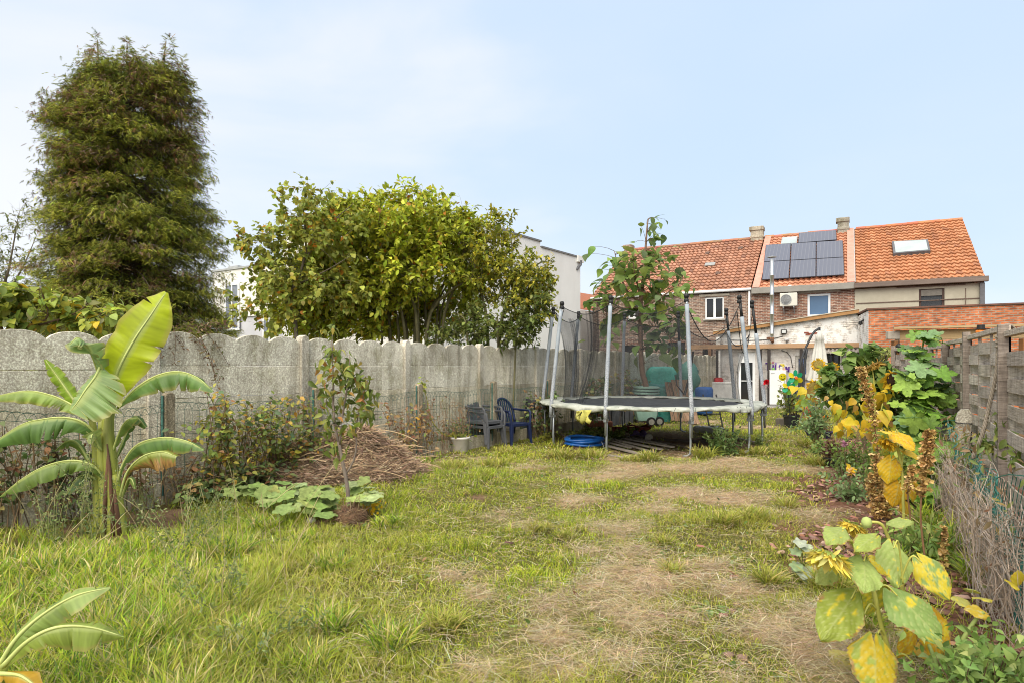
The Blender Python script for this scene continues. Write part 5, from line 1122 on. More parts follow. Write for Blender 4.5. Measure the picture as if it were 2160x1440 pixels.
n = len(P); ST = leaf_t([.5, .5, .5], 0, .03); ST[0][:, 1] -= .5
nb.scatter(ST, P, D, unit(n)*.6+[0, -.4, .8], L, pick(n, [(4, (.37, .25, .155)), (3, (.27, .18, .115)), (2, (.50, .38, .25)), (2, (.16, .10, .065))], .2), sx=np.clip(.0065/np.array(L), .006, .08))
nb.build('straw', colmat('straw', rough=.85, spec=.2, trans=.05, var=.15), hp)
mb = MB()
for k in range(190):
    u, Y = rng.uniform(540, 880), rng.uniform(7.8, 9.1); q = GY(u, Y); z = hz(q.x, q.y)
    if z < .12 or wall_d(q.x, q.y) < .4: continue
    a = V3((q.x, q.y, z+.03)); d = V3((rnd(-.6, .6), rnd(-.4, .2), rnd(-.08, .2))); e = a+d; e.z = max(e.z, hz(e.x, e.y)+.03); mb.tube(bez(a, e, .12, 5, .12), rnd(.003, .006), 4)
for (u0, v0, u1, v1) in ((545, 990, 640, 915), (560, 1000, 665, 905), (530, 985, 610, 930), (600, 985, 720, 930), (520, 1000, 590, 940), (880, 930, 800, 905)): mb.tube(bez(W(u0, v0, 8.0), W(u1, v1, 8.2), .1, 6, .05), .006, 4)
mb.build('stalks', mat('dry_stalk', (.60, .44, .26), (.42, .28, .16), .85, 12), hp)
# tall seed grasses and weeds in front of the banana
def weedplant(name, label, u, Y, h, n, pal, group=None, leaf=OV2, ls=(.02, .05), spread=.12, stems=9, plume=True):
    r = thing(name, label, 'weed', GY(u, Y), group); mb = MB(); nb = NPB()
    for k in range(stems):
        a = GY(u, Y)+V3((rng.normal(0, spread*.5), rng.normal(0, spread*.5), -.02)); e = a+V3((rng.normal(0, spread), rng.normal(0, spread), h*rnd(.55, 1.05))); B = bez(a, e, .05, 6, .1); mb.tube(B, [.004, .0035, .003, .0025, .002, .001], 4, caps=False)
        m = n//stems; t = rng.random(m)**.8; P = np.array([np.array(B[min(int(x*5), 4)])*(1-(x*5 % 1))+np.array(B[min(int(x*5)+1, 5)])*(x*5 % 1) for x in t])+rng.normal(0, .028, (m, 3))*(1.2-t[:, None]*.7)
        nb.scatter(leaf, P, unit(m)+[0, 0, .3], unit(m)+[0, 0, .6], rng.uniform(*ls, m)*(1.2-.6*t), pick(m, pal, .2))
    mb.build('stems', mat('weed_stem', (.24, .28, .1), (.3, .26, .12), .7, 8), r); nb.build('leaves', M_LEAF, r); return r
PW = [(4, (.24, .29, .10)), (3, (.17, .23, .08)), (2, (.33, .35, .16))]
WG = 'feathery weeds in the long grass'
weedplant('feathery_weed', 'feathery pale green weed touching the left side of the banana stem', 200, 5.4, .95, 700, PW, WG)
weedplant('feathery_weed', 'spindly weed in the grass below the left banana leaves', 110, 5.2, .55, 420, PW, WG)
weedplant('feathery_weed', 'wide feathery weed standing between banana stem and squash patch', 420, 5.0, .62, 900, PW, WG, spread=.28, stems=14)
weedplant('feathery_weed', 'low feathery weed near the bottom of the lawn left of centre', 470, 3.9, .4, 500, PW, WG, spread=.2)
weedplant('feathery_weed', 'short feathery weed at the bottom edge right of the small banana', 560, 3.3, .3, 420, PW, WG, spread=.2)
weedplant('feathery_weed', 'thin weed before the wall foot right of the banana', 300, 5.9, .5, 260, PW, WG)
weedplant('bushy_weed', 'dense green bushy weed at the front right leg of the trampoline', 1525, 10.6, .55, 900, [(3, (.13, .2, .06)), (2, (.19, .26, .08))], None, OV2, (.06, .11), .2, 16)
mb = MB()
for k in range(46):
    u = rng.choice([rng.uniform(0, 330), rng.uniform(300, 620), rng.uniform(0, 620)]); Y = rng.uniform(3.6, 6.0); a = GY(u, Y, -.01); e = a+V3((rng.normal(.08, .18), rng.normal(0, .12), rnd(.3, .72))); B = bez(a, e, .12, 6, .1); mb.tube(B, [.0025, .0024, .0022, .002, .0035, .001], 3, caps=False)
tag(mb.build('grass_seed_stalks', mat('seed_stalk', (.5, .4, .22), (.36, .3, .14), .8)), kind='stuff')
# ------------------------------------------------------------------ trampoline
TC = V3((2.80, 12.6, 0)); TR_ = 2.20; PN = 10
tr = thing('trampoline', 'large round trampoline with grey foam poles and torn pale pad under a black net', 'trampoline', TC)
def TA(k): return math.radians(-122+38.0*k*.9737+0)
ANG = [math.radians(a) for a in (-122, -84, -49, -14, 22, 58, 94, 130, 166, 202)]
def TPt(a, r, z): return TC+V3((r*math.cos(a), r*math.sin(a), z))
M_TUBE = mat('galvanised_tube', (.36, .38, .40), (.25, .27, .29), .4, 6, metal=.6, bump=.05)
m, nt, new, link = nodes_of('foam_sleeve')
tc = new('ShaderNodeTexCoord').outputs['Object']
vo = new('ShaderNodeTexVoronoi'); vo.inputs['Scale'].default_value = 34; link(scaled_vec(new, link, tc, (1, 1, 1.3)), vo.inputs['Vector']); vo.feature = 'DISTANCE_TO_EDGE'
sp = new('ShaderNodeSeparateXYZ'); link(tc, sp.inputs[0])
zr_ = ramp_node(new, link, sp.outputs[2], [(0, (1, 1, 1)), (1, (0, 0, 0))])
mr = new('ShaderNodeMapRange'); mr.inputs[1].default_value = 1.1; mr.inputs[2].default_value = 2.0; mr.inputs[3].default_value = 1; mr.inputs[4].default_value = .0; link(sp.outputs[2], mr.inputs[0])
scl = ramp_node(new, link, vo.outputs['Distance'], [(.02, (.12, .13, .15)), (.12, (.42, .44, .47))])
base = ramp_node(new, link, noise_node(new, link, tc, 4, 5), [(.3, (.24, .275, .31)), (.7, (.34, .375, .41))])
finish(m, nt, new, link, mix_rgb(new, link, mr.outputs[0], base, scl), .55, .3, 0, vo.outputs['Distance'], .3, .01)
M_FOAM = m
M_BLK = mat('black_plastic', (.02, .02, .02), None, .5)
M_PAD = mat('weathered_pad_cloth', (.52, .52, .46), (.27, .29, .24), .7, 5, bump=.5, bscale=14, bdist=.02)
FR = 2.16; FZ = .80
mb = MB(); mb.tube([TPt(2*PI*k/72, FR, FZ) for k in range(73)], .026, 8, caps=False); mb.build('frame_ring', M_TUBE, tr, smooth=True)
CAPS = [(.0,), ]
for i, a in enumerate(ANG):
    # leg: vertical tube with a curved foot running to the next leg
    mb = MB(); nxt = .06
    mb.tube([TPt(a, FR, FZ), TPt(a, FR+.01, .25), TPt(a, FR, .06), TPt(a-.03, FR-.005, .022), TPt(a-.06, FR-.01, .02)], .021, 8); mb.build('leg', M_TUBE, tr, smooth=True)
    rin = 1.98; zt = 2.80+rnd(-.03, .03); lo, hi = .38, 2.62
    P = lambda z: TPt(a, FR+.055-(.055+FR-rin)*max(0, (z-.8))/2.0, z)
    mb = MB(); mb.tube([P(.34), P(1.0)], .021, 8); pole = mb.build('net_pole', M_TUBE, tr, smooth=True)
    dark = i in (2, 4, 5, 3) ; ft = 2.6 if not dark else 2.6-(.0, .0, .18, .42, .30, .48)[min(i, 5)]
    zs = [.62+k*(ft-.62)/14 for k in range(15)]; mb = MB(); mb.tube([P(z) for z in zs], [.036*(1+.05*math.sin(z*13)) for z in zs], 10); mb.build('foam_sleeve', M_FOAM, pole, smooth=True)
    mb = MB(); mb.tube([P(ft-.01), P(zt-.14)], .027 if dark else .024, 8); mb.build('bare_tube', M_BLK if dark else M_TUBE, pole, smooth=True)
    mb = MB(); q = P(zt); mb.lathe(q+V3((0, 0, -.15)), [(.034, 0), (.042, .01), (.042, .05), (.034, .06), (.034, .08), (.043, .085), (.043, .12), (.03, .15), (0, .155)], 10); mb.build('pole_cap', M_BLK, pole, smooth=True)
    mb = MB()
    mb.bar(TPt(a, FR-.03, .6), TPt(a, FR+.09, .6), .05, .05)
    mb.build('clamp', M_TUBE, pole)
# mat, springs pad
mb = MB(); rows = []
for r in (0, .6, 1.2, 1.6, 1.80): rows.append([TPt(2*PI*k/72, r, .80-.05*(1-(r/1.8)**2)+.006*math.sin(5*k+r*9)) for k in range(72)])
mb.grid(rows, close=True); mb.build('jumping_mat', mat('black_mesh_mat', (.05, .052, .057), (.03, .032, .035), .6, 3, spec=.4, bump=.15), tr, smooth=True)
rows = []; NPD = 240
prof = [(1.80, .812), (1.84, .826), (1.93, .834), (2.05, .838), (2.16, .836), (2.215, .824), (2.23, .805), (2.226, .788), (2.222, .775)]
for j, (r, z) in enumerate(prof):
    row = []
    for k in range(NPD):
        a = 2*PI*k/NPD; n = fbm(np.array([a*9+3.0]), np.array([j*.35]), 4)[0]-.5; n2 = fbm(np.array([a*2.6]), np.array([9.0]), 3)[0]
        hang = max(0, j-5)/3; row.append(TPt(a, r+n*.055+.012*math.sin(a*40+j), z+n*.05-hang*(n2-.45)*.15-hang*.012*math.sin(a*5)))
    rows.append(row)
mb = MB(); mb.grid(rows, close=True); mb.build('edge_pad', M_PAD, tr, smooth=True, solid=.012)
mb = MB()
def rag(u0, u1, v0, v1, Y, ys=.0):
    rows = []
    for j in range(7):
        t = j/6; rows.append([W(u0+(u1-u0)*i/8+4*math.sin(i+j), v0+(v1-v0)*t+(5*math.sin(i*2.1) if j == 6 else 0), Y+.03*math.sin(i*1.3+j*.4)) for i in range(9)])
    return rows
mb.grid(rag(1224, 1244, 864, 890, 10.72)); mb.grid(rag(1217, 1222, 866, 884, 10.75)); mb.build('torn_strip', mat('yellowed_cloth', (.50, .46, .10), (.38, .36, .10), .8, 9), tr, solid=.006, smooth=True)
mb = MB(); z = .86
for k in range(26):
    a = rnd(0, 2*PI); mb.tube(bez(TPt(a, 2.2, .84), TPt(a+rnd(-.05, .05), 2.27, rnd(.6, .75)), .1, 5), .004, 4)
mb.build('tie_cords', M_BLK, tr)
# safety net: real cloth inside the poles, sagging between them
m, nt, new, link = nodes_of('black_net')
tc = new('ShaderNodeTexCoord').outputs['Object']
fn = ramp_node(new, link, noise_node(new, link, tc, 2.2, 4), [(.35, (.28, .28, .28)), (.7, (.43, .43, .43))])
finish(m, nt, new, link, (.028, .03, .034), .8, .2, alpha=fn)
M_NET = m
sagz = {0: .30, 1: .62, 2: .55, 3: .42, 4: .48, 5: .3, 6: .26, 7: .22, 8: .25, 9: .28}
def net_top(i, t):
    # height of the net rope between pole i and the next
    base = 2.66; s = {0: .20, 1: .62, 2: .55, 3: .30, 4: .32, 5: .22, 6: .18, 7: .16, 8: .2, 9: .16}[i]
    lo_a = {2: .12, 3: .5, 4: .3}.get(i, 0); lo_b = {1: .12, 2: .5, 3: .3}.get(i, 0)
    return base-s*math.sin(PI*t)**.9-lo_a*(1-t)-lo_b*t
order = sorted(range(10), key=lambda i: ANG[i])
NV = 14
rows = [[] for _ in range(NV)]; topline = []
for i in range(10):
    a0 = ANG[i]; a1 = ANG[(i+1) % 10]
    if a1 < a0: a1 += 2*PI
    for k in range(16):
        t = k/16; a = a0+(a1-a0)*t; zt = net_top(i, t); fold = .035*math.sin(a*31)+.02*math.sin(a*77+1)
        for j in range(NV):
            f = j/(NV-1); r = 1.76+(1.93-1.76)*f**2-.10*math.sin(PI*t)*f-.07*math.sin(PI*f)+fold*math.sin(PI*f)*.5
            rows[j].append(TPt(a, r, .845+(zt-.845)*f))
        topline.append(rows[-1][-1])
mb = MB(); mb.grid(rows, close=True); net = mb.build('safety_net', M_NET, tr, smooth=True)
mb = MB(); mb.tube(topline+[topline[0]], .009, 4, caps=False)
for i, a in enumerate(ANG): mb.tube([TPt(a, 1.93, net_top(i, 0)), TPt(a, 2.0, 2.68)], .006, 4)
mb.build('net_rope', M_BLK, net)
# gathered dark folds of the net at the left and the slack entrance flap
for (a, spread_) in ((ANG[9]+.24, .10), (ANG[8]-.35, .06)):
    mb = MB()
    for k in range(9):
        rr = 1.80+rnd(-.05, .03); aa = a+rnd(-spread_, spread_); rows_ = []
        for j in range(10):
            f = j/9; rows_.append([TPt(aa+rnd(-.006, .006)-.10*(1-f)**2*1.0+.05*f+q*.012, rr-.16*math.sin(PI*f*.9), .85+1.72*f) for q in (0, 1, 2)])
        mb.grid(rows_)
    mb.build('gathered_folds', M_NET, net, smooth=True)
mb = MB(); mb.tube([W(1462, 741, 14.0), W(1455, 790, 14.0), W(1444, 832, 13.9)], .025, 6); mb.tube([W(1444, 832, 13.9), W(1428, 812, 13.95), W(1424, 790, 14)], .014, 6); mb.build('entrance_flap', M_BLK, net)

# ------------------------------------------------------------------ things lying under and before the trampoline
hs = thing('hose_coil', 'bright blue ribbed hose coiled on the grass under the trampoline', 'hose', G(1233, 936))
c0 = GY(1233, 11.95); mb = MB(); pts = []
for k in range(340):
    a = k/340*2*PI*4.6; lay = k/340*4.6; pts.append(c0+V3(((.345+.03*math.sin(lay*2.1))*math.cos(a), (.32+.03*math.sin(lay*2.7))*math.sin(a)+.02*math.sin(lay), .03+.042*(lay*.72)+.01*math.sin(a*2+lay))))
mb.tube(pts, [.024*(1+.09*(k % 2)) for k in range(340)], 8); mb.build('hose', mat('blue_plastic', (.012, .12, .42), (.008, .075, .30), .35, 9, spec=.5, bump=0), hs, smooth=True)
mb = MB(); mb.tube(bez(G(1262, 940)+V3((0, 0, .1)), G(1275, 946), .3, 6), .006, 5); mb.build('tie', mat('white_string', (.6, .6, .6), None, .7), hs)
M_PLK = mat('grey_weathered_plank', (.36, .32, .27), (.20, .17, .14), .95, 6, stretch=(1, 1, 1), bump=.4)
PL = [(1185, 918, 1345, 958), (1198, 915, 1330, 948), (1216, 913, 1395, 953), (1232, 912, 1410, 944), (1285, 945, 1365, 966), (1300, 926, 1420, 948), (1265, 960, 1318, 968), (1245, 918, 1378, 958), (1192, 926, 1250, 944), (1320, 922, 1405, 940)]
PLAB = ['short grey plank at far left of the plank rows', 'plank under the left side of the blue hose', 'long grey plank passing behind the blue hose', 'long plank behind the front left trampoline leg', 'plank lying by the foot of the front trampoline leg', 'upper plank beside the grey ball', 'front plank lying nearest the lawn edge', 'plank in the middle of the plank rows', 'short plank end at left of the blue hose', 'thin plank nearest the dark soil']
for k, (u0, v0, u1, v1) in enumerate(PL):
    a, e = G(u0, v0), G(u1, v1); a.z = e.z = .03+.012*(k % 3); mb = MB(); mb.bar(a, e, rnd(.06, .09), .028)
    tag(mb.build('plank', M_PLK, None, bev=.004), 'weathered grey '+PLAB[k], 'plank', 'weathered planks under the trampoline')
M_BRD = mat('dark_wet_board', (.12, .09, .07), (.06, .045, .035), .9, 6, bump=.4)
for k, (u0, v0, u1, v1, w_, lab) in enumerate(((1340, 922, 1470, 952, .07, 'long black pipe like board lying from ball to front leg'), (1480, 928, 1560, 930, .14, 'dark board flat on the soil right of the front leg'), (1400, 930, 1500, 934, .12, 'dark rotten board in the middle of the bare soil'), (1550, 926, 1600, 938, .06, 'pale bent edging board at the right end of the bare soil'))):
    a, e = G(u0, v0), G(u1, v1); a.z = e.z = .04; mb = MB(); mb.bar(a, e, w_, .035); tag(mb.build('board', M_BRD if k < 3 else M_PLK, None, bev=.005), lab, 'board')
c0 = GY(1369, 12.7, .075); mb = MB(); rows = [[c0+V3((.085*math.sin(PI*i/10)*math.cos(2*PI*j/16), .085*math.sin(PI*i/10)*math.sin(2*PI*j/16), .085*math.cos(PI*i/10))) for j in range(16)] for i in range(11)]
mb.grid(rows, close=True); tag(mb.build('ball', mat('dirty_ball', (.46, .43, .36), (.27, .24, .19), .7, 14), None, smooth=True), 'dirty pale football lying on the soil under the trampoline', 'ball')
tw_ = thing('wrapped_roll', 'white plastic wrapped roll lying behind the front trampoline leg', 'roll', G(1495, 914))
mb = MB(); a, e = GY(1463, 14.2, .11), GY(1528, 13.7, .10); P = [a*(1-t)+e*t for t in (k/12 for k in range(13))]; mb.tube(P, [.05, .08, .085, .075, .09, .08, .085, .075, .09, .1, .09, .085, .06], 10); mb.build('wrapping', mat('crumpled_white_film', (.62, .62, .6), (.48, .48, .46), .5, 10, bump=.8, bscale=12, bdist=.03), tw_, smooth=True)
mb = MB(); mb.tube([e+V3((-.03, 0, 0)), e+V3((.07, -.03, -.02))], .065, 10); mb.build('roll_core', mat('brown_core', (.2, .12, .08), None, .9), tw_)
M_RED = mat('faded_red_plastic', (.30, .07, .05), (.2, .06, .04), .6, 6)
ty = thing('toy_sledge', 'faded red plastic toy sledge under the trampoline behind the front leg', 'toy', G(1330, 916))
mb = MB(); q = GY(1332, 13.9); rows = []
for j in range(7):
    f = j/6*2-1; rows.append([q+V3((x*.42, f*.2, .06+.10*abs(f)**3+.08*max(0, x)**3)) for x in (-1, -.6, -.2, .2, .6, .85, 1)])
mb.grid(rows); mb.build('shell', M_RED, ty, solid=.012, smooth=True)
mb = MB(); mb.tube([q+V3((-.35, .05, .12)), q+V3((.0, .0, .22)), q+V3((.3, .05, .14))], .02, 6); mb.build('handle', mat('pink_plastic', (.45, .12, .2), None, .5), ty)
tp = thing('purple_cloth', 'crumpled purple and blue cloth lying right of the red toy sledge', 'cloth', G(1347, 917)); mb = MB(); q = GY(1350, 13.5); rows = []
for j in range(9): rows.append([q+V3((-.2+.05*i, -.12+.03*j, .02+.13*max(0, math.sin(i*.8)*math.sin(j*.5+.4))+rnd(0, .02))) for i in range(9)])
mb.grid(rows); mb.build('folds', mat('purple_cloth', (.11, .06, .16), (.07, .05, .12), .8, 8), tp, solid=.01, smooth=True)
tr2 = MB(); q = GY(1265, 15.2, .12); tr2.box(q, (.62, .2, .15)); tag(tr2.build('trough', mat('terracotta', (.36, .13, .075), (.28, .11, .07), .8, 6), None, bev=.03), 'low terracotta plant trough under the back of the trampoline', 'trough')
weedplant('bushy_weed', 'dark leafy weed mass under the left middle of the trampoline', 1272, 13.0, .3, 700, PAL_DARK, None, ROUND, (.06, .11), .38, 22)
weedplant('yellow_weed', 'small yellow leaved weed between the two left trampoline legs', 1152, 12.9, .22, 260, [(3, (.45, .42, .06)), (2, (.28, .32, .07))], None, OV2, (.04, .08), .14, 9)
weedplant('bushy_weed', 'small green weed at the foot of the right trampoline leg', 1602, 11.4, .3, 300, [(3, (.15, .22, .06)), (2, (.25, .3, .09))], None, OV2, (.05, .09), .15, 9)

# ------------------------------------------------------------------ pot and chairs by the fence
pot = thing('plant_pot', 'white plastic pot with a yellow climbing vine, left of the stacked chairs', 'pot', GY(969, 11.05))
q = GY(969, 11.05); mb = MB(); mb.lathe(q, [(.0, .0), (.135, .0), (.15, .02), (.178, .24), (.195, .25), (.195, .285), (.175, .285), (.17, .25), (.0, .24)], 22); mb.build('pot', mat('chalky_pot', (.66, .62, .57), (.5, .45, .4), .75, 4), pot, smooth=True)
mb = MB(); mb.lathe(q, [(.168, .255), (.1, .262), (0, .265)], 14); mb.build('potting_soil', mat('dark_soil', (.07, .05, .035), None, 1), pot)
mb = MB(); nb = NPB(); Bv = [V3(x) for x in catmull([q+V3((-.1, 0, .28)), W(940, 918, 10.9), W(925, 906, 10.85), W(910, 885, 10.75), W(904, 865, 10.7), W(900, 840, 10.6), W(893, 812, 10.5)], 24)]
mb.tube(Bv, [.012]*12+[.009]*6+[.006]*6, 6); mb.build('vine', mat('yellow_vine', (.50, .43, .06), (.36, .34, .06), .6, 8), pot, smooth=True)
P = [tuple(q+V3((rng.normal(-.03, .11), rng.normal(0, .08), .28+abs(rng.normal(0, .03))))) for _ in range(70)]+[tuple(Bv[-1]+V3((rng.normal(0, .05), rng.normal(0, .04), rng.normal(0, .07)))) for _ in range(26)]
n = len(P); nb.scatter(OV, P, unit(n)+[0, 0, .2], unit(n)+[0, -.4, .7], rng.uniform(.05, .10, n), pick(n, [(3, (.30, .34, .06)), (2, (.46, .42, .07)), (1, (.17, .22, .05))])); nb.build('leaves', M_LEAF, pot)
weedplant('bushy_weed', 'green weed growing against the left side of the white pot', 940, 11.2, .32, 260, [(3, (.15, .2, .06)), (2, (.1, .14, .05))], None, OV2, (.03, .06), .08, 8)
M_GCH = mat('grey_chair_plastic', (.12, .122, .13), (.08, .082, .088), .65, 8, spec=.15, bump=.1)
M_BCH = mat('navy_chair_plastic', (.016, .026, .075), (.011, .018, .055), .45, 8, spec=.3, bump=.05)
def chair(label, base, rz, m, style, lift=0.0, parts=True, group=None):
    """garden chair facing local +X; seat .44 high"""
    ch = thing('garden_chair', label, 'chair', base+V3((0, 0, lift)), group, rz)
    L = lambda mb, nm, par=ch, **k: mb.build(nm, m, par, local=True, **k)
    mb = MB(); rows = []
    for i in range(9):
        x = -.22+.46*i/8; rows.append([V3((x, -.225+.45*j/8, .43-.018*math.sin(PI*i/8)-.014*math.sin(PI*j/8)-(.045 if i == 8 else 0)-(.02 if i == 0 else 0))) for j in range(9)])
    mb.grid(rows); st_ = L(mb, 'seat', solid=.014, smooth=True)
    mb = MB(); mb.bar((.225, -.22, .395), (.225, .22, .395), .02, .06); mb.bar((-.2, -.225, .4), (.22, -.235, .4), .02, .055); mb.bar((-.2, .225, .4), (.22, .235, .4), .02, .055); L(mb, 'seat_rim', st_, bev=.006)
    for sx, sy in ((1, -1), (1, 1), (-1, -1), (-1, 1)):
        mb = MB(); a = V3((.21*sx, .225*sy, .42)); e = V3((.21*sx+.05*sx+(-.05 if sx < 0 else 0), .265*sy, 0))
        w0, w1 = (.085, .05); pr = []
        for q_, w_ in ((a, w0), (e, w1)): pr.append([q_+V3((w_/2*c1, w_/2*c2*.75, 0)) for c1, c2 in ((-1, -1), (1, -1), (1, 1), (-1, 1))])
        mb.add(pr[0]+pr[1], [(0, 1, 2, 3), (7, 6, 5, 4), (0, 4, 5, 1), (1, 5, 6, 2), (2, 6, 7, 3), (3, 7, 4, 0)]); L(mb, 'leg', bev=.01)
    bx = lambda z: -.205-.30*(z-.42)                      # backrest line leaning back
    if style == 'lattice':
        top = .93; zs = [.42+(top-.42)*k/16 for k in range(17)]
        mb = MB()
        for sy in (-1, 1): mb.bar((bx(.40), .20*sy, .40), (bx(top-.03), .195*sy, top-.03), .05, .03, up=(1, 0, 0))
        mb.prism([V3((bx(top-.085), -.21, top-.085)), V3((bx(top-.085), .21, top-.085)), V3((bx(top), .19, top-.005)), V3((bx(top+.012), 0, top+.018)), V3((bx(top), -.19, top-.005))], (-.03, 0, 0)); mb.bar((bx(.47), -.2, .47), (bx(.47), .2, .47), .03, .08)
        bk = L(mb, 'backrest', bev=.008)
        mb = MB()
        for k in range(9): z = .53+k*.037; mb.bar((bx(z), -.18, z), (bx(z), .18, z), .018, .017)
        for k in range(9): y = -.16+k*.04; mb.bar((bx(.5)+.004, y, .5), (bx(.86)+.004, y, .86), .02, .014, up=(1, 0, 0))
        L(mb, 'lattice', bk)
        arms = ((-1, .67), (1, .67))
    else:
        mb = MB(); arc = [V3((bx(.42), -.235, .42)), V3((bx(.62), -.24, .62)), V3((bx(.76), -.20, .76)), V3((bx(.86), -.10, .86)), V3((bx(.89), 0, .89)), V3((bx(.86), .10, .86)), V3((bx(.76), .20, .76)), V3((bx(.62), .24, .62)), V3((bx(.42), .235, .42))]
        mb.tube([V3(q_) for q_ in catmull(arc, 26)], .026, 8); bk = L(mb, 'backrest', smooth=True)
        mb = MB()
        for k in range(7):
            y = -.165+.055*k; zt_ = .87-.95*y*y*2.2; mb.bar((bx(.43), y*.9, .43), (bx(zt_)-.0, y, zt_), .034, .012, up=(1, 0, 0))
        L(mb, 'slats', bk, bev=.003)
        arms = ((-1, .66), (1, .66))
    for sy, z in arms:
        mb = MB(); mb.tube([V3(q_) for q_ in catmull([V3((bx(z+.03), .225*sy, z+.03)), V3((-.12, .27*sy, z+.005)), V3((.08, .275*sy, z)), V3((.19, .27*sy, z-.004)), V3((.225, .265*sy, z-.06)), V3((.235, .25*sy, .42))], 16)], .022, 8)
        mb.bar((-.16, .272*sy, z+.016), (.19, .275*sy, z+.016), .055, .016); L(mb, 'armrest', bev=.004, smooth=False)
    return ch
c1 = GY(1021, 11.75); rz = math.radians(-38)
CG = 'stacked grey garden chairs'
chair('grey lattice back plastic garden chair, bottom one of the stack of two', c1+V3((.05, .04, 0)), rz, M_GCH, 'lattice', 0.0, group=CG)
chair('grey lattice back plastic garden chair, top one of the stack of two', c1+V3((.0, .05, 0)), rz+.03, M_GCH, 'lattice', .085, group=CG)
chair('navy blue round backed plastic garden chair beside the grey stack', GY(1082, 12.25), math.radians(-48), M_BCH, 'slats')
mb = MB(); mb.box(GY(1115, 13.0, .42)+V3((.0, .0, 0)), (.22, .06, .86), Matrix.Rotation(.12, 3, 'Y') @ rotz(-.5)); tag(mb.build('board', mat('charred_board', (.055, .055, .06), (.03, .03, .03), .9, 8), None, bev=.01), 'blackened upright board leaning on the wire fence beside the trampoline', 'board')

# ------------------------------------------------------------------ young paulownia tree and the clutter behind the trampoline
YT = 16.6
def t_(u, v, d=0): return W(u, v, YT+d)
pw = thing('paulownia_tree', 'young broad leaved tree with very large heart shaped leaves behind the trampoline', 'tree', GY(1364, YT))
mb = MB(); axes = []
for pts, r0, r1 in (([GY(1364, YT, -.05), t_(1363, 815), t_(1354, 780), t_(1351, 700), t_(1352, 620)], .085, .055), ([t_(1352, 640), t_(1358, 570), t_(1362, 520), t_(1366, 470), t_(1370, 460)], .05, .008), ([t_(1352, 640), t_(1320, 610, .2), t_(1303, 560, .3), t_(1296, 530, .3)], .035, .008), ([t_(1351, 650), t_(1315, 650, -.3), t_(1280, 660, -.4)], .028, .008), ([t_(1352, 650), t_(1390, 630, -.3), t_(1425, 605, -.3), t_(1440, 590, -.3)], .03, .008), ([t_(1351, 690), t_(1385, 690, -.4), t_(1410, 710, -.5)], .022, .008), ([t_(1352, 630), t_(1340, 580, -.3), t_(1335, 550, -.4)], .03, .008), ([t_(1351, 670), t_(1395, 665, .4), t_(1425, 660, .5)], .022, .008)):
    P = [V3(q_) for q_ in catmull(pts, 12)]; mb.tube(P, [r0+(r1-r0)*k/11 for k in range(12)], 8); axes.append(P)
mb.build('trunk', mat('paulownia_bark', (.24, .15, .10), (.16, .1, .07), .85, 9), pw, smooth=True)
nb = NPB(); mb = MB(); PX = leaf_t([.12, .36, .43, .38, .27, .14, .01], .12, .5)
spots = []
for u, v, ru, rv, n, s in ((1372, 480, 14, 14, 10, .30), (1362, 520, 24, 22, 14, .38), (1368, 560, 30, 20, 14, .40), (1300, 545, 24, 16, 12, .34), (1296, 580, 26, 22, 14, .38), (1340, 580, 30, 22, 18, .36), (1385, 580, 26, 22, 14, .40), (1345, 615, 40, 18, 20, .38), (1285, 625, 34, 18, 16, .36), (1400, 620, 26, 18, 12, .36), (1440, 600, 18, 14, 9, .28), (1290, 665, 26, 22, 14, .42), (1345, 660, 40, 18, 16, .40), (1400, 665, 30, 20, 14, .42), (1415, 700, 24, 20, 10, .42), (1375, 730, 24, 16, 9, .44), (1405, 735, 20, 14, 7, .42), (1265, 640, 18, 12, 7, .34), (1330, 560, 24, 18, 12, .3), (1278, 700, 18, 18, 6, .4), (1352, 690, 26, 10, 6, .36), (1435, 670, 14, 24, 6, .36), (1268, 605, 14, 12, 6, .3)):
    for _ in range(int(n*1.7)): spots.append((t_(u+4+rng.normal(0, ru*.95), v+rng.normal(0, rv*.8), rng.normal(0, .4)), s*rnd(.45, .95)))
P, D, U, SZ = [], [], [], []
for q_, s in spots:
    bestp = min((x for ax in axes for x in ax), key=lambda x: (x-q_).length+max(0, x.z-q_.z)); out = (q_-bestp); 
    if out.length > .08 and out.length < 1.2: mb.tube(bez(bestp, q_, .1, 4, .06), [.007, .006, .005, .003], 4, caps=False)
    o2 = np.array(out)/max(out.length, .05); dd = o2*.5+unit(1)[0]*.55; dd[2] -= .25; P.append(tuple(q_)); D.append(dd); U.append(unit(1)[0]*.4+[0, -.25, 1]); SZ.append(s)
n = len(P); nb.scatter(PX, P, D, U, SZ, pick(n, [(5, (.17, .26, .06)), (4, (.26, .34, .075)), (2, (.12, .18, .065)), (.8, (.33, .34, .07))], .14))
mb.build('leaf_stalks', M_TWIG, pw); nb.build('crown', M_LEAF, pw, smooth=True)
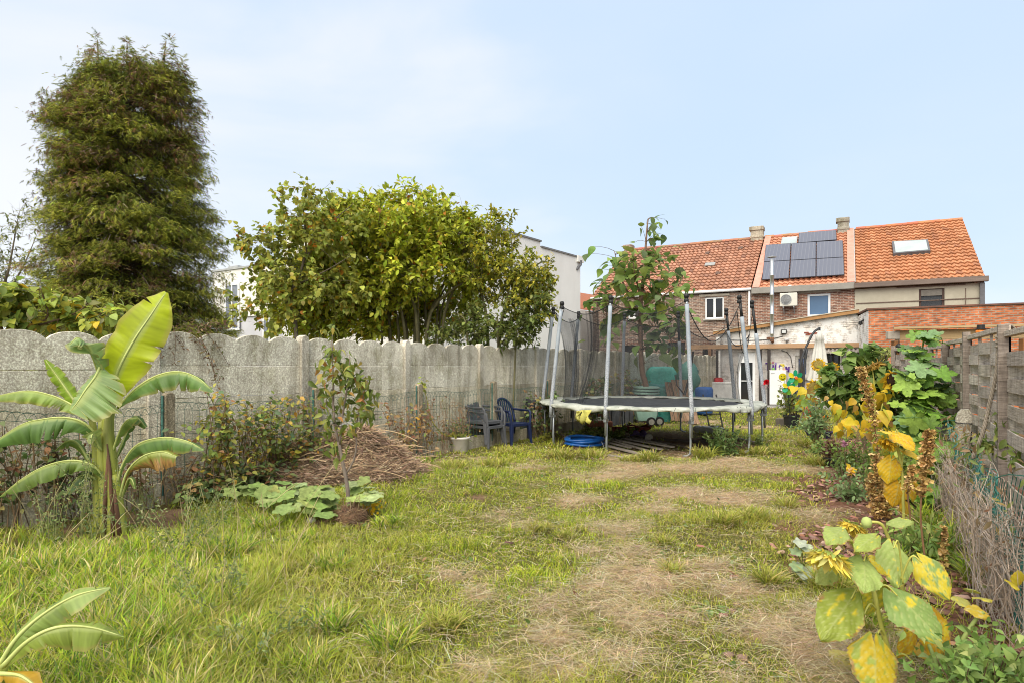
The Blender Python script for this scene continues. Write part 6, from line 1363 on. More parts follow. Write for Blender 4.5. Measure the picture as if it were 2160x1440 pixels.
# tarpaulin heaps
M_TARP = mat('teal_tarpaulin', (.10, .48, .40), (.055, .33, .27), .42, 5, spec=.45, bump=.7, bscale=9, bdist=.03)
M_TARPL = mat('pale_green_tarpaulin', (.15, .32, .27), (.09, .24, .2), .45, 5, spec=.4, bump=.7, bscale=9, bdist=.03)
def draped(root, name, c, rx, ry, h, m, rz=0, top=.75, seed=1, fold=.05):
    R = np.random.default_rng(seed); mb = MB(); rows = []; K = 64
    ph = R.uniform(0, 6, 4)
    for j, (f, z) in enumerate(((0, 1), (.5, 1.0), (.85, .99), (.97, .95), (1.0, .86), (1.02, .6), (1.05, .35), (1.08, .0))):
        row = []
        for k in range(K):
            a = 2*PI*k/K; sq = 1/max(abs(math.cos(a)), abs(math.sin(a))); sq = min(sq, 1.25)
            fo = fold*(math.sin(a*9+ph[0])+.6*math.sin(a*17+ph[1])+.4*math.sin(a*5+ph[2]))*(max(0, j-2)/5)
            p_ = V3(((rx*f*sq+fo)*math.cos(a)*.85, (ry*f*sq+fo)*math.sin(a)*.85, h*z*(1 if f > .1 else 1)+.04*h*math.sin(3*a+ph[3])*f)); row.append(c+rotz(rz) @ p_)
        rows.append(row)
    mb.grid(rows, close=True); return mb.build(name, m, root, smooth=True)
tc1 = thing('covered_furniture', 'tall garden furniture hidden under a teal green tarpaulin against the wall', 'covered furniture', GY(1420, 18.6))
draped(tc1, 'tarpaulin', GY(1412, 18.7), .80, .5, 1.50, M_TARP, -.35, seed=2)
mb = MB(); rows = []; q = W(1452, 795, 18.2)
for j in range(14): rows.append([q+V3((.30*math.sin(PI*j/13)*math.cos(2*PI*k/18)*(1+.25*math.sin(k*3+j)), .2*math.sin(PI*j/13)*math.sin(2*PI*k/18), .46*math.cos(PI*j/13)+.04*math.sin(k*4+j*2))) for k in range(18)])
mb.grid(rows, close=True); mb.build('bunched_tarpaulin', M_TARPL, tc1, smooth=True)
tc2 = thing('covered_box', 'lower box under a dark teal tarpaulin in front of the taller covered furniture', 'covered box', GY(1385, 17.6))
draped(tc2, 'tarpaulin', GY(1385, 17.7), .56, .36, 1.02, mat('dark_teal_tarpaulin', (.045, .27, .22), (.03, .18, .15), .42, 5, spec=.45, bump=.7, bscale=9, bdist=.03), -.3, seed=5, fold=.04)
M_WB_ = mat('brown_boards', (.33, .21, .135), (.22, .14, .09), .85, 6, stretch=(4, 4, .4), bump=.4)
for k, (u0, v0, u1, v1, w_, Y, lab) in enumerate(((1417, 805, 1432, 885, .30, 17.0, 'narrow brown wooden panel leaning left of its wider neighbour'), (1438, 800, 1460, 882, .5, 16.9, 'wide brown slatted panel leaning on the tarpaulin heap'), (1455, 862, 1470, 888, .3, 16.2, 'short pale brown board lying against the leaning panels'))):
    r = thing('wood_panel', lab, 'wood panel', GY(u1, Y)); a, e = W(u0, v0, Y+.3), GY(u1, Y, .03)
    for q_ in range(int(w_/.09)):
        mb = MB(); off = V3(((q_-w_/.18)*.095, -.02*q_, 0)); mb.bar(a+off, e+off, .088, .02, up=(0, 1, 0)); mb.build('slat', M_WB_, r, bev=.003)
M_MINT = mat('mint_green_plastic', (.28, .42, .34), (.2, .32, .26), .5, 6)
sb = thing('plastic_shells', 'stack of pale green plastic sandpit shells behind the trampoline', 'sandpit shells', GY(1360, 16.8))
for k in range(3):
    q = GY(1358+k*3, 16.8, .78+k*.075); mb = MB(); mb.lathe(q, [(.0, .03), (.34-.03*k, .03), (.42-.03*k, .0), (.44-.03*k, .02), (.38-.03*k, .06), (.2, .075), (0, .08)], 24, wob=.05); mb.build('shell', M_MINT, sb, smooth=True)
mb = MB(); mb.box(GY(1360, 16.9, .38), (.5, .4, .74)); mb.build('support_box', mat('dark_grey_box', (.09, .095, .1), (.06, .06, .065), .8, 5), sb, bev=.02)
ct_ = thing('toy_cart', 'mint green toy cart on two black wheels behind the trampoline', 'cart', GY(1362, 15.9)); q = GY(1362, 15.9)
mb = MB(); mb.prism([q+V3(p_) for p_ in ((-.22, -.15, .14), (.22, -.15, .14), (.3, -.15, .40), (-.28, -.15, .42))], (0, .34, 0)); mb.build('body', M_MINT, ct_, bev=.02)
for dx, dy in ((.10, -.2), (.34, -.05)):
    mb = MB(); mb.lathe(q+V3((dx, dy, .125)), [(.0, -.025), (.125, -.025), (.125, .025), (0, .025)], 20, R=Matrix.Rotation(PI/2, 3, 'X')); wh_ = mb.build('wheel', M_BLK, ct_, bev=.008)
    mb = MB(); mb.lathe(q+V3((dx, dy-.03, .125)), [(.0, -.01), (.07, -.01), (.075, .005), (0, .005)], 14, R=Matrix.Rotation(PI/2, 3, 'X')); mb.build('hub', mat('pale_hub', (.32, .3, .26), None, .6), wh_)
for k, (u, Y, h_, lab) in enumerate(((1268, 16.2, .42, 'dark grey plank crate below the white planter'), (1305, 16.4, .45, 'dark slatted crate right of the white planter'))):
    r = thing('crate', lab, 'crate', GY(u, Y)); q = GY(u, Y)
    for j in range(6): mb = MB(); mb.box(q+V3((-.3+.12*j, -.2, h_/2)), (.1, .02, h_)); mb.build('slat', mat('dark_grey_box', (.09, .095, .1), (.06, .06, .065), .8, 5), r)
    mb = MB(); mb.box(q+V3((0, .02, h_/2)), (.68, .36, h_-.06)); mb.build('box', mat('black_box', (.03, .03, .032), None, .8), r)
pl = thing('bowl_planter', 'white scalloped bowl planter with yellow flowers standing behind the trampoline', 'planter', GY(1272, 16.8)); q = GY(1272, 16.8, .78)
mb = MB(); mb.lathe(q, [(.0, -.15), (.12, -.15), (.09, -.05), (.14, .0), (.2, .08), (.23, .17), (.25, .2), (.22, .2), (.18, .12), (0, .1)], 24, wob=.03); mb.build('bowl', mat('stone_white', (.58, .56, .5), (.42, .4, .36), .8, 6), pl, smooth=True)
mb = MB(); mb.box(GY(1272, 16.8, .31), (.3, .3, .63)); mb.build('pedestal', mat('stone_white', (.58, .56, .5)), pl, bev=.02)
nb = NPB(); n = 160; nb.scatter(OV2, [tuple(q+V3((rng.normal(0, .12), rng.normal(0, .1), .2+abs(rng.normal(0, .1))))) for _ in range(n)], unit(n)+[0, 0, .6], unit(n), rng.uniform(.05, .12, n), pick(n, [(3, (.17, .22, .06)), (1, (.6, .48, .05)), (1, (.4, .36, .2))])); nb.build('flowers', M_LEAF, pl)
ld = thing('trampoline_ladder', 'small black step ladder leaning behind the trampoline frame', 'ladder', GY(1500, 14.8)); q = GY(1498, 14.9)
for sx in (-1, 1): mb = MB(); mb.tube([q+V3((sx*.16+.08, -.25, 0)), q+V3((sx*.16, .05, .86))], .018, 6); mb.build('rail', M_BLK, ld)
for z in (.12, .4, .66): mb = MB(); mb.box(q+V3((.08*(1-z/.86), -.25+.3*z/.86, z)), (.33, .07, .025)); mb.build('step', M_BLK, ld)
fz = thing('chest_freezer', 'white chest freezer on the paving behind the trampoline net', 'freezer', A0+E*XF(1520, 790, TL_-.5).x+N_*(TL_-.45), None, -AL)
mb = MB(); mb.box((0, 0, .42), (.95, .55, .84)); mb.build('cabinet', mat('appliance_white', (.70, .69, .68), (.6, .59, .58), .45, 4), fz, local=True, bev=.02)
mb = MB(); mb.box((0, -.005, .88), (.97, .57, .07)); mb.build('lid', mat('appliance_white', (.7, .69, .68)), fz, local=True, bev=.015)
rt = MB(); q = fz.location+V3((-.1, 0, .917)); rt.box(q+V3((0, 0, .06)), (.34, .2, .12)); rt.box(q+V3((.0, 0, .14)), (.28, .16, .06)); tag(rt.build('box', mat('bright_red', (.5, .03, .03), None, .5), None, bev=.015), 'red box standing on the lid of the chest freezer', 'box')
bb_ = MB(); q = GY(1484, 19.5); bb_.lathe(q, [(.0, .02), (.25, .02), (.28, .1), (.29, .4), (.28, .42), (.29, .44), (.29, .8), (.25, .88), (0, .9)], 20, wob=.02); tag(bb_.build('barrel', mat('blue_barrel', (.035, .12, .36), (.025, .085, .27), .5, 5, bump=.5, bscale=9), None, smooth=True), 'blue plastic barrel between leaning panels and chest freezer', 'barrel')

# ------------------------------------------------------------------ by the extension: fridge, parasol, sign, spinners
fq = A0+E*XF(1641, 820, TL_-.55).x+N_*(TL_-.35)
fg = thing('fridge', 'white upright fridge standing against the extension wall', 'fridge', fq, None, -AL)
mb = MB(); mb.box((0, 0, .70), (.58, .55, 1.32)); mb.build('cabinet', mat('appliance_white', (.7, .69, .68)), fg, local=True, bev=.015)
mb = MB(); mb.box((0, -.30, .72), (.57, .05, 1.27)); dr_ = mb.build('door', mat('appliance_door', (.72, .72, .73), (.66, .66, .67), .4, 3), fg, local=True, bev=.012)
mb = MB(); mb.box((-.17, -.328, 1.27), (.13, .006, .03)); mb.build('badge', M_ZINC, dr_, local=True)
mb = MB(); mb.bar((.24, -.34, .9), (.24, -.34, 1.15), .02, .02); mb.build('handle', M_ZINC, dr_, local=True)
mb = MB(); mb.box((0, .0, 1.372), (.6, .58, .024)); mb.build('top', mat('appliance_white', (.7, .69, .68)), fg, local=True, bev=.008)
mb = MB(); mb.box((0, -.2, .02), (.56, .1, .05)); mb.build('plinth', M_BLK, fg, local=True)
for dx, h_, r, cc, nm, lab in ((-.18, .10, .05, (.16, .36, .1), 'jar', 'small green jar on top of the fridge, at its left'), (-.02, .12, .045, (.6, .56, .5), 'jar', 'small cream jar in the middle of the fridge top'), (.1, .14, .06, (.6, .12, .08), 'tin', 'red tin on top of the fridge'), (.2, .08, .05, (.5, .3, .2), 'jar', 'small brown jar at the right of the fridge top')):
    q = fq+E*dx+V3((0, 0, 1.385)); mb = MB(); mb.lathe(q, [(0, 0), (r, 0), (r*1.02, h_*.7), (r*.8, h_*.85), (r*.8, h_), (0, h_)], 12); tag(mb.build(nm, mat('jar_%.2f' % cc[0], cc, None, .4), None, smooth=False), lab, nm)
sg = thing('name_sign', 'purple wooden letters with small coloured shapes on the white extension wall', 'sign', A0+E*XF(1640, 775, TL_+.1).x+N_*(TL_+.1)+V3((0, 0, XF(1640, 775, TL_+.1).z)), None, -AL)
M_PUR = mat('purple_paint', (.10, .03, .26), (.08, .025, .2), .5, 6, bump=0); M_LIL = mat('lilac_paint', (.30, .22, .52), None, .5, bump=0); M_YEL = mat('yellow_paint', (.75, .6, .04), None, .5, bump=0)
GL = {'T': [((0, 1), (.8, 1)), ((.4, 1), (.32, 0))], 'I': [((.2, 1), (.14, 0))], 'L': [((.1, 1), (.02, 0)), ((.02, 0), (.62, 0))], 'Z': [((0, 1), (.66, 1)), ((.66, 1), (0, 0)), ((0, 0), (.66, 0))], 'N': [((.05, 0), (.1, 1)), ((.1, 1), (.6, 0)), ((.6, 0), (.68, 1))]}
x = -.44
for k, (ch_, w_, m_, dz, sz) in enumerate((('T', .24, M_PUR, .04, .27), ('I', .11, M_PUR, -.02, .27), ('L', .19, M_PUR, -.02, .27), ('Z', .19, M_YEL, .0, .24), ('N', .18, M_PUR, -.05, .2))):
    mb = MB()
    for a, e in GL[ch_]: mb.bar((x+a[0]*sz*.9, -.02, dz+(a[1]-.5)*sz), (x+e[0]*sz*.9, -.02, dz+(e[1]-.5)*sz), .02, .05, up=(0, 1, 0)) if False else mb.bar((x+a[0]*sz*.9, -.02-.002*k, dz+(a[1]-.5)*sz), (x+e[0]*sz*.9, -.02-.002*k, dz+(e[1]-.5)*sz), .052, .02, up=(0, 1, 0))
    mb.build('letter', m_, sg, local=True); x += w_
mb = MB(); mb.bar((-.0, -.035, -.1), (.1, -.035, .12), .045, .02, up=(0, 1, 0)); mb.build('purple_stroke', M_PUR, sg, local=True)
for dx, dz, m_ in ((-.25, .19, M_YEL), (-.16, .2, mat('pink_plastic', (.45, .12, .2), None, .5)), (-.06, .17, M_LIL), (.3, -.03, M_LIL)):
    mb = MB(); mb.lathe((dx, -.02, dz), [(0, -.01), (.035, -.01), (.035, .01), (0, .01)], 8, R=Matrix.Rotation(PI/2, 3, 'X')); mb.build('ornament', m_, sg, local=True)
ps = thing('parasol', 'closed cream cantilever parasol hanging from its curved dark arm', 'parasol', GY(1700, 21.0))
YU = 21.2; q = lambda u, v, d=0: W(u, v, YU+d)
mb = MB(); mb.tube([V3(x_) for x_ in catmull([GY(1694, YU, 0), q(1694, 825), q(1697, 770), q(1702, 735)], 10)], .045, 8); mb.tube([V3(x_) for x_ in catmull([GY(1686, YU, 0), q(1686, 790), q(1692, 755), q(1702, 728), q(1716, 702), q(1729, 692)], 18)], .04, 8); mb.build('arm', mat('charcoal_metal', (.045, .048, .052), (.03, .032, .035), .5, 6), ps, smooth=True)
rows = []; top_u = 1729
for j, (v, ru) in enumerate(((697, 1.5), (700, 4), (707, 7), (717, 9.5), (718, 8), (735, 11), (760, 15), (785, 19), (802, 22.5))):
    c0 = q(1729-(v-697)*.02, v); row = []
    for k in range(48):
        a = 2*PI*k/48; fo = 1+(.16*math.cos(8*a)+.06*math.cos(3*a+1))*(min(1, j/4)); r = ru/F*YU*fo; row.append(c0+V3((r*math.cos(a), r*math.sin(a)*.8, (.03*math.cos(8*a) if j > 7 else 0))))
    rows.append(row)
mb = MB(); mb.grid(rows, close=True); mb.build('canopy', mat('cream_canvas', (.60, .585, .54), (.47, .455, .41), .85, 3, bump=.2), ps, smooth=True)
mb = MB(); mb.tube([q(1729, 698), q(1728, 815)], .022, 6); mb.tube([q(1729, 690), q(1729, 698)], .03, 8); mb.build('pole', mat('charcoal_metal', (.045, .048, .052)), ps)
mb = MB(); mb.box(GY(1690, YU, .06), (.9, .9, .1)); mb.build('base', M_BLK, ps, bev=.02)
rf = thing('fabric_poppy', 'red artificial poppy fixed to the right trampoline pole', 'flower', W(1616, 805, 12.0))
nb = NPB(); n = 14; c0 = np.array(W(1616, 805, 11.9)); d = unit(n)+[0, -.6, 0]; nb.scatter(ROUND, np.tile(c0, (n, 1)), d, unit(n), rng.uniform(.06, .09, n), pick(n, [(1, (.6, .01, .02))], .15)); nb.build('petals', colmat('red_petal', trans=.2), rf)
nb = NPB(); nb.scatter(leaf_t([.06, .04, .03, .02]), [tuple(c0)]*6, unit(6)+[-.8, 0, -.8], unit(6), .13, pick(6, [(1, (.6, .25, .3))])); nb.build('ribbons', M_LEAF, rf)
# dark flower pot with plant, two wind spinners in it
bp_ = thing('flower_pot', 'large black flower pot with a yellowing plant right of the trampoline', 'pot', G(1669, 902)); q = G(1669, 902)
mb = MB(); mb.lathe(q, [(0, .0), (.15, .0), (.185, .28), (.2, .285), (.2, .34), (.185, .34), (.175, .29), (0, .28)], 22); mb.build('pot', mat('black_pot', (.022, .024, .026), (.016, .017, .018), .5, 6), bp_, smooth=False)
nb = NPB(); mb = MB(); P = []
for k in range(26):
    a = q+V3((rng.normal(0, .07), rng.normal(0, .07), .28)); e = a+V3((rng.normal(0, .13), rng.normal(0, .1), rnd(.25, .75))); B = bez(a, e, .05, 5, .1); mb.tube(B, .005, 4); P += [np.array(B[i])+rng.normal(0, .06, 3) for i in (1, 2, 2, 3, 3, 4, 4)]
n = len(P); nb.scatter(OV, P, unit(n)+[0, 0, .1], unit(n)+[0, -.4, .6], rng.uniform(.07, .15, n), pick(n, [(4, (.22, .28, .07)), (2, (.38, .38, .08)), (2, (.12, .17, .06))])); mb.build('stems', M_TWIG, bp_); nb.build('leaves', M_LEAF, bp_)
def spinner(label, u, v, Y, s, smiley=False):
    r = thing('wind_spinner', label, 'wind spinner', GY(u, Y), 'flower shaped wind spinners'); c0 = W(u, v, Y); R = Matrix.Rotation(PI/2, 3, 'X')
    mb = MB(); mb.tube([GY(u+3, Y+.06, .2), c0+V3((0, .06, 0))], .009, 5); mb.build('stick', M_BLK, r)
    cols = [('spin_green', (.02, .42, .2)), ('spin_yellow', (.75, .65, .02)), ('spin_green', (.02, .42, .2)), ('spin_lime', (.2, .5, .05)), ('spin_yellow', (.75, .65, .02)), ('spin_green', (.02, .42, .2))]
    for k in range(6):
        a = PI/2+k*PI/3; d = V3((math.cos(a), 0, math.sin(a))); mb = MB(); cc = c0+d*s*.62; x_ = V3((-d.z, 0, d.x))
        poly = [cc+d*(s*.42*math.cos(t))+x_*(s*.33*math.sin(t))+V3((0, -.02*math.sin(t), 0)) for t in (2*PI*i/14 for i in range(14))]; mb.prism(poly, (0, .006, 0)); mb.build('petal', mat(cols[k][0], cols[k][1], None, .35, trans=.3, bump=0), r)
    mb = MB(); mb.lathe(c0+V3((0, -.03, 0)), [(0, .02), (s*.2, .015), (s*.2, -.01), (0, -.012)], 14, R=R); mb.build('centre', mat('spin_orange', (.75, .16, .02), None, .35, bump=0), r)
    if smiley:
        c1_ = c0+V3((-s*1.75, -.02, s*.1)); mb = MB(); mb.lathe(c1_, [(0, .01), (s*.5, .01), (s*.5, -.006), (0, -.008)], 20, R=R); o = mb.build('smiling_disc', mat('spin_yellow', (.75, .65, .02)), r)
        mb = MB()
        for sx in (-1, 1): mb.lathe(c1_+V3((sx*s*.17, -.016, s*.13)), [(0, .0), (s*.06, .0), (0, -.004)], 8, R=R)
        mb.tube([c1_+V3((s*.28*math.cos(t), -.016, s*.28*math.sin(t))) for t in (PI+.4+(PI-.8)*i/8 for i in range(9))], .007, 4); mb.build('face', M_BLK, o)
spinner('upper green and yellow flower wind spinner with a smiling yellow disc', 1678, 796, 15.4, .19, True)
spinner('lower green and yellow flower wind spinner above the black pot', 1664, 817, 15.2, .17)
mb = MB(); q = G(1650, 898); mb.box(q+V3((0, .1, .09)), (.2, .16, .2)); tag(mb.build('block', mat('grey_block', (.2, .17, .14), None, .9), None, bev=.01), 'small grey brown block beside the black flower pot', 'block')
gc = thing('garden_chair', 'grey and navy folding garden chair behind the wind spinners', 'chair', GY(1678, 17.2)); q = GY(1678, 17.2)
mb = MB(); mb.box(q+V3((0, 0, .46)), (.46, .42, .03)); mb.build('seat', mat('navy_canvas', (.03, .045, .08), None, .8), gc, bev=.01)
mb = MB(); mb.box(q+V3((0, .24, .72)), (.46, .03, .42), Matrix.Rotation(-.2, 3, 'X')); mb.build('backrest', mat('navy_canvas', (.03, .045, .08)), gc, bev=.01)
for sx in (-1, 1):
    mb = MB(); mb.tube([q+V3((sx*.24, -.2, 0)), q+V3((sx*.24, .2, .62)), q+V3((sx*.24, .28, .95))], .014, 6); mb.tube([q+V3((sx*.24, .22, 0)), q+V3((sx*.24, -.18, .64)), q+V3((sx*.24, .2, .66))], .014, 6); mb.build('leg', M_ZINC, gc)
rbk = MB(); rbk.lathe(GY(1703, 18.5), [(0, 0), (.12, 0), (.16, .3), (.15, .3), (.0, .27)], 14); tag(rbk.build('bucket', mat('bright_red', (.5, .03, .03), None, .5), None), 'red bucket behind the yellow sunflowers', 'bucket')
# ------------------------------------------------------------------ woven wooden fence on the right
m, nt, new, link = nodes_of('weathered_slat')
tc = new('ShaderNodeTexCoord').outputs['Object']; at = new('ShaderNodeAttribute'); at.attribute_name = 'Col'
g1 = noise_node(new, link, scaled_vec(new, link, tc, (1.6, 1.6, 26)), 3.0, 6, .7); g2 = noise_node(new, link, scaled_vec(new, link, tc, (5, 5, 1.2)), 3.0, 5, .7)
c_ = ramp_node(new, link, g1, [(.26, (.17, .15, .13)), (.45, (.38, .34, .30)), (.72, (.55, .50, .45))])
c_ = mix_rgb(new, link, 1.0, c_, ramp_node(new, link, g2, [(.28, (.66, .64, .62)), (.58, (1.12, 1.1, 1.08))]), 'MULTIPLY')
c_ = mix_rgb(new, link, 1.0, c_, at.outputs['Color'], 'MULTIPLY')
finish(m, nt, new, link, c_, .95, .12, 0, g1, .6, .01); M_SLAT = m
wfn = thing('woven_fence', 'grey weathered fence of woven wooden slat panels along the right side', 'fence', (5.49, 7.4, 0))
fpts = [((2.30, 1.86), 1.80), ((4.35, 5.42), 1.86), ((5.49, 7.40), 1.90), ((6.15, 8.70), 1.83), ((6.79, 9.97), 1.83), ((7.30, 11.25), 1.86), ((7.80, 12.55), 1.90)]
def fpanel(a, e, z0, zt0, zt1):
    a, e = V3((*a, 0)), V3((*e, 0)); d = (e-a); L = d.length; d.normalize(); nn = V3((-d.y, d.x, 0)); rows_n = int((zt0-z0-.06)/.112)
    mb = MB(); n = 30; bays = 3
    for r in range(rows_n):
        zc = z0+.06+r*.112; sg = 1 if r % 2 else -1; t_ = rnd(.75, 1.2); tilt = rnd(-.012, .012); col = (t_, t_*rnd(.97, 1.01), t_*rnd(.93, 1))
        hw = .0575+rnd(-.004, .002); lift = (zt1-zt0); front = []; back = []
        for k in range(n+1):
            f = k/n; off = sg*.03*math.sin(PI*bays*f)+rnd(-.002, .002); z = zc+lift*f*(zc/zt0)+tilt*(f-.5); p = a+d*(.03+(L-.06)*f)+nn*off
            front.append((p+nn*.007, z)); back.append((p-nn*.007, z))
        rows = [[p+V3((0, 0, z-hw)) for p, z in front], [p+V3((0, 0, z+hw)) for p, z in front], [p+V3((0, 0, z+hw)) for p, z in back], [p+V3((0, 0, z-hw)) for p, z in back], [p+V3((0, 0, z-hw)) for p, z in front]]
        mb.grid(rows, col)
    o = mb.build('woven_panel', M_SLAT, wfn)
    mb = MB(); mb.bar(a+V3((0, 0, zt0)), e+V3((0, 0, zt1)), .062, .05, col=(1.15, 1.12, 1.08)); mb.build('top_rail', M_SLAT, o, bev=.004)
    mb = MB()
    for f in (0.012, .988): p = a+d*L*f; mb.bar(p+V3((0, 0, z0)), p+V3((0, 0, zt0-.025)), .04, .045, up=d)
    mb.build('side_frame', M_SLAT, o)
    mb = MB()
    for b_ in range(1, bays): p = a+d*(L*b_/bays); mb.bar(p+V3((0, 0, z0)), p+V3((0, 0, zt0-.02)), .022, .03, up=d, col=(.8, .77, .74))
    mb.build('upright', M_SLAT, o)
for (p0, z0_), (p1, z1_) in zip(fpts[:-1], fpts[1:]): fpanel(p0, p1, .10, (z0_+z1_)/2+.0, (z0_+z1_)/2+rnd(-.015, .015))
for i, (p0, z0_) in enumerate(fpts):
    mb = MB(); mb.box((p0[0]-.05, p0[1]-.02, z0_/2+.02), (.075, .075, z0_+.06), rotz(-.53), col=(.62, .58, .56)); mb.build('post', M_SLAT, wfn, bev=.005)
# twisted rope hanging on the fence
rp = thing('rope', 'twisted grey rope knotted over the fence top and hanging down', 'rope', (4.30, 5.45, 1.8))
mb = MB(); Bv = catmull([(4.50, 5.50, 1.86), (4.40, 5.46, 1.91), (4.29, 5.42, 1.84), (4.285, 5.45, 1.5), (4.26, 5.50, 1.2), (4.20, 5.50, .95), (4.15, 5.55, .72)], 160)
for s_ in range(3):
    P = []
    for k, q in enumerate(Bv): a = k*.62+s_*2*PI/3; P.append(V3(q)+V3((.009*math.cos(a), .009*math.sin(a), .004*math.sin(a))))
    mb.tube(P, .0092, 6)
mb.build('strands', mat('grey_rope', (.33, .28, .22), (.2, .165, .125), .95, 30), rp, smooth=True)
mb = MB()
for k in range(3): c0 = V3((4.30, 5.42, 1.80-.035*k)); mb.tube([c0+V3((.035*math.cos(t), .035*math.sin(t), .012*math.sin(t+k))) for t in (2*PI*i/12 for i in range(13))], .012, 6)
mb.build('knot', mat('grey_rope', (.33, .28, .22)), rp, smooth=True)
pk = thing('pumpkin_ornament', 'orange pumpkin ornament with black top hat standing on the fence', 'ornament', GY(2068, 7.9)); c0 = W(2069, 700, 7.9)
mb = MB(); rows = [[c0+V3(((.062*math.sin(PI*i/8)*(1+.06*math.cos(8*2*PI*j/32)))*math.cos(2*PI*j/32), .05*math.sin(PI*i/8)*math.sin(2*PI*j/32), .042*math.cos(PI*i/8))) for j in range(32)] for i in range(9)]
mb.grid(rows, close=True); mb.build('pumpkin', mat('pumpkin_orange', (.62, .19, .02), (.5, .14, .015), .5, 9), pk, smooth=True)
mb = MB(); mb.lathe(c0+V3((0, 0, .04)), [(0, -.01), (.06, -.01), (.06, .0), (.045, .004), (.042, .05), (0, .052)], 16); mb.build('hat', M_BLK, pk)
mb = MB(); mb.tube([c0+V3((0, 0, -.35)), c0+V3((0, 0, -.03))], .012, 6); mb.build('stick', M_TWIG, pk)
# neighbour's pergola behind the fence
pg = thing('pergola', 'pale timber pergola beam on brown posts behind the woven fence', 'pergola', GY(1885, 17.6)); M_PT = mat('pale_pergola_timber', (.46, .33, .17), (.36, .25, .125), .8, 5, stretch=(.4, .4, 3)); M_PB = mat('brown_pergola_post', (.30, .13, .045), (.2, .09, .035), .8, 7, stretch=(2, 2, .3))
a = W(1888, 706, 17.6); e = a+E*6.0; mb = MB(); mb.bar(a+V3((0, 0, -.02)), e+V3((0, 0, -.02)), .1, .27); mb.build('beam', M_PT, pg, bev=.008)
mb = MB(); mb.bar(a+V3((-.1, -.1, .17)), e+V3((0, -.1, .17)), .3, .05); mb.build('roof_board', M_PT, pg)
mb = MB(); mb.box(a+V3((-.1, -.06, -.02)), (.34, .12, .22)); mb.build('beam_end', mat('grey_beam_end', (.4, .36, .3), (.27, .24, .2), .9), pg, bev=.01)
for s_ in (.02, 2.9, 5.6): q = a+E*s_; mb = MB(); mb.box((q.x, q.y+.02, (a.z-.17)/2), (.16, .16, a.z-.17)); mb.build('post', M_PB, pg, bev=.006)
mb = MB(); q = a+E*.15; mb.bar((q.x, q.y+.6, .9), (q.x+5, q.y-2.0, .9), .08, 1.5); 
ln = thing('hanging_lantern', 'small black hanging lantern beside the pergola post', 'lantern', W(1897, 722, 17.3)); c0 = W(1896, 732, 17.35)
mb = MB(); mb.lathe(c0, [(0, .12), (.03, .1), (.085, .05), (.09, .02), (.07, -.08), (.03, -.16), (0, -.17)], 12); mb.build('shade', M_BLK, ln, smooth=True); mb = MB(); mb.tube([c0+V3((0, 0, .1)), c0+V3((0, 0, .22))], .01, 5); mb.build('hook', M_BLK, ln)
# far fence post with creeper and boundary fence pieces
fp2 = thing('fence_post', 'dark wooden fence post wrapped in pale green creeper before the orange wall', 'post', GY(1860, 15)); q = GY(1861, 15)
mb = MB(); mb.box(q+V3((0, 0, .98)), (.16, .16, 1.96)); mb.build('post', mat('black_brown_post', (.10, .075, .06), (.05, .04, .035), .9, 7, stretch=(2, 2, .3)), fp2, bev=.01)
nb = NPB(); n = 520; P = [tuple(W(1843+rng.normal(0, 9), 738+abs(rng.normal(0, 26)), 15+rng.normal(0, .15))) for _ in range(n-160)]+[tuple(W(1866+rng.normal(0, 9), 736+abs(rng.normal(0, 10)), 15+rng.normal(0, .15))) for _ in range(160)]
nb.scatter(OV, P, unit(n)-[0, 0, .3], unit(n)+[0, -.5, .6], rng.uniform(.06, .13, n), pick(n, [(3, (.34, .38, .10)), (2, (.25, .30, .07)), (1, (.46, .46, .18))])); nb.build('creeper', M_LEAF, fp2)
p3_ = MB(); q = GY(1824, 17.2); p3_.box(q+V3((0, 0, .95)), (.2, .12, 1.9)); tag(p3_.build('fence_post', mat('grey_post', (.27, .25, .22), (.17, .155, .14), .9, 7, stretch=(2, 2, .3)), None, bev=.01), 'grey wooden gate post left of the creeper covered post', 'post')

# ------------------------------------------------------------------ sagging green wire fence with concrete posts, overgrown with dry vines
q0, q1 = V3((2.86, 3.38, 0)), V3((5.04, 7.05, 0)); q2 = V3((6.45, 9.9, 0))
lf_ = thing('chain_link_fence', 'sagging green chain link fence with leaning concrete posts at right', 'fence', q1)
for pb, top, w_ in ((q1, W(2036, 862, 7.05), .15), (q0, V3((2.87, 3.38, .60)), .09), (q2, V3((6.5, 9.9, 1.1)), .12)):
    mb = MB(); d = (top-pb); x_ = V3((.85, -.53, 0)); P = []
    for z_, k in ((0, 1), (.9, 1), (.96, .85), (1, .45)):
        c0 = pb+d*z_; P.append([c0+x_*(w_/2*k*c1)+V3((.53, .85, 0))*(w_*.42*c2) for c1, c2 in ((-1, -1), (1, -1), (1, 1), (-1, 1))])
    P[0] = [p_-V3((0, 0, .1)) for p_ in P[0]]; mb.grid(P, close=True); mb.add(P[-1], [(0, 1, 2, 3)]); mb.build('concrete_post', M_POST, lf_, bev=.012)
mb = MB(); c0 = q1+(W(2036, 862, 7.05)-q1)*.86; 
for r_ in (.30, .86): cc = q1+(W(2036, 862, 7.05)-q1)*r_; mb.tube([cc+V3((.105*math.cos(t), .095*math.sin(t), .01*math.sin(t))) for t in (2*PI*i/14 for i in range(15))], .006, 5)
mb.build('wire_tie', M_BLK, lf_)
def net_h(f): return .93-.20*math.sin(PI*f)+.02*math.sin(f*23)
M_CL = mat('green_chain_link', (.03, .21, .17), (.03, .14, .11), .5, 15, bump=0)
